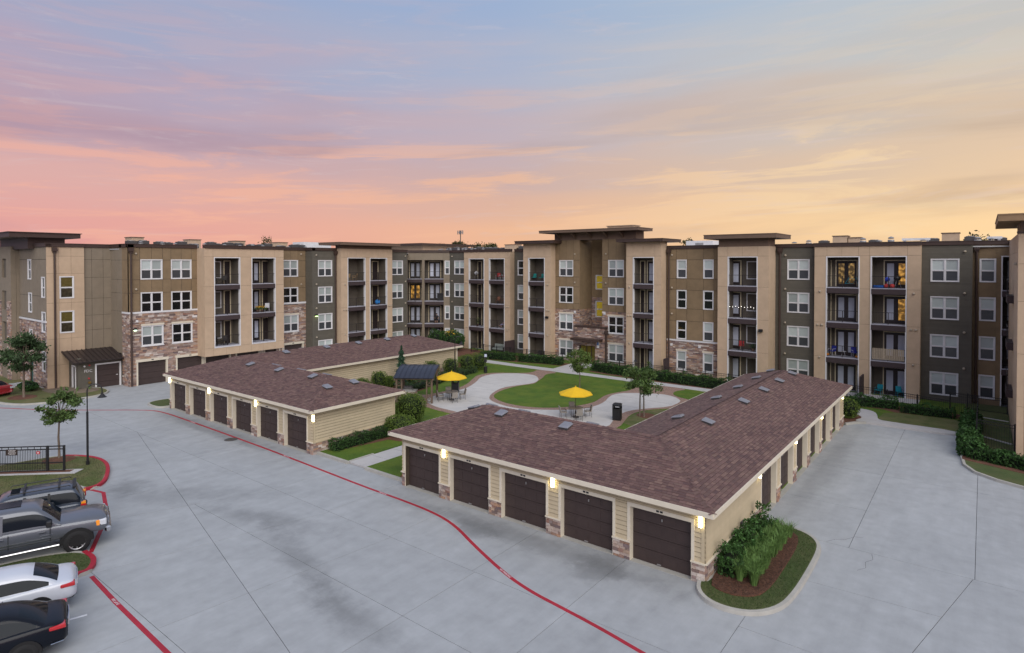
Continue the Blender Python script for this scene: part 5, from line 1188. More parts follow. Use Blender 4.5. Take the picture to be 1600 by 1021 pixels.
hedge('low hedge curving to the tan corner of the east wing', [(7.3,23.5),(8.6,22.9),(10.1,22.4),(11.6,22.1)], .9, .75, 260, .08, SHRUBB, rough=.16)
hedge('dark leafy shrubs crowding the side wall of the east garage', [(.50,.75),(.48,3.0),(.50,5.6)], .62, .72, 420, .065, SHRUBB, 'shrub bed', 'shrub_bed', rough=.26, z0=.14)
bush('shrub', 'low dark spreading shrub at the foot of the stone end wall', 'shrub', (-60.0,-5.0,.12), 1.3, .7, .8, 1400, .07, SHRUBB, 2.2)
bush('shrub', 'tall green bush with yellow flowers in the inner corner', 'shrub', (-47.2,36.6,.1), 2.0, 1.4, 2.7, 3200, .10, SHRUBB, 2.0, lump=.14)
bush('shrub', 'dark bush standing behind the garage ridge in the inner corner', 'shrub', (-50.4,37.0,.1), 1.3, 1.1, 2.5, 1800, .10, HEDGE, 2.0, lump=.14)
mb = MB(); rr = random.Random(5)
leaves([(-47.0+rr.gauss(0, .45), 36.0+rr.gauss(0, .3), 2.55+rr.gauss(0, .22)) for _ in range(120)], .07, mb, rnd=rr); o = build(mb, 'blossom', mat('blossom', (.6, .36, .02), .8, .1), [q for q in bpy.data.objects if q.get('label', '').startswith('tall green bush')][0])
def grass_clump(loc, n, h, label, m=None, group=None, spread=.12):
    rr = random.Random(int(abs(loc[0]*997+loc[1]*313))); mb = MB()
    for _ in range(n):
        a = rr.uniform(0, 6.28); r0 = rr.uniform(0, spread); hh = h*rr.uniform(.55, 1.1); out = rr.uniform(.15, .6)*hh; w = .008
        p0 = Vector((r0*math.cos(a), r0*math.sin(a), 0)); d = Vector((math.cos(a), math.sin(a), 0)); s = Vector((-d.y, d.x, 0))*w
        p1 = p0+d*out*.35+Vector((0, 0, hh*.65)); p2 = p0+d*out+Vector((0, 0, hh*rr.uniform(.75, 1)))
        mb.face([p0-s, p0+s, p1+s, p1-s]); mb.face([p1-s, p1+s, p2])
    return lone(mb, 'ornamental_grass', m or ORNG, loc, label, 'grass clump', group)
rr = random.Random(11); spots = []
for i in range(14):
    for j in range(2): spots.append((1.0+j*.42+rr.uniform(-.08, .08), .75+i*.37+rr.uniform(-.1, .1)))
for i, (x, y) in enumerate(spots):
    grass_clump((x, y, .155), 170, .72, 'arching green grass clump in the bed beside the garage side wall', group='grass clumps in the kerbed bed')
for x, y in ((-57.6,-3.2),(-57.3,-2.9),(-56.2,-2.4),(-56.0,-1.5)): grass_clump((x, y, .13), 26, .5, 'thin wispy plant in the pebble bed below the annex wall', group='wispy plants in the pebbles', spread=.08)
# short turf blades on the nearest islands: nobody could count them
def turf(poly, n, name='grass', m=None, seed=1, h=.045, z=.12, avoid=None):
    rr = random.Random(seed); xs = [p[0] for p in poly]; ys = [p[1] for p in poly]; mb = MB(); c = 0
    def inside(x, y, P):
        r = False
        for i in range(len(P)):
            x1, y1 = P[i]; x2, y2 = P[i-1]
            if (y1 > y) != (y2 > y) and x < (x2-x1)*(y-y1)/(y2-y1)+x1: r = not r
        return r
    while c < n:
        x, y = rr.uniform(min(xs), max(xs)), rr.uniform(min(ys), max(ys))
        if not inside(x, y, poly) or (avoid and inside(x, y, avoid)): c += .3; continue
        a = rr.uniform(0, 6.28); dx, dy = .012*math.cos(a), .012*math.sin(a); k = rr.uniform(-.03, .03)
        mb.face([(x-dx, y-dy, z-.01), (x+dx, y+dy, z-.01), (x+k, y+k, z+h*rr.uniform(.5, 1.3))]); c += 1
    build(mb, name, m or mat('turf_blade', (.050, .085, .020), .8, .2, 3, isl=.5), kind='stuff')
mbed = smooth_poly([(.02,.02),(.75,-.42),(1.55,-.2),(2.0,.5),(2.02,3.5),(1.95,5.4),(1.6,6.15),(1.0,6.3),(.02,6.3)], 2)
turf(offset(ci, .2, True) if True else ci, 9000, avoid=mbed, seed=2)
turf(offset(i2, -.2, True), 6000, seed=3); turf(offset(i1, -.25, True), 12000, seed=4, m=mat('turf_blade_dry', (.085, .085, .035), .8, .2, 3, isl=.5))
def mulchbits(poly, n, z, seed):
    rr = random.Random(seed); mb = MB(); xs = [p[0] for p in poly]; ys = [p[1] for p in poly]; c = 0
    while c < n:
        x, y = rr.uniform(min(xs), max(xs)), rr.uniform(min(ys), max(ys)); r = False; c += 1
        for i in range(len(poly)):
            x1, y1 = poly[i]; x2, y2 = poly[i-1]
            if (y1 > y) != (y2 > y) and x < (x2-x1)*(y-y1)/(y2-y1)+x1: r = not r
        if r:
            a = rr.uniform(0, 3.14); l = rr.uniform(.015, .045); w = .008; ux, uy = math.cos(a), math.sin(a)
            mb.face([(x-ux*l+uy*w, y-uy*l-ux*w, z+rr.uniform(0, .02)), (x+ux*l+uy*w, y+uy*l-ux*w, z+rr.uniform(0, .02)), (x+ux*l-uy*w, y+uy*l+ux*w, z+rr.uniform(0, .03)), (x-ux*l-uy*w, y-uy*l+ux*w, z+.01)])
    build(mb, 'mulch', mat('bark_chip', (.085, .042, .026), .95, .2, 5, isl=.5), kind='stuff')
mulchbits(mbed, 9000, .163, 6)
# trees that show over the roofs and beyond
def far_tree(label, loc, h, r, n=1400, size=.45, m=None): return tree('distant_tree', label, loc, h, (r, r, h*.2 if h > 13 else h*.27), int(n*2.6), size*.55, m or FARL, .3, clumps=14, group='trees beyond the roofs', fill=1.1)
far_tree('tall thin pine top over the west wing roof', (-122,53.5,0), 17.6, 2.2, 500, .4); far_tree('low dark tree tops over the west wing vents', (-122,48.2,0), 14.9, 2.3, 700); far_tree('small tree top between the first two tan roof boxes', (-122,29.8,0), 14.7, 1.8, 500)
far_tree('round golden edged tree left of the mobile mast', (-152,140,0), 19.2, 5.4, 1600, .6); far_tree('dark tree under the mobile mast', (-141,140,0), 19.6, 3.4, 1200, .6); far_tree('wide tree right of the mobile mast', (-129,140,0), 18.4, 6.5, 1900, .6)
far_tree('small sparse tree beside the pale roof unit', (-32.3,80,0), 16.0, 1.9, 260, .4); far_tree('low tree crown over the drive end roofs', (6,95,0), 15.6, 4.0, 900, .5); far_tree('tree top glowing beside the overhanging tan roof', (-20.2,80,0), 14.9, 2.2, 400, .4)
for i, (x, y, h, r) in enumerate(((-150,-3,17,6),(-158,8,16.5,7),(-140,-14,9,5),(-128,2,7.5,4),(-120,-6,5.5,3.5))): far_tree(['dark tree above the far brick building', 'broad dark tree behind the far brick building', 'tree at the left edge behind the carports', 'green tree between the canopy and the far building', 'small tree beyond the carport roofs'][i], (x, y, 0), h, r, 900, .6, TREED)
bush('shrub', 'clipped dark hedge mass beyond the carport lane', 'shrub', (-83,-3.6,0), 4, 2.5, 2.2, 900, .2, HEDGE, 3)
# ------------------------------------------------------------------ vehicles
from mathutils import Quaternion
def paint(name, c, coat=1.0, metal=.0, rough=.35): return mat(name, c, rough, .03, 1, metal=metal, coat=coat)
CARGLASS = mat('car_glass', (.008, .012, .018), .10, 0, spec=.16); TYRE = mat('tyre', (.014, .014, .015), .85, .1); RIM = mat('alloy', (.42, .42, .44), .3, .05, metal=.8); RIMB = mat('black_alloy', (.40, .40, .42), .3, .05, metal=.6)
TAILR = mat('tail_lamp', (.50, .012, .016), .2, .05, coat=1); AMBER = mat('amber_lamp', (.75, .25, .02), .25, .05, coat=1, emit=(1, .35, .02), estr=.15); HEADL = mat('head_lamp', (.62, .65, .70), .1, .05, coat=1); CHROME = mat('chrome', (.62, .62, .64), .15, .02, metal=1); DARKP = mat('black_plastic', (.018, .018, .02), .5, .05); SEAM = mat('shut_line', (.008, .008, .009), .8, 0)
def loft(sects, mats_m=0, cap=True):
    mb = MB(); n = len(sects[0])
    for s in sects: mb.v += s
    for k in range(len(sects)-1):
        for j in range(n-1):
            a = k*n+j; mb.f.append((a, a+1, a+n+1, a+n)); mb.m.append(mats_m)
    if cap: mb.f.append(tuple(range(n))); mb.m.append(0); mb.f.append(tuple((len(sects)-1)*n+j for j in reversed(range(n)))); mb.m.append(0)
    return mb
def car(label, M, st, cab, wheels, P, cat='car', name='parked_car', rims=None, wr=.33, kind='sedan', group=None, front_amber=False, glassm=None, extras=True):
    """st: stations (x, halfwidth, underside, shoulder, top); cab: (x rear base, x rear roof, x front roof, x front base, base z, roof z, half base, half roof)"""
    t = put(name, None, None, M, label=label, category=cat)
    if group: t['group'] = group
    G_ = glassm or CARGLASS; S = []
    for x, hw, zb, zs, zt in st:
        half = [(x, -hw*.86, zb), (x, -hw*.985, zb+(zs-zb)*.28), (x, -hw, zb+(zs-zb)*.62), (x, -hw*.965, zs), (x, -hw*.86, zs+(zt-zs)*.55), (x, -hw*.5, zt-.01), (x, 0, zt)]
        S.append(half+[(a, -b, c) for a, b, c in half[-2::-1]])
    mb = loft(S); b0 = len(S[0])
    n = len(S)
    for k in range(n-1): mb.f.append((k*b0, (k+1)*b0, (k+1)*b0+b0-1, k*b0+b0-1)); mb.m.append(0)
    body = build(mb, 'body', P, t, M, smooth=True); md = body.modifiers.new('round', 'SUBSURF'); md.levels = 2; md.render_levels = 2
    xr, xrr, xfr, xf, zb, zr, hb, hr = cab
    # cabin: one rounded shell, glass where the windows are
    xm = (xr+xf)/2
    xs = [(xr-.02, zb-.02, hb*.94), (xr+(xrr-xr)*.30, zb+(zr-zb)*.42, hb+(hr-hb)*.42), (xr+(xrr-xr)*.80, zb+(zr-zb)*.86, hb+(hr-hb)*.86), (xrr+.06, zr-.02, hr), ((xrr*2+xfr)/3, zr+.012, hr+.02), ((xrr+2*xfr)/3, zr+.012, hr+.02), (xfr-.05, zr-.02, hr), (xfr+(xf-xfr)*.22, zb+(zr-zb)*.84, hb+(hr-hb)*.84), (xfr+(xf-xfr)*.68, zb+(zr-zb)*.38, hb+(hr-hb)*.40), (xf+.02, zb-.02, hb*.94)]
    secs = []
    for x, z, h in xs:
        k = max(0, (z-zb)/(zr-zb)); s_ = [(x, -hb, zb-.14), (x, -hb*.995, zb-.02), (x, -(hb+(h-hb)*.93), zb-.02+(z-zb)*.90), (x, -h*.86, z+.004), (x, -h*.45, z+.035), (x, 0, z+.045)]
        secs.append(s_+[(q, -w, c) for q, w, c in s_[-2::-1]])
    mb = loft(secs); nj = len(secs[0])-1; mb.m = []
    for k in range(len(secs)-1):
        for j in range(nj):
            g = 0
            if j in (1, nj-2) and 1 <= k <= len(secs)-3: g = 1
            if 3 <= j <= nj-4+0 and (k <= 1 or k >= len(secs)-3): g = 1
            if kind == 'pickup' and j in (1, nj-2) and k < 2: g = 0
            mb.m.append(g)
    mb.m += [0, 0]
    cabn = build(mb, 'cabin', [P, G_], t, M, smooth=True)
    bv = cabn.modifiers.new('round', 'SUBSURF'); bv.levels = 2; bv.render_levels = 2
    def quad(nm, pts, m, th=.012, par=None):
        p = [Vector(q) for q in pts]; nrm = (p[1]-p[0]).cross(p[3]-p[0]).normalized(); g = MB(); g.hexa([tuple(q) for q in p]+[tuple(q+nrm*th) for q in p]); return build(g, nm, m, par or t, M)
    cuts = [0, .47, 1] if kind != 'suv' else [0, .34, .66, 1]
    xb0, xb1 = xr+.3, xf-.35
    for s in (-1, 1):
        for f in cuts[1:-1]:
            x = xrr+(xfr-xrr)*(f*1.1) if kind != 'sedan' else xrr+(xfr-xrr)*.62; g = MB(); w = .045
            g.hexa([(x-w, s*(hb-.02), zb-.04), (x+w, s*(hb-.02), zb-.04), (x+w, s*(hb+.008), zb-.04), (x-w, s*(hb+.008), zb-.04), (x-w, s*(hr-.03), zr-.10), (x+w, s*(hr-.03), zr-.10), (x+w, s*(hr+.035), zr-.10), (x-w, s*(hr+.035), zr-.10)]); build(g, 'pillar', P if kind == 'pickup' else DARKP, t, M)
    hw = max(q[1] for q in st)
    # wheels in dark arches
    for i, wx in enumerate(wheels):
        for s in (-1, 1):
            w = MB(); w.lathe([(wr*.62, -.115), (wr*.95, -.115), (wr, -.08), (wr, .08), (wr*.95, .115), (wr*.62, .115)], 24, caps=False)
            MM = M @ T(wx, s*(hw-.10), wr) @ Matrix.Rotation(H, 4, 'X')
            wo = build(w, 'wheel', TYRE, t, MM, smooth=True)
            r = MB(); d = .09*(-s)*-1
            zz = .10*(1 if s < 0 else -1)
            r.lathe([(wr*.65, zz*1.12), (wr*.56, zz*.95)], 20, caps=False)
            for k in range(5 if kind != 'pickup' else 8):
                a = 2*math.pi*k/(5 if kind != 'pickup' else 8); ca, sa_ = math.cos(a), math.sin(a); q = .030 if kind != 'pickup' else .022
                r.face([(-sa_*q, ca*q, zz), (ca*wr*.62-sa_*q, sa_*wr*.62+ca*q, zz*.95), (ca*wr*.62+sa_*q, sa_*wr*.62-ca*q, zz*.95), (sa_*q, -ca*q, zz)])
            r.lathe([(.001, zz*1.05), (wr*.14, zz)], 10, caps=False)
            build(r, 'rim', rims or RIM, wo, MM)
            dk = MB(); dk.lathe([(.001, zz*.55), (wr*.62, zz*.55)], 18, caps=False); build(dk, 'hub_shadow', SEAM, wo, MM)
            ar = MB(); k0 = wr*1.22; pr = [(wx+k0*math.cos(q2), k0*math.sin(q2)+wr) for q2 in [math.pi*j/12 for j in range(13)]]
            for (x1, z1), (x2, z2) in zip(pr, pr[1:]):
                ar.hexa([(x1, s*(hw-.26), z1), (x2, s*(hw-.26), z2), (x2, s*(hw+.006), z2), (x1, s*(hw+.006), z1), (wx, s*(hw-.26), wr*.6), (wx, s*(hw-.26), wr*.6), (wx, s*(hw+.006), wr*.6), (wx, s*(hw+.006), wr*.6)])
            build(ar, 'wheel_arch', SEAM, t, M)
    # shut lines, handles, mirrors
    if extras:
        zs = st[len(st)//2][3]; zb_ = st[len(st)//2][2]
        for s in (-1, 1):
            g = MB(); xd = [xb0+(xb1-xb0)*f for f in (cuts[1:-1] if kind != 'suv' else [.34, .66])]+[xb1+.02]
            for x in xd: g.box(x-.011, x+.011, s*(hw*.90), s*(hw+.002), zb_+.12, zs-.03)
            build(g, 'door_seam', SEAM, t, M)
            for x in xd[:2]:
                h2 = MB(); h2.box(x-.34, x-.14, s*(hw-.01), s*(hw+.028), zs-.17, zs-.13); build(h2, 'door_handle', P if kind != 'pickup' else CHROME, t, M)
            m2 = MB(); mx = xb1-.02; m2.box(mx-.08, mx+.10, s*(hb+.02), s*(hb+.24), zb+.02, zb+.02+(.17 if kind != 'pickup' else .22)); mo = build(m2, 'wing_mirror', P if kind == 'sedan' else DARKP, t, M); mo.modifiers.new('b', 'BEVEL').width = .03
    return t, quad, body
FWD = rad(90-17)
def place(cx, cy, a=FWD): return T(cx, cy, 0, a)
# lifted grey pickup
PK = paint('pickup_grey', (.115, .125, .150), .9, .35)
pst = [(-2.95,.90,.72,1.24,1.28),(-2.85,.99,.62,1.28,1.32),(-1.6,1.0,.60,1.30,1.34),(0,1.0,.58,1.30,1.34),(1.2,1.0,.58,1.26,1.35),(1.75,1.0,.60,1.22,1.37),(2.5,1.0,.62,1.18,1.36),(2.86,.98,.62,1.12,1.30),(2.98,.90,.66,1.0,1.12)]
M0 = place(-22.05,-14.55)
tk, tq, tb = car('lifted grey crew cab pickup with a sunroof nosed toward the red line', M0, pst, (-1.60,-1.50,.62,1.40,1.30,2.04,.95,.78), (-1.85,1.92), PK, cat='pickup truck', name='pickup_truck', rims=RIMB, wr=.46, kind='pickup')
tq('sunroof', [(-.55,-.36,2.085),(.15,-.36,2.085),(.15,.36,2.085),(-.55,.36,2.085)], CARGLASS, .012)
for s in (-1, 1):
    mb = MB(); mb.box(2.62,2.90,s*.70,s*.975,.92,1.16); o = build(mb, 'headlight', HEADL, tk, M0); o.modifiers.new('b','BEVEL').width=.03
    mb = MB(); mb.box(2.54,2.68,s*.90,s*.985,.93,1.15); o = build(mb, 'indicator', AMBER, tk, M0); o.modifiers.new('b','BEVEL').width=.02
    mb = MB(); mb.tube([(-1.35,s*1.04,.52),(1.35,s*1.04,.52)], .045, 8); build(mb, 'running_board', CHROME, tk, M0)
    mb = MB(); mb.box(-.9,1.1,s*1.0,s*1.012,.86,.89); mb.box(.75,1.15,s*1.0,s*1.014,.96,.99); build(mb, 'side_trim', CHROME, tk, M0)
mb = MB(); mb.box(2.84,3.06,-.98,.98,.60,.84); o = build(mb, 'bumper', CHROME, tk, M0); o.modifiers.new('b','BEVEL').width=.06
mb = MB(); mb.box(2.88,3.0,-.64,.64,.86,1.14); o = build(mb, 'grille', CHROME, tk, M0); o.modifiers.new('b','BEVEL').width=.03
mb = MB()
for i in range(4): mb.box(2.99,3.012,-.58,.58,.90+i*.06,.935+i*.06)
build(mb, 'grille_slot', DARKP, o, M0)
mb = MB(); mb.box(-2.8,-1.65,-.80,.80,1.36,1.405); build(mb, 'bed_cover', DARKP, tk, M0)
# grey blue estate style utility vehicle, tail to the lane
SV = paint('suv_blue_grey', (.045, .058, .085), .9, .3)
M1 = place(-24.80,-13.95, FWD+math.pi)
sst = [(-2.42,.80,.48,.98,1.02),(-2.34,.93,.36,1.06,1.10),(-1.8,.95,.34,1.06,1.10),(-.6,.95,.34,1.06,1.10),(.8,.95,.34,1.04,1.10),(1.4,.95,.36,1.00,1.10),(2.0,.93,.38,.94,1.04),(2.36,.86,.42,.84,.92),(2.45,.70,.5,.72,.78)]
sv, sq_, _b = car('grey blue utility vehicle with black roof rails parked beyond the pickup', M1, sst, (-2.36,-2.02,.30,1.15,1.07,1.74,.88,.70), (-1.45,1.45), SV, kind='suv', cat='car', name='parked_car', wr=.37)
for s in (-1, 1):
    mb = MB(); mb.tube([(-1.9,s*.66,1.80),(-1.85,s*.66,1.84),(.15,s*.66,1.84),(.22,s*.66,1.79)], .022, 6); build(mb, 'roof_rail', DARKP, sv, M1)
    mb = MB(); mb.box(-2.46,-2.26,s*.74,s*.94,.80,1.02); o = build(mb, 'taillight', TAILR, sv, M1); o.modifiers.new('b','BEVEL').width=.03
    mb = MB(); mb.box(-2.44,-2.28,s*.76,s*.935,1.025,1.10); o = build(mb, 'indicator', AMBER, sv, M1)
for x in (-1.5, -.3):
    mb = MB(); mb.box(x-.04,x+.04,-.66,.66,1.835,1.865); build(mb, 'roof_bar', DARKP, sv, M1)
sq_('sunroof', [(-.15,-.34,1.775),(.16,-.34,1.775),(.16,.34,1.775),(-.15,.34,1.775)], CARGLASS, .012)
mb = MB(); mb.box(-2.50,-2.36,-.90,.90,.42,.62); o = build(mb, 'bumper', DARKP, sv, M1); o.modifiers.new('b','BEVEL').width=.05
mb = MB(); mb.box(-2.10,-1.98,-.62,.62,1.70,1.76); build(mb, 'spoiler', DARKP, sv, M1)
# white saloon
dst = [(-2.40,.66,.42,.78,.84),(-2.34,.84,.30,.93,.99),(-2.0,.91,.24,.98,1.06),(-1.2,.92,.22,.95,1.03),(0,.92,.21,.90,.98),(1.0,.92,.21,.88,.98),(1.7,.90,.22,.82,.90),(2.2,.85,.26,.72,.78),(2.42,.68,.38,.60,.64)]
WP = paint('white_paint_car', (.60, .63, .70), 1.0, 0, .3)
M2 = place(-17.50,-16.42, FWD+math.pi)
cab = (-1.98,-1.02,.22,1.18,.95,1.43,.84,.60)
wc, wq, _b = car('white saloon with a dark rear window beside the red painted kerb', M2, dst, cab, (-1.40,1.42), WP)
BP = mat('midnight_paint', (.004, .006, .012), .22, .03, 1, spec=.28)
M3 = place(-14.95,-17.40, FWD+math.pi)
bc, bq, _b = car('midnight blue saloon nearest the bottom left corner', M3, dst, cab, (-1.40,1.42), BP, wr=.34)
for t_, MM, q_ in ((wc, M2, wq), (bc, M3, bq)):
    for s in (-1, 1):
        mb = MB(); mb.hexa([(-2.36,s*.50,.80),(-1.96,s*.86,.83),(-1.98,s*.915,.83),(-2.37,s*.84,.80),(-2.34,s*.50,.93),(-1.96,s*.86,.93),(-1.98,s*.915,.93),(-2.36,s*.84,.93)]); o = build(mb, 'taillight', TAILR, t_, MM); o.modifiers.new('b','BEVEL').width=.02
        mb = MB(); mb.tube([(-2.39,s*.55,.42),(-2.30,s*.82,.44),(-2.0,s*.93,.46)], .014, 6); build(mb, 'bumper_trim', DARKP if t_ is wc else CHROME, t_, MM)
    mb = MB(); mb.tube([(-2.40,-.45,.86),(-2.42,0,.87),(-2.40,.45,.86)], .015, 6); build(mb, 'boot_trim', CHROME, t_, MM)
    mb = MB(); mb.box(-2.43,-2.40,-.26,.26,.60,.74); build(mb, 'number_plate', WL, t_, MM)
# red car far left, dark truck behind the gate
M4 = place(-60.6,-7.9, rad(200))
rc, rq, _b = car('glossy red car cut by the left edge by the corner lawn', M4, dst, cab, (-1.40,1.42), paint('red_paint_car', (.30, .01, .02)))
for s in (-1, 1):
    mb = MB(); mb.box(-2.42,-2.2,s*.5,s*.88,.74,.90); build(mb, 'taillight', HEADL, rc, M4)
M5 = place(-38.6,-14.9, rad(40))
car('dark pickup just visible through the gate at the left edge', M5, pst, (-1.55,-1.35,.55,1.42,1.36,1.9,.93,.74), (-1.85,1.92), paint('black_paint_truck', (.02, .018, .024)), cat='pickup truck', name='pickup_truck', wr=.42, kind='pickup')
# ------------------------------------------------------------------ gate and fences
gt = thing('sliding_gate', 'long black iron sliding gate with thin pickets and a dark notice', 'gate', (-32.0,-10.2,.12))
ga = math.atan2(2.27, 2.42); GM = T(-32.0,-10.2,.12, ga+math.pi); GH = 1.42
# local x runs left along the gate, from the tail post
def gbox(name, x0, x1, z0, z1, w=.03, m=BLACK, par=None):
    mb = MB(); mb.box(x0, x1, -w, w, z0, z1); return build(mb, name, m, par or gt, GM)
gbox('tail_post', -.05, .05, 0, GH, .04); gbox('post', .80, .90, 0, GH-.01, .05)
for z in (GH-.06, GH-.22, .46, .03): gbox('rail', .05, 9.0, z, z+.05, .025 if z < GH-.1 else .03)
pk = MB(); pk.box(-.008, .008, -.008, .008, .08, GH-.22); pm = pk.mesh('picket', BLACK)
for i in range(78): put('picket', pm, gt, GM @ T(.95+i*.085, 0, 0))
pk = MB(); pk.box(-.012, .012, -.012, .012, GH-.17, GH-.06); pm = pk.mesh('cap_picket', BLACK)
for i in range(20): put('cap_picket', pm, gt, GM @ T(1.2+i*.33, 0, 0))
nt_ = MB(); nt_.box(2.35, 2.95, .035, .05, .95, 1.28); ns = build(nt_, 'notice_board', mat('notice_brown', (.03, .018, .014), .5, .05), gt, GM)
nt_ = MB()
for i, w in enumerate((.38, .30, .42, .34)):
    for k in range(5): nt_.box(2.65-w/2+k*w/5, 2.65-w/2+(k+.7)*w/5, .05, .052, 1.20-i*.065, 1.225-i*.065)
build(nt_, 'notice_lettering', WL, ns, GM)
nt_ = MB(); nt_.box(1.22, 1.40, .03, .045, .98, 1.13); nr = build(nt_, 'warning_plate', RL, gt, GM)
nt_ = MB(); nt_.box(1.28, 1.34, .045, .048, 1.02, 1.09); build(nt_, 'warning_mark', WL, nr, GM)
mb = MB(); mb.prism([(-31.05,-10.0),(-31.5,-9.45),(-36.5,-14.1),(-36.1,-14.75)], .125, .150); build(mb, 'gate_track_slab', WALK, kind='structure')
mb = MB(); mb.prism([(-31.5,-10.1),(-31.75,-9.8),(-36.4,-14.2),(-36.15,-14.5)], .148, .155); build(mb, 'gate_track_gravel', MULCH, kind='structure')
def fence(label, path, h=1.15, z0=.1, m=None, sp=2.2, group=None, dens=.12):
    t = thing('iron_fence', label, 'fence', (path[0][0], path[0][1], z0), 0, group); m = m or BLACK
    pkm = MB(); pkm.box(-.007, .007, -.007, .007, .08, h-.06); pkm = pkm.mesh('picket', m); pstm = MB(); pstm.box(-.035, .035, -.035, .035, 0, h+.06); pstm = pstm.mesh('post', m); cnt = 0; rest = MB()
    for a, b in zip(path, path[1:]):
        a, b = Vector(a), Vector(b); L = (b-a).length; an = math.atan2((b-a).y, (b-a).x); MM = T(a.x, a.y, z0, an); mb = MB(); mb.box(0, L, -.018, .018, h-.05, h-.01); mb.box(0, L, -.015, .015, h-.22, h-.19); mb.box(0, L, -.015, .015, .08, .11); build(mb, 'rail', m, t, MM)
        n = max(1, round(L/sp))
        for i in range(n+1): put('post', pstm, t, MM @ T(L*i/n, 0, 0))
        k = int(L/dens)
        for i in range(1, k):
            put('picket', pkm, t, MM @ T(L*i/k, 0, 0))
    return t
fence('low black patio railing behind the hedge left of the entrance', [(-44.5,38.6),(-44.5,37.4),(-37.8,37.0),(-30.2,37.0)], dens=.16)
fence('low black patio railing along the stone wall right of the entrance', [(-25.2,36.4),(-19.8,36.0),(-8.6,35.3)], dens=.16)
fence('black railing before the ground floor patios of the twin balcony bay', [(-1.3,36.9),(1.7,36.2),(5.9,34.7)], dens=.14)
fence('tall black yard fence by the drive hedge at the right', [(5.9,34.7),(7.55,34.2),(7.55,26.0),(9.36,25.6)], h=1.75, dens=.12, z0=.12)
fence('black railing closing the yard by the corner balconies', [(6.9,38.0),(9.3,37.6)], h=1.2, dens=.12)
def divider(x, y0, y1, label):
    mb = MB(); mb.box(-.04, .04, 0, y1-y0, 0, 1.75)
    for i in range(int((y1-y0)/.15)): mb.box(-.055, .055, i*.15+.02, i*.15+.12, .05, 1.8)
    return lone(mb, 'patio_divider', FASCIA, (x, y0, .1), label, 'privacy screen')
divider(-.4, 37.4, 39.3, 'brown slatted privacy screen between the two ground patios'); divider(-17.6, 36.3, 37.5, 'dark slatted screen beside the ground patio right of the entrance'); divider(-38.9, 37.3, 39.3, 'dark slatted screen on the patio left of the entrance')
# ------------------------------------------------------------------ lamps
def lamp_post(label, loc, h, arm, ang, r=.045, lit=True, group='curved arm lamp posts'):
    t = thing('lamp_post', label, 'lamp post', loc, 0, group); L = T(*loc, ang); mb = MB()
    mb.tube([(0,0,0),(0,0,.22)], r*2, 10); mb.tube([(0,0,.2),(0,0,h*.66)], r*1.25, 10); mb.tube([(0,0,h*.66),(0,0,h-.35)], r*.72, 8); build(mb, 'pole', BLACK, t, L)
    n = 9; pts = [(0,0,h-.36)]+[(arm/2-arm/2*math.cos(math.pi*i/n), 0, h-.36+.36*math.sin(math.pi*i/n)) for i in range(n+1)]; mb = MB(); mb.tube(pts, r*.72, 8); mb.tube([(arm,0,h-.36),(arm,0,h-.5)], r*.72, 8); build(mb, 'arm', BLACK, t, L)
    mb = MB(); z = h-.50; mb.lathe([(.03, z), (.06, z-.02), (.08, z-.12), (.20, z-.24), (.24, z-.28)], 16, (arm,0,0)); o = build(mb, 'lamp_shade', BLACK, t, L)
    if lit: mb = MB(); mb.lathe([(0, z-.30), (.12, z-.27), (.16, z-.24)], 12, (arm,0,0)); build(mb, 'bulb', BULB, o, L)
    return t
lamp_post('tall thin black lamp post with drooping bell head on the gate island', (-32.23,-9.02,.12), 4.55, .72, rad(60), lit=False)
lamp_post('black lamp post with lit head beside the clipped shrubs', (-33.2,22.3,.1), 4.25, .62, rad(50))
lamp_post('short lit lamp post before the patio right of the entrance', (-19.6,34.9,.1), 2.3, .35, rad(200), r=.035)
# ------------------------------------------------------------------ courtyard furniture
def chair_mesh():
    s = MB(); s.box(-.24,.24,-.22,.24,.40,.44); b = MB(); b.hexa([(-.24,.20,.44),(.24,.20,.44),(.24,.24,.44),(-.24,.24,.44),(-.22,.30,.88),(.22,.30,.88),(.22,.34,.88),(-.22,.34,.88)])
    l = MB()
    for x in (-.22,.22): l.tube([(x,-.20,0),(x,-.20,.62),(x,.16,.62)], .016, 6); l.tube([(x,.24,0),(x,.20,.42)], .016, 6)
    return s, b, l
_ch = {}
def chair(label, M, fab, fr, group=None, cat='chair', name='patio_chair', sc_=1.0):
    k = (fab.name, fr.name)
    if k not in _ch:
        s, b, l = chair_mesh(); _ch[k] = (s.mesh('seat', fab), b.mesh('backrest', fab), [])
        for x in (-.22,.22):
            for y in (-.20, .22):
                g = MB(); g.tube([(x,y,0),(x,y*.95,.42 if y > 0 else .62)], .016, 6); _ch[k][2].append(g.mesh('leg', fr))
            g = MB(); g.tube([(x,-.20,.62),(x,.24,.62)], .018, 6); _ch[k][2].append(g.mesh('armrest', fr))
    M = M @ Matrix.Scale(sc_, 4)
    t = put(name, None, None, M, label=label, category=cat)
    if group: t['group'] = group
    put('seat', _ch[k][0], t, M); put('backrest', _ch[k][1], t, M)
    for m in _ch[k][2]: put(m.name.split('.')[0], m, t, M)
    return t
SLING = mat('sling_fabric', (.30, .27, .24), .8, .1); CHF = mat('bronze_frame', (.06, .05, .045), .5, .1)
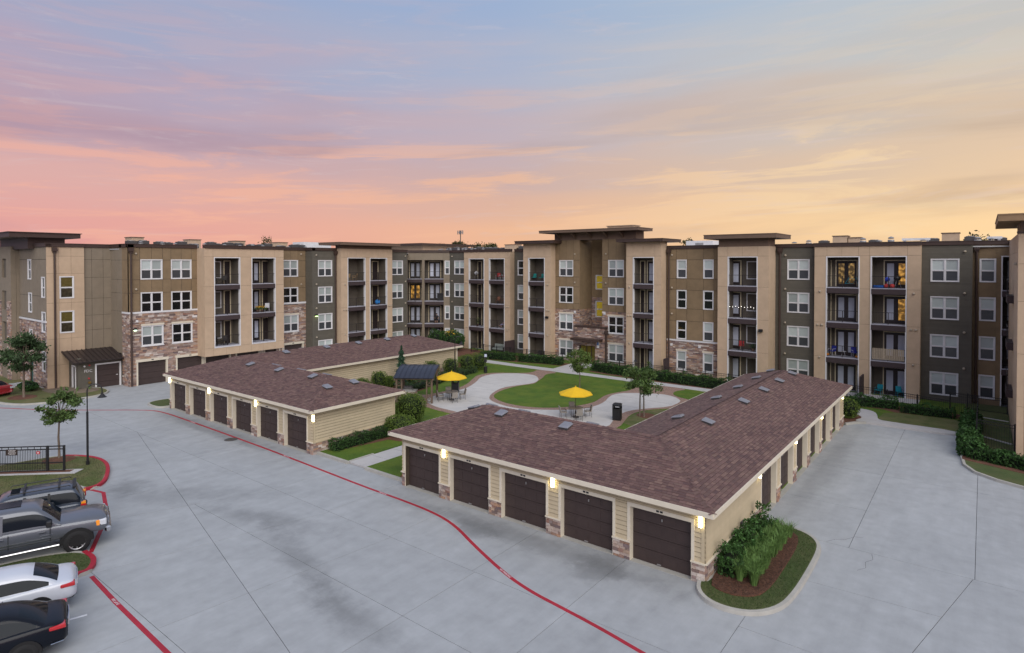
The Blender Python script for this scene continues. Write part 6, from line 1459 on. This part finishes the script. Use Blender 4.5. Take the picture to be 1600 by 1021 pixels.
def umbrella_set(x, y, h, r, labs, rot0):
    t = thing('parasol', labs[0], 'parasol', (x, y, .124), rot0); L = T(x, y, .124, rot0)
    mb = MB(); mb.lathe([(0,.08),(.24,.07),(.26,0)], 14); mb.tube([(0,0,.05),(0,0,h)], .022, 8); build(mb, 'pole', CHF, t, L)
    n = 8; can = MB(); top = (0, 0, h-.03); z0 = h-.52
    for i in range(n):
        a, b = 2*math.pi*i/n, 2*math.pi*(i+1)/n; m_ = (a+b)/2
        ring = lambda q, f, s: (r*f*math.cos(q), r*f*math.sin(q), h-.03-(h-.03-z0)*f**1.15-s)
        A1, B1, A2, B2 = ring(a, .5, 0), ring(b, .5, 0), ring(a, 1, 0), ring(b, 1, 0); M1_ = tuple((p+q)/2 for p, q in zip(A1, B1)); M2_ = tuple((p+q)/2 for p, q in zip(A2, B2))
        can.face([top, A1, M1_]); can.face([top, M1_, B1]); can.face([A1, A2, M2_, M1_]); can.face([M1_, M2_, B2, B1]); can.face([A2, (A2[0],A2[1],A2[2]-.06), (M2_[0],M2_[1],M2_[2]-.06), M2_]); can.face([M2_, (M2_[0],M2_[1],M2_[2]-.06), (B2[0],B2[1],B2[2]-.06), B2])
    o = build(can, 'canopy', YEL, t, L); mb = MB(); mb.lathe([(.05, h-.03), (.02, h+.03), (0, h+.05)], 8); build(mb, 'finial', YEL, t, L)
    for i in range(n):
        a = 2*math.pi*i/n; mb = MB(); mb.tube([(.02*math.cos(a), .02*math.sin(a), h-.06), (r*.98*math.cos(a), r*.98*math.sin(a), z0-.02)], .008, 4); build(mb, 'rib', CHF, t, L)
    tb = thing('patio_table', labs[1], 'table', (x, y, .124), rot0); mb = MB(); mb.lathe([(0,.70),(.56,.70),(.58,.715),(.56,.73),(0,.73)], 24); build(mb, 'tabletop', TABLE, tb, L)
    for i in range(4):
        a = math.pi/4+math.pi*i/2; mb = MB(); mb.tube([(.38*math.cos(a), .38*math.sin(a), 0), (.30*math.cos(a), .30*math.sin(a), .70)], .022, 6); build(mb, 'leg', CHF, tb, L)
    for i, lb in enumerate(labs[2:]):
        a = rot0+math.pi/2*i+.5; chair(lb, T(x+.92*math.cos(a), y+.92*math.sin(a), .124, a-math.pi/2), SLING, CHF, 'patio chairs round the tables')
umbrella_set(-27.2,15.5,2.42,1.3,['yellow octagonal parasol nearest the pergola','round patio table under the parasol nearest the pergola']+[f'{p} sling chair at the table nearest the pergola' for p in ('far left','rear','near left','right hand')], .5)
umbrella_set(-16.0,17.0,2.30,1.28,['yellow octagonal parasol behind the near garage ridge','round patio table half hidden by the near garage ridge']+[f'{p} sling chair at the table behind the garage ridge' for p in ('left','rear','near left','right hand')], .3)
def bin_(label, loc, ang):
    t = thing('litter_bin', label, 'litter bin', loc); L = T(*loc, ang); mb = MB(); w = .30
    for q in cells(-w, w, 0, 1.12, [(-w+.09, w-.09, .82, 1.02)]):
        mb.box(q[0], q[1], -w, -w+.03, q[2], q[3]); mb.box(q[0], q[1], w-.03, w, q[2], q[3]); mb.box(-w, -w+.03, q[0], q[1], q[2], q[3]); mb.box(w-.03, w, q[0], q[1], q[2], q[3])
    build(mb, 'bin_body', BLACK, t, L); mb = MB(); mb.hexa([(-.33,-.33,1.12),(.33,-.33,1.12),(.33,.33,1.12),(-.33,.33,1.12),(-.2,-.2,1.2),(.2,-.2,1.2),(.2,.2,1.2),(-.2,.2,1.2)]); build(mb, 'lid', BLACK, t, L)
bin_('square black litter bin on the patio beside the brick edging', (-13.25,18.3,.12), .3); bin_('black litter bin behind the chairs of the parasol nearest the pergola', (-29.1,18.0,.12), .6)
t = thing('pet_waste_station', 'slim post with pet waste sign and bin on the lawn', 'waste station', (-33.4,27.2,.1)); L = T(-33.4,27.2,.1,.65)
mb = MB(); mb.tube([(0,0,0),(0,0,1.95)], .03, 6); build(mb, 'post', BLACK, t, L); mb = MB(); mb.box(-.16,.16,-.06,-.03,1.5,1.95); mb.box(-.13,.13,-.065,-.06,1.62,1.92,1); build(mb, 'sign_plate', [BLACK, mat('sign_blue_white', (.45,.50,.62), .5, .3, 20)], t, L); mb = MB(); mb.box(-.12,.12,-.18,-.03,1.1,1.4); build(mb, 'bag_box', BLACK, t, L); mb = MB(); mb.lathe([(.18,0),(.2,.62),(.21,.64),(0,.68)], 12, (0,-.25,.0)); build(mb, 'bin_body', BLACK, t, L)
# pergola: arched metal roof on timber trellis posts
t = thing('pergola', 'timber trellis pergola with arched dark metal roof over the grill', 'pergola', (-27.6,13.6,.12)); pa = math.atan2(-.57, -.82); L = T(-27.6,13.6,.12, pa)
# local x: leftwards along the front, local -y: towards the back
def post(x, y, h):
    mb = MB(); mb.box(x-.07, x+.07, y-.07, y+.07, 0, h); build(mb, 'post', WOODP, t, L)
for x in (0, 2.9): post(x, 0, 2.02); post(x, -2.5, 2.52)
for x in (.42, 2.48): mb = MB(); mb.box(x-.05, x+.05, -.05, .05, 0, 2.0); build(mb, 'post', WOODP, t, L)
for x0, x1 in ((0, .42), (2.48, 2.9)):
    mb = MB()
    for z in (.15, 1.45): mb.tube([(x0,0,z),(x1,0,z+.45)], .018, 4); mb.tube([(x1,0,z),(x0,0,z+.45)], .018, 4)
    for z in (.12, .62, 1.42, 1.92): mb.box(x0, x1, -.03, .03, z, z+.05)
    build(mb, 'trellis', WOODP, t, L)
for x in (0, 2.9):
    mb = MB()
    for z in (.3, .9, 1.5): mb.tube([(x,-2.5,z),(x,-2.1,z+.5)], .018, 4); mb.tube([(x,-2.1,z),(x,-2.5,z+.5)], .018, 4)
    mb.box(x-.03,x+.03,-2.13,-2.07,0,2.4); build(mb, 'trellis', WOODP, t, L)
n = 8; arc = [(.25-3.0*i/n, 2.05+.62*math.sin(math.pi*.5*min(1, i/n*1.15))) for i in range(n+1)]
for x in (-.12, 3.02):
    mb = MB()
    for (y0, z0), (y1, z1) in zip(arc, arc[1:]): mb.hexa([(x-.04,y0,z0-.16),(x+.04,y0,z0-.16),(x+.04,y1,z1-.16),(x-.04,y1,z1-.16),(x-.04,y0,z0),(x+.04,y0,z0),(x+.04,y1,z1),(x-.04,y1,z1)])
    build(mb, 'rafter', WOODP, t, L)
mb = MB(); mb.box(-.2,3.1,-.06,.06,1.93,2.06); mb.box(-.2,3.1,-2.56,-2.44,2.40,2.54); build(mb, 'beam', WOODP, t, L)
mb = MB()
for (y0, z0), (y1, z1) in zip(arc, arc[1:]): mb.hexa([(-.2,y0,z0+.01),(3.1,y0,z0+.01),(3.1,y1,z1+.01),(-.2,y1,z1+.01),(-.2,y0,z0+.05),(3.1,y0,z0+.05),(3.1,y1,z1+.05),(-.2,y1,z1+.05)])
for i in range(9):
    x = -.15+i*.4
    for (y0, z0), (y1, z1) in zip(arc, arc[1:]): mb.hexa([(x,y0,z0+.05),(x+.03,y0,z0+.05),(x+.03,y1,z1+.05),(x,y1,z1+.05),(x,y0,z0+.08),(x+.03,y0,z0+.08),(x+.03,y1,z1+.08),(x,y1,z1+.08)])
build(mb, 'metal_roof', mat('blue_black_metal', (.028, .032, .05), .35, .08, metal=.3), t, L)
t = thing('grill_island', 'stone clad grill counter with steel grill under the pergola', 'grill', (-30.0,12.9,.12)); L = T(-30.0,12.9,.12, pa)
mb = MB(); mb.box(-.9,.9,-.4,.4,0,.86); build(mb, 'counter_base', METAL, t, L); mb = MB(); mb.box(-.95,.95,-.45,.45,.86,.92); build(mb, 'countertop', KERB, t, L)
FG = Fr.__new__(Fr); FG.M = L @ T(0,.41,0,math.pi); stone(t, FG, -.9, .9, 0, .84, [], h=(.10,.16), w=(.15,.35)); FG.M = L @ T(-.9,0,0,-H); stone(t, FG, -.4, .4, 0, .84, [], h=(.10,.16), w=(.15,.35))
mb = MB(); mb.box(-.6,.1,-.28,.28,.92,1.02); build(mb, 'grill_box', METAL, t, L); mb = MB()
pr = [(.26*math.cos(a)*1.0, .26*math.sin(a)) for a in [math.pi*i/8 for i in range(9)]]
for (y0, z0), (y1, z1) in zip(pr, pr[1:]): mb.hexa([(-.6,y0,1.02),(.1,y0,1.02),(.1,y1,1.02),(-.6,y1,1.02),(-.6,y0,1.02+z0),(.1,y0,1.02+z0),(.1,y1,1.02+z1),(-.6,y1,1.02+z1)])
build(mb, 'grill_hood', UNITD, t, L)
# ------------------------------------------------------------------ balcony things and residents
def fm(F, u, d, z, a=0): return F.M @ T(u, -d, z, a)
def colmat(n, c): return mat(n, c, .7, .08)
TEAL = colmat('teal_plastic', (.005,.26,.24)); TURQ = colmat('turquoise_sling', (.01,.26,.34)); BLU = colmat('royal_sling', (.02,.03,.30)); REDc = colmat('red_fabric', (.35,.02,.02)); WOODc = colmat('pine_wood', (.42,.28,.14)); WHT = colmat('white_plastic', (.62,.62,.65)); DKC = colmat('dark_wicker', (.03,.024,.022)); GRC = colmat('grey_cushion', (.26,.29,.27)); RUST = colmat('rust_wood', (.22,.09,.05))
for u, d, z, a, f, fr, lb in (
    (24.9,-.75,9.4,2.9,WOODc,WOODc,'pine chair with pale cushion on the top tower balcony'),(25.9,-.7,9.4,-2.6,WOODc,WOODc,'second pine chair on the top tower balcony'),):
    chair(lb, fm(FT,u,d,z,a), f, fr)
for F_, u, d, z, a, f, fr, lb in (
    (FB,9.1,-.7,9.4,.4,DKC,DKC,'dark wicker chair on the top balcony of the tan garage bay'),(FB,10.0,-.8,9.4,-.5,DKC,DKC,'dark chair by the door on the top balcony of the tan garage bay'),
    (FB,9.2,-.7,3.15,.3,DKC,DKC,'dark chair on the lowest left balcony of the tan garage bay'),(FB,10.0,-.6,3.15,-.3,DKC,DKC,'second dark chair on the lowest left balcony of the garage bay'),
    (FB,14.6,-.6,6.3,-.6,WHT,WHT,'pale folding chair beside the yellow flower pots'),
    (FN1,-43.0+.7,-.7,9.4,.3,REDc,WHT,'red striped chair on the top balcony left of the entrance'),(FN1,-41.5,-.7,9.4,-.4,REDc,WHT,'second red striped chair on the top balcony'),
    (FN1,-42.3,-.7,6.3,.4,RUST,RUST,'rust wooden chair on the third floor balcony'),(FN1,-41.4,-.8,6.3,-.4,RUST,RUST,'second rust wooden chair on the third floor balcony'),
    (FN2,-35.5,-.6,9.4,.1,TEAL,CHF,'left teal backed chair on the tall tower top balcony'),(FN2,-34.4,-.6,9.4,-.1,TEAL,CHF,'right teal backed chair on the tall tower top balcony'),
    (FN2,-34.8,-.7,.05,.2,DKC,DKC,'dark chair on the ground patio of the tall tower'),
    (FN5,-10.65,-.6,3.15,.2,REDc,DKC,'red backed chair on the second floor balcony of the roofed tower'),
    (FN1,-3.05,-.6,3.15,-.5,BLU,WHT,'left royal blue chair on the second floor balcony'),(FN1,-1.2,-.6,3.15,.5,BLU,WHT,'right royal blue chair on the second floor balcony'),
    (FN1,.65,-.6,.06,-.3,TURQ,TURQ,'left turquoise chair on the ground patio'),(FN1,2.2,-.6,.06,.4,TURQ,TURQ,'right turquoise chair on the ground patio')):
    chair(lb, fm(F_,u,d,z,a), f, fr)
def small_table(label, M, m):
    t = put('side_table', None, None, M, label=label, category='table'); mb = MB(); mb.lathe([(0,.44),(.26,.44),(.27,.46),(0,.48)], 14); build(mb, 'tabletop', m, t, M)
    for i in range(3):
        a = 2.1*i; mb = MB(); mb.tube([(.2*math.cos(a),.2*math.sin(a),0),(.1*math.cos(a),.1*math.sin(a),.44)], .015, 5); build(mb, 'leg', m, t, M)
small_table('white side table between the royal blue chairs', fm(FN1,-2.15,-.6,3.15), WHT)
small_table('dark side table between the chairs of the lowest garage bay balcony', fm(FB,9.6,-.35,3.15), DKC)
def ball(label, M, r, c, cat='ball'):
    mb = MB(); mb.lathe([(r*math.sin(math.pi*i/10)+.0005, r-r*math.cos(math.pi*i/10)) for i in range(11)], 16); o = build(mb, 'ball', colmat('ball_%d' % int(c[0]*1000+c[1]*100+c[2]*10), c), None, M, smooth=True, label=label, category=cat); return o
ball('bright blue exercise ball on the third floor tower balcony', fm(FT,29.2,-.35,6.3), .33, (.02,.20,.55)); ball('blue ball on the top balcony among toys', fm(FN1,1.25,-.4,9.95), .2, (.02,.06,.5)); ball('left red ball on the top balcony floor', fm(FN1,1.2,-.3,9.4), .19, (.55,.05,.05)); ball('right red ball on the top balcony floor', fm(FN1,1.62,-.3,9.4), .19, (.55,.05,.05))
mb = MB(); mb.lathe([(0,.04),(.42,.04),(.45,.2),(.5,.22),(.5,.0)], 20); o = build(mb, 'paddling_pool', colmat('pool_blue', (.01,.10,.40)), None, fm(FN1,.62,-.6,9.4), label='blue paddling pool on the right top balcony', category='paddling pool')
def pot_plant(label, M, h, col_, pot=(.12,.07,.05), flower=None):
    t = put('potted_plant', None, None, M, label=label, category='potted plant'); mb = MB(); mb.lathe([(.12,0),(.17,.26),(.18,.28),(.15,.27),(0,.24)], 12); build(mb, 'pot', colmat('pot_%d' % int(pot[0]*1000), pot), t, M)
    rr = random.Random(int(h*100)); build(leaves([(rr.gauss(0,.16), rr.gauss(0,.16), .3+rr.random()*h) for _ in range(120)], .07, rnd=rr), 'foliage', col_, t, M)
    if flower: build(leaves([(rr.gauss(0,.15), rr.gauss(0,.15), .3+h*.8+rr.random()*.15) for _ in range(70)], .06, rnd=rr), 'blossom', flower, t, M)
FLY = colmat('yellow_flower', (.75,.42,.01))
pot_plant('left pot of yellow flowers on the garage bay balcony', fm(FB,13.35,-.3,6.3), .25, TREEL, flower=FLY); pot_plant('right pot of yellow flowers on the garage bay balcony', fm(FB,13.85,-.3,6.3), .25, TREEL, flower=FLY)
pot_plant('pale leafed pot plant on the second floor balcony left of the entrance', fm(FN1,-45.6,-.4,3.15), .85, TREEY); pot_plant('leafy pot plant on the ground patio by the lamp post', fm(FN3,-19.9,-.3,.06), .9, TREEY); pot_plant('dark pot plant on the roofed tower balcony', fm(FN5,-9.5,-.4,3.15), .4, TREED)
PUM = colmat('pumpkin', (.55,.18,.01)); 
for u, lb in ((-3.35,'orange pumpkin by the left blue chair'), (-.98,'orange pumpkin by the right blue chair')):
    mb = MB(); mb.lathe([(.02,.0),(.13,.03),(.16,.12),(.12,.21),(.02,.22)], 12); o = build(mb, 'pumpkin', PUM, None, fm(FN1,u,-.3,3.15), smooth=True, label=lb, category='pumpkin')
def grill(label, M, m=BLACK):
    t = put('kettle_grill', None, None, M, label=label, category='grill'); mb = MB(); mb.lathe([(.05,.62),(.24,.72),(.28,.86)], 14); build(mb, 'bowl', m, t, M); mb = MB(); mb.lathe([(.28,.87),(.22,1.02),(.04,1.08),(.03,1.12),(0,1.12)], 14); build(mb, 'lid', m, t, M)
    for i in range(3):
        a = 2.1*i; mb = MB(); mb.tube([(.3*math.cos(a),.3*math.sin(a),0),(.12*math.cos(a),.12*math.sin(a),.68)], .015, 5); build(mb, 'leg', METAL, t, M)
grill('black kettle grill on the top right balcony beside the blue ball', fm(FN1,1.95,-.7,9.4)); grill('white covered grill on the top balcony left of the entrance', fm(FN1,-45.9,-.5,9.4), WHT)
mb = MB(); mb.box(-.45,.45,-.25,.25,0,1.0); mb.box(-.5,.5,-.28,.28,.9,1.05); o = build(mb, 'covered_grill', BLACK, None, fm(FD,4.6,-.5,6.3), label='black covered grill on the corner balcony', category='grill')
# outdoor sofa on the ground patio
M_ = fm(FN1,-42.0,-.5,.06,0); t = put('patio_sofa', None, None, M_, label='grey cushioned outdoor sofa on the ground patio left of the entrance', category='sofa')
for nm, b, m in (('seat',(-.9,.9,-.35,.35,.25,.45),GRC),('backrest',(-.9,.9,.22,.38,.45,.95),GRC),('armrest',(-1.0,-.9,-.35,.35,.1,.62),DKC),('armrest',(.9,1.0,-.35,.35,.1,.62),DKC),('frame',(-.95,.95,-.35,.36,.08,.25),DKC)):
    mb = MB(); mb.box(*b); o = build(mb, nm, m, t, M_); o.modifiers.new('b','BEVEL').width=.03
# wreath on the door behind the bamboo screen
mb = MB(); rr = random.Random(8); leaves([(.22*math.cos(a)+rr.gauss(0,.05), -.03+rr.gauss(0,.02), .22*math.sin(a)+rr.gauss(0,.05)) for a in [i*.05 for i in range(126)]], .05, mb, rnd=rr); o = build(mb, 'wreath', mat('dried_wreath', (.30,.15,.03), .9, .2, isl=.4), None, FN1.M @ T(2.2, 1.64, 3.12+1.6), label='golden dried wreath on the door behind the bamboo screen', category='wreath')
# string of small lights on the roofed tower rail
t = put('string_lights', None, None, fm(FN5,-11.6,0,6.3), label='string of small white lights along the third floor balcony rail', category='string lights'); mb = MB(); pts = [(-11.6+i*.14, .08, 7.36-.05*math.sin(i*1.3)) for i in range(18)]; mb.tube(pts, .006, 4); build(mb, 'cord', BLACK, t, FN5.M)
sb = MB(); sb.lathe([(.001,-.022),(.022,0),(.001,.022)], 6); sb = sb.mesh('bulb', mat('tiny_bulb', (1,1,1), .4, 0, emit=(1,.95,.85), estr=5))
for p in pts[::2]: put('bulb', sb, t, FN5.M @ T(p[0], .05, p[2]))
# residents: one continuous skinned body each, seated
def person(label, M, shirt, legs, hair, cross=False, shorts=None):
    t = put('person', None, None, M, label=label, category='person')
    V = [(0,0,.52),(0,.04,.78),(0,.06,1.0),(0,.05,1.12),(0,.03,1.28),
         (-.10,-.02,.50),(-.12,-.42,.53),(-.13,-.46,.08),(-.13,-.60,.05),(.10,-.02,.50),(.12,-.42,.53),(.13,-.48,.08),(.13,-.62,.05),
         (-.20,.05,1.0),(-.27,-.02,.76),(-.20,-.24,.66),(-.16,-.33,.64),(.20,.05,1.0),(.27,-.02,.76),(.20,-.24,.66),(.16,-.33,.64)]
    if cross: V[11] = (-.02,-.62,.34); V[12] = (-.06,-.74,.36)
    Ed = [(0,1),(1,2),(2,3),(3,4),(0,5),(5,6),(6,7),(7,8),(0,9),(9,10),(10,11),(11,12),(2,13),(13,14),(14,15),(15,16),(2,17),(17,18),(18,19),(19,20)]
    rd = [.15,.14,.13,.05,.095,.10,.075,.045,.04,.10,.075,.045,.04,.065,.05,.038,.04,.065,.05,.038,.04]
    me = bpy.data.meshes.new('body'); me.from_pydata(V, Ed, []); skin_m = mat('skin', (.42,.24,.17), .6, .05); me.materials.append(shirt); me.materials.append(legs); me.materials.append(skin_m)
    o = put('body', me, t, M); md = o.modifiers.new('s', 'SKIN')
    for i, r in enumerate(rd): me.skin_vertices[0].data[i].radius = (r, r)
    me.skin_vertices[0].data[0].use_root = True
    o.modifiers.new('u', 'SUBSURF').render_levels = 1
    dg = bpy.context.evaluated_depsgraph_get(); e = bpy.data.meshes.new_from_object(o.evaluated_get(dg)); o.modifiers.clear()
    e.materials.clear()
    for m in (shirt, legs, skin_m): e.materials.append(m)
    for p in e.polygons:
        c = p.center; p.use_smooth = True
        p.material_index = 2 if c.z > 1.09 or (c.z < .40 and True) or (abs(c.x) > .17 and c.z < .80 and c.z > .6) else (1 if c.z < .60 or (c.y < -.12 and c.z < .62) else 0)
    e.name = 'body'; o.data = e
    h = MB(); h.lathe([(.001,.02),(.07,.04),(.095,.12),(.085,.18),(.001,.215)], 12, (0,.045,1.18)); build(h, 'hair', hair, t, M, smooth=True)
    f = MB()
    for x in (-.035,.035): f.box(x-.012, x+.012, -.075, -.060, 1.285, 1.30)
    f.box(-.012, .012, -.09, -.06, 1.245, 1.28); f.box(-.03, .03, -.073, -.058, 1.215, 1.225); build(f, 'face', mat('face_detail', (.18,.09,.07), .6, .05), t, M)
BLKF = colmat('black_cloth', (.015,.014,.018)); HAIRB = colmat('dark_hair', (.02,.013,.01)); LILAC = colmat('pale_lilac_cloth', (.35,.32,.50)); 
chair('dark chair under the person in black on the corner balcony', fm(FD,4.0,-.75,3.15,0), DKC, DKC); person('person in black sitting on the corner balcony facing out', fm(FD,4.0,-.72,3.12,0), BLKF, BLKF, HAIRB)
chair('dark chair under the person in pale top', fm(FN1,-41.2,-.7,3.15,-.9), DKC, DKC); person('person in pale top and shorts sitting legs crossed on the second floor balcony', fm(FN1,-41.2,-.7,3.12,-.9), LILAC, LILAC, HAIRB, True)
# chandelier and lamp glints behind glass are lit rooms; toys and a bicycle on the top left balcony
def wheelring(mb, c, r, t_=.018):
    pts = [(c[0]+r*math.cos(2*math.pi*i/16), c[1], c[2]+r*math.sin(2*math.pi*i/16)) for i in range(17)]; mb.tube(pts, t_, 5, caps=False)
M_ = fm(FN1,-1.5,-.5,9.4,.15); t = put('bicycle', None, None, M_, label='blue bicycle leaning on the top left balcony of the twin bay', category='bicycle')
for x in (-.5,.5): mb = MB(); wheelring(mb, (x,0,.33), .32); build(mb, 'wheel', TYRE, t, M_)
mb = MB(); mb.tube([(-.5,0,.33),(-.15,0,.36),(.1,0,.33),(.38,0,.78),(-.2,0,.80),(-.5,0,.33)], .02, 6); mb.tube([(-.15,0,.36),(-.24,0,.9)], .018, 6); mb.tube([(.5,0,.33),(.36,0,.95)], .02, 6); build(mb, 'frame', TURQ, t, M_)
mb = MB(); mb.tube([(.34,-.22,.97),(.34,.22,.97)], .015, 6); build(mb, 'handlebar', BLACK, t, M_); mb = MB(); mb.box(-.36,-.12,-.06,.06,.9,.94); build(mb, 'saddle', BLACK, t, M_)
# ------------------------------------------------------------------ roof plant
def unit(label, loc, s, group='condenser units on the roof', m=None):
    t = thing('condenser_unit', label, 'roof unit', loc, 0, group); L = T(*loc); x, y, z = s; mb = MB(); mb.box(-x, x, -y, y, .12, z); build(mb, 'casing', m or UNITD, t, L)
    mb = MB(); mb.lathe([(min(x,y)*.8, z), (min(x,y)*.8, z+.06), (min(x,y)*.7, z+.06), (min(x,y)*.68, z+.01)], 12); build(mb, 'fan_guard', METAL, t, L); mb = MB(); mb.box(-x*1.1, x*1.1, -y*.8, y*.8, 0, .12); build(mb, 'curb', METAL, t, L)
def vent(label, loc, r=.22, h=.55):
    t = thing('roof_ventilator', label, 'roof vent', loc, 0, 'vents on the roof'); L = T(*loc); mb = MB(); mb.lathe([(r*.6,0),(r*.6,h*.55)], 12); build(mb, 'stack', METAL, t, L); mb = MB(); mb.lathe([(r,h*.5),(r*1.15,h*.62),(r,h*.72)], 12); mb.lathe([(r*.85,h*.8),(r*1.1,h*.88),(r*.3,h)], 12); build(mb, 'vent_cap', METAL, t, L)
def box_house(label, loc, sx, sy, h):
    t = thing('roof_bulkhead', label, 'roof box', loc, 0, 'tan boxes on the roof'); L = T(*loc); mb = MB(); mb.box(-sx, sx, -sy, sy, 0, h); build(mb, 'wall', STUCCO, t, L); mb = MB(); mb.box(-sx-.06, sx+.06, -sy-.06, sy+.06, h, h+.07); build(mb, 'cap', ROOFBAND, t, L)
RZ = 12.95
for y, s, h, lb in ((3.9,.75,1.18,'tallest'),(9.6,.75,1.12,'second'),(14.6,.8,1.12,'third'),(20.0,.8,1.1,'fourth')): box_house(f'tan roof box on the west wing, {lb} from the left', (-60.4, y, RZ), .8, s*.75, h)
rr = random.Random(21)
for i in range(16): unit('small dark condenser unit behind the west wing parapet', (-57.6+rr.uniform(-.5,.4), 2.6+i*1.22+rr.uniform(-.3,.3), RZ), (.42,.42,rr.uniform(.60,.86)))
for i in range(12): vent('round metal vent behind the west wing parapet', (-56.3+rr.uniform(-.2,.2), 3.0+i*1.6+rr.uniform(-.4,.4), RZ), .20, rr.uniform(.55,.75))
for i in range(9): unit('small dark condenser unit near the inner corner roof', (-55.5+i*.9, 44.8+rr.uniform(-.5,.5), RZ), (.4,.4,rr.uniform(.7,.95)))
for i in range(10): vent('shiny metal vent near the inner corner roof', (-56.2+i*.95, 43.2+rr.uniform(-.4,.4), RZ), .2, rr.uniform(.7,.85))
for i in range(8): unit('dark condenser unit on the roof left of the entrance tower', (-47+i*1.15, 44+rr.uniform(-.3,.3), RZ), (.4,.4,rr.uniform(.65,.9)))
box_house('tan roof box just left of the entrance tower', (-42.9,44.2,RZ), .9, .7, 1.1)
box_house('tan roof box over the twin balcony bay', (-3.1,44.6,RZ), .62, .7, 1.18); box_house('lower tan roof box over the twin balcony bay', (-1.9,44.6,RZ), .5, .6, 1.0); box_house('tan roof box over the slate bay at the right', (5.5,44.6,RZ), .62, .7, 1.2)
for x, h in ((-6.9,.7),(-5.6,.85),(-1.0,.95),(.3,.7),(1.2,1.0),(3.6,.7),(7.4,.8),(8.3,.7)): vent('metal vent behind the north wing parapet', (x,42.8,RZ), .24, h)
for x, h in ((-4.4,.75),(-.2,.72),(4.3,.75),(6.9,.85),(8.9,.7)): unit('dark condenser unit behind the north wing parapet', (x,43.6,RZ), (.42,.42,h))
for x0, x1, lb in ((2.0,4.1,'long white roof duct over the twin balcony bay'),(8.0,9.0,'short white roof duct near the east wing')):
    mb = MB(); mb.box(x0,x1,-.3,.3,.62,.82); mb.box(x0+.1,x0+.3,-.2,.2,0,.62); mb.box(x1-.3,x1-.1,-.2,.2,0,.62); lone(mb, 'roof_duct', WHITE, (0,43.3,RZ), lb, 'roof duct')
for (x, y, sx, sy, h, lb) in ((-60.0,24.3,1.2,2.0,1.25,'large white rooftop air unit by the roofed tower'), (-18.6,49.5,1.6,1.0,1.25,'large white rooftop air unit right of the entrance tower')):
    t = thing('air_handler', lb, 'air unit', (x, y, RZ)); L = T(x, y, RZ); mb = MB(); mb.box(-sx,sx,-sy,sy,.2,h); build(mb, 'casing', WHITE, t, L); mb = MB(); mb.box(-sx*.9,sx*.9,-sy*.9,sy*.9,0,.2); build(mb, 'curb', UNITD, t, L); mb = MB(); mb.box(-sx*.3,sx*.3,-sy*1.01,-sy,.4,h*.8); build(mb, 'grille', METAL, t, L)
t = thing('roof_canopy', 'low brown roof slab on struts seen beyond the inner corner roof', 'roof canopy', (-70,54,RZ)); mb = MB(); mb.box(-76,-64,47.3,60.5,14.5,14.85); build(mb, 'roof_slab', CAPM, t); mb = MB(); mb.box(-75,-65,48.5,59.3,13,14.5); build(mb, 'roof_band', STUCCO, t)
# mobile mast
t = thing('radio_mast', 'thin mast with antennas above the trees', 'mast', (-141,140,0)); mb = MB(); mb.tube([(-141,140,0),(-141,140,23.4)], .16, 6); build(mb, 'mast_pole', UNITD, t); mb = MB(); mb.box(-142.3,-139.7,139.9,140.1,22.6,22.8)
for x in (-142.2,-141.4,-140.6,-139.8): mb.box(x-.15,x+.15,139.8,140.0,22.0,23.4)
build(mb, 'antenna', METAL, t)
# ------------------------------------------------------------------ beyond the left edge
FZ = frm(-150, 0, H)
t = thing('distant_building', 'far brown brick apartment block at the left edge', 'building', (-150,6,0))
AB_ = AB; AB = t
hs = []
for uc in (12.6, 9.8, 7.0):
    for z in (11.0, 8.1, 5.2, 2.3): window(t, FZ, uc, z, 1.7, 1.5, 2, lo=GLASS_D); hs.append((uc-.8, uc+.8, z+.02, z+1.48))
wall(t, FZ, -5, 15.5, 0, 13.0, hs, mat('far_brick', (.16,.10,.055), .9, .1), .3, 0)
mb = MB(); mb.box(-165,-150.3,-5,15.4,12.9,13.1); build(mb, 'roof', ROOFW, t); parapet(t, FZ, -5, 15.5, 13.0, 13.3)
AB = AB_
t = thing('sun_canopy', 'yellow canopy glimpsed beyond the stone tower', 'canopy', (-85,-1.6,0)); mb = MB(); mb.lathe([(2.4,4.9),(1.3,5.4),(.05,5.85)], 8, (-85,-2.6,0)); build(mb, 'canopy', YEL, t); mb = MB(); mb.tube([(-85,-2.6,0),(-85,-2.6,5.8)], .06, 8); build(mb, 'pole', BLACK, t)
for (y, lb) in ((-4.5,'near white carport roof beyond the end tower'), (4.5,'far white carport roof beyond the end tower')):
    t = thing('carport', lb, 'carport', (-96,y,0)); mb = MB(); mb.box(-106,-88,y-2.4,y+2.4,2.7,3.0); build(mb, 'roof', WHITE, t)
    for x in (-104,-97,-90): mb = MB(); mb.box(x-.1,x+.1,y-.1,y+.1,0,2.7); build(mb, 'post', METAL, t)
flat('verge', [(-80,-14),(-66,-9.6),(-66,-3),(-84,2),(-92,-6)], .04, GRASSD, .05)
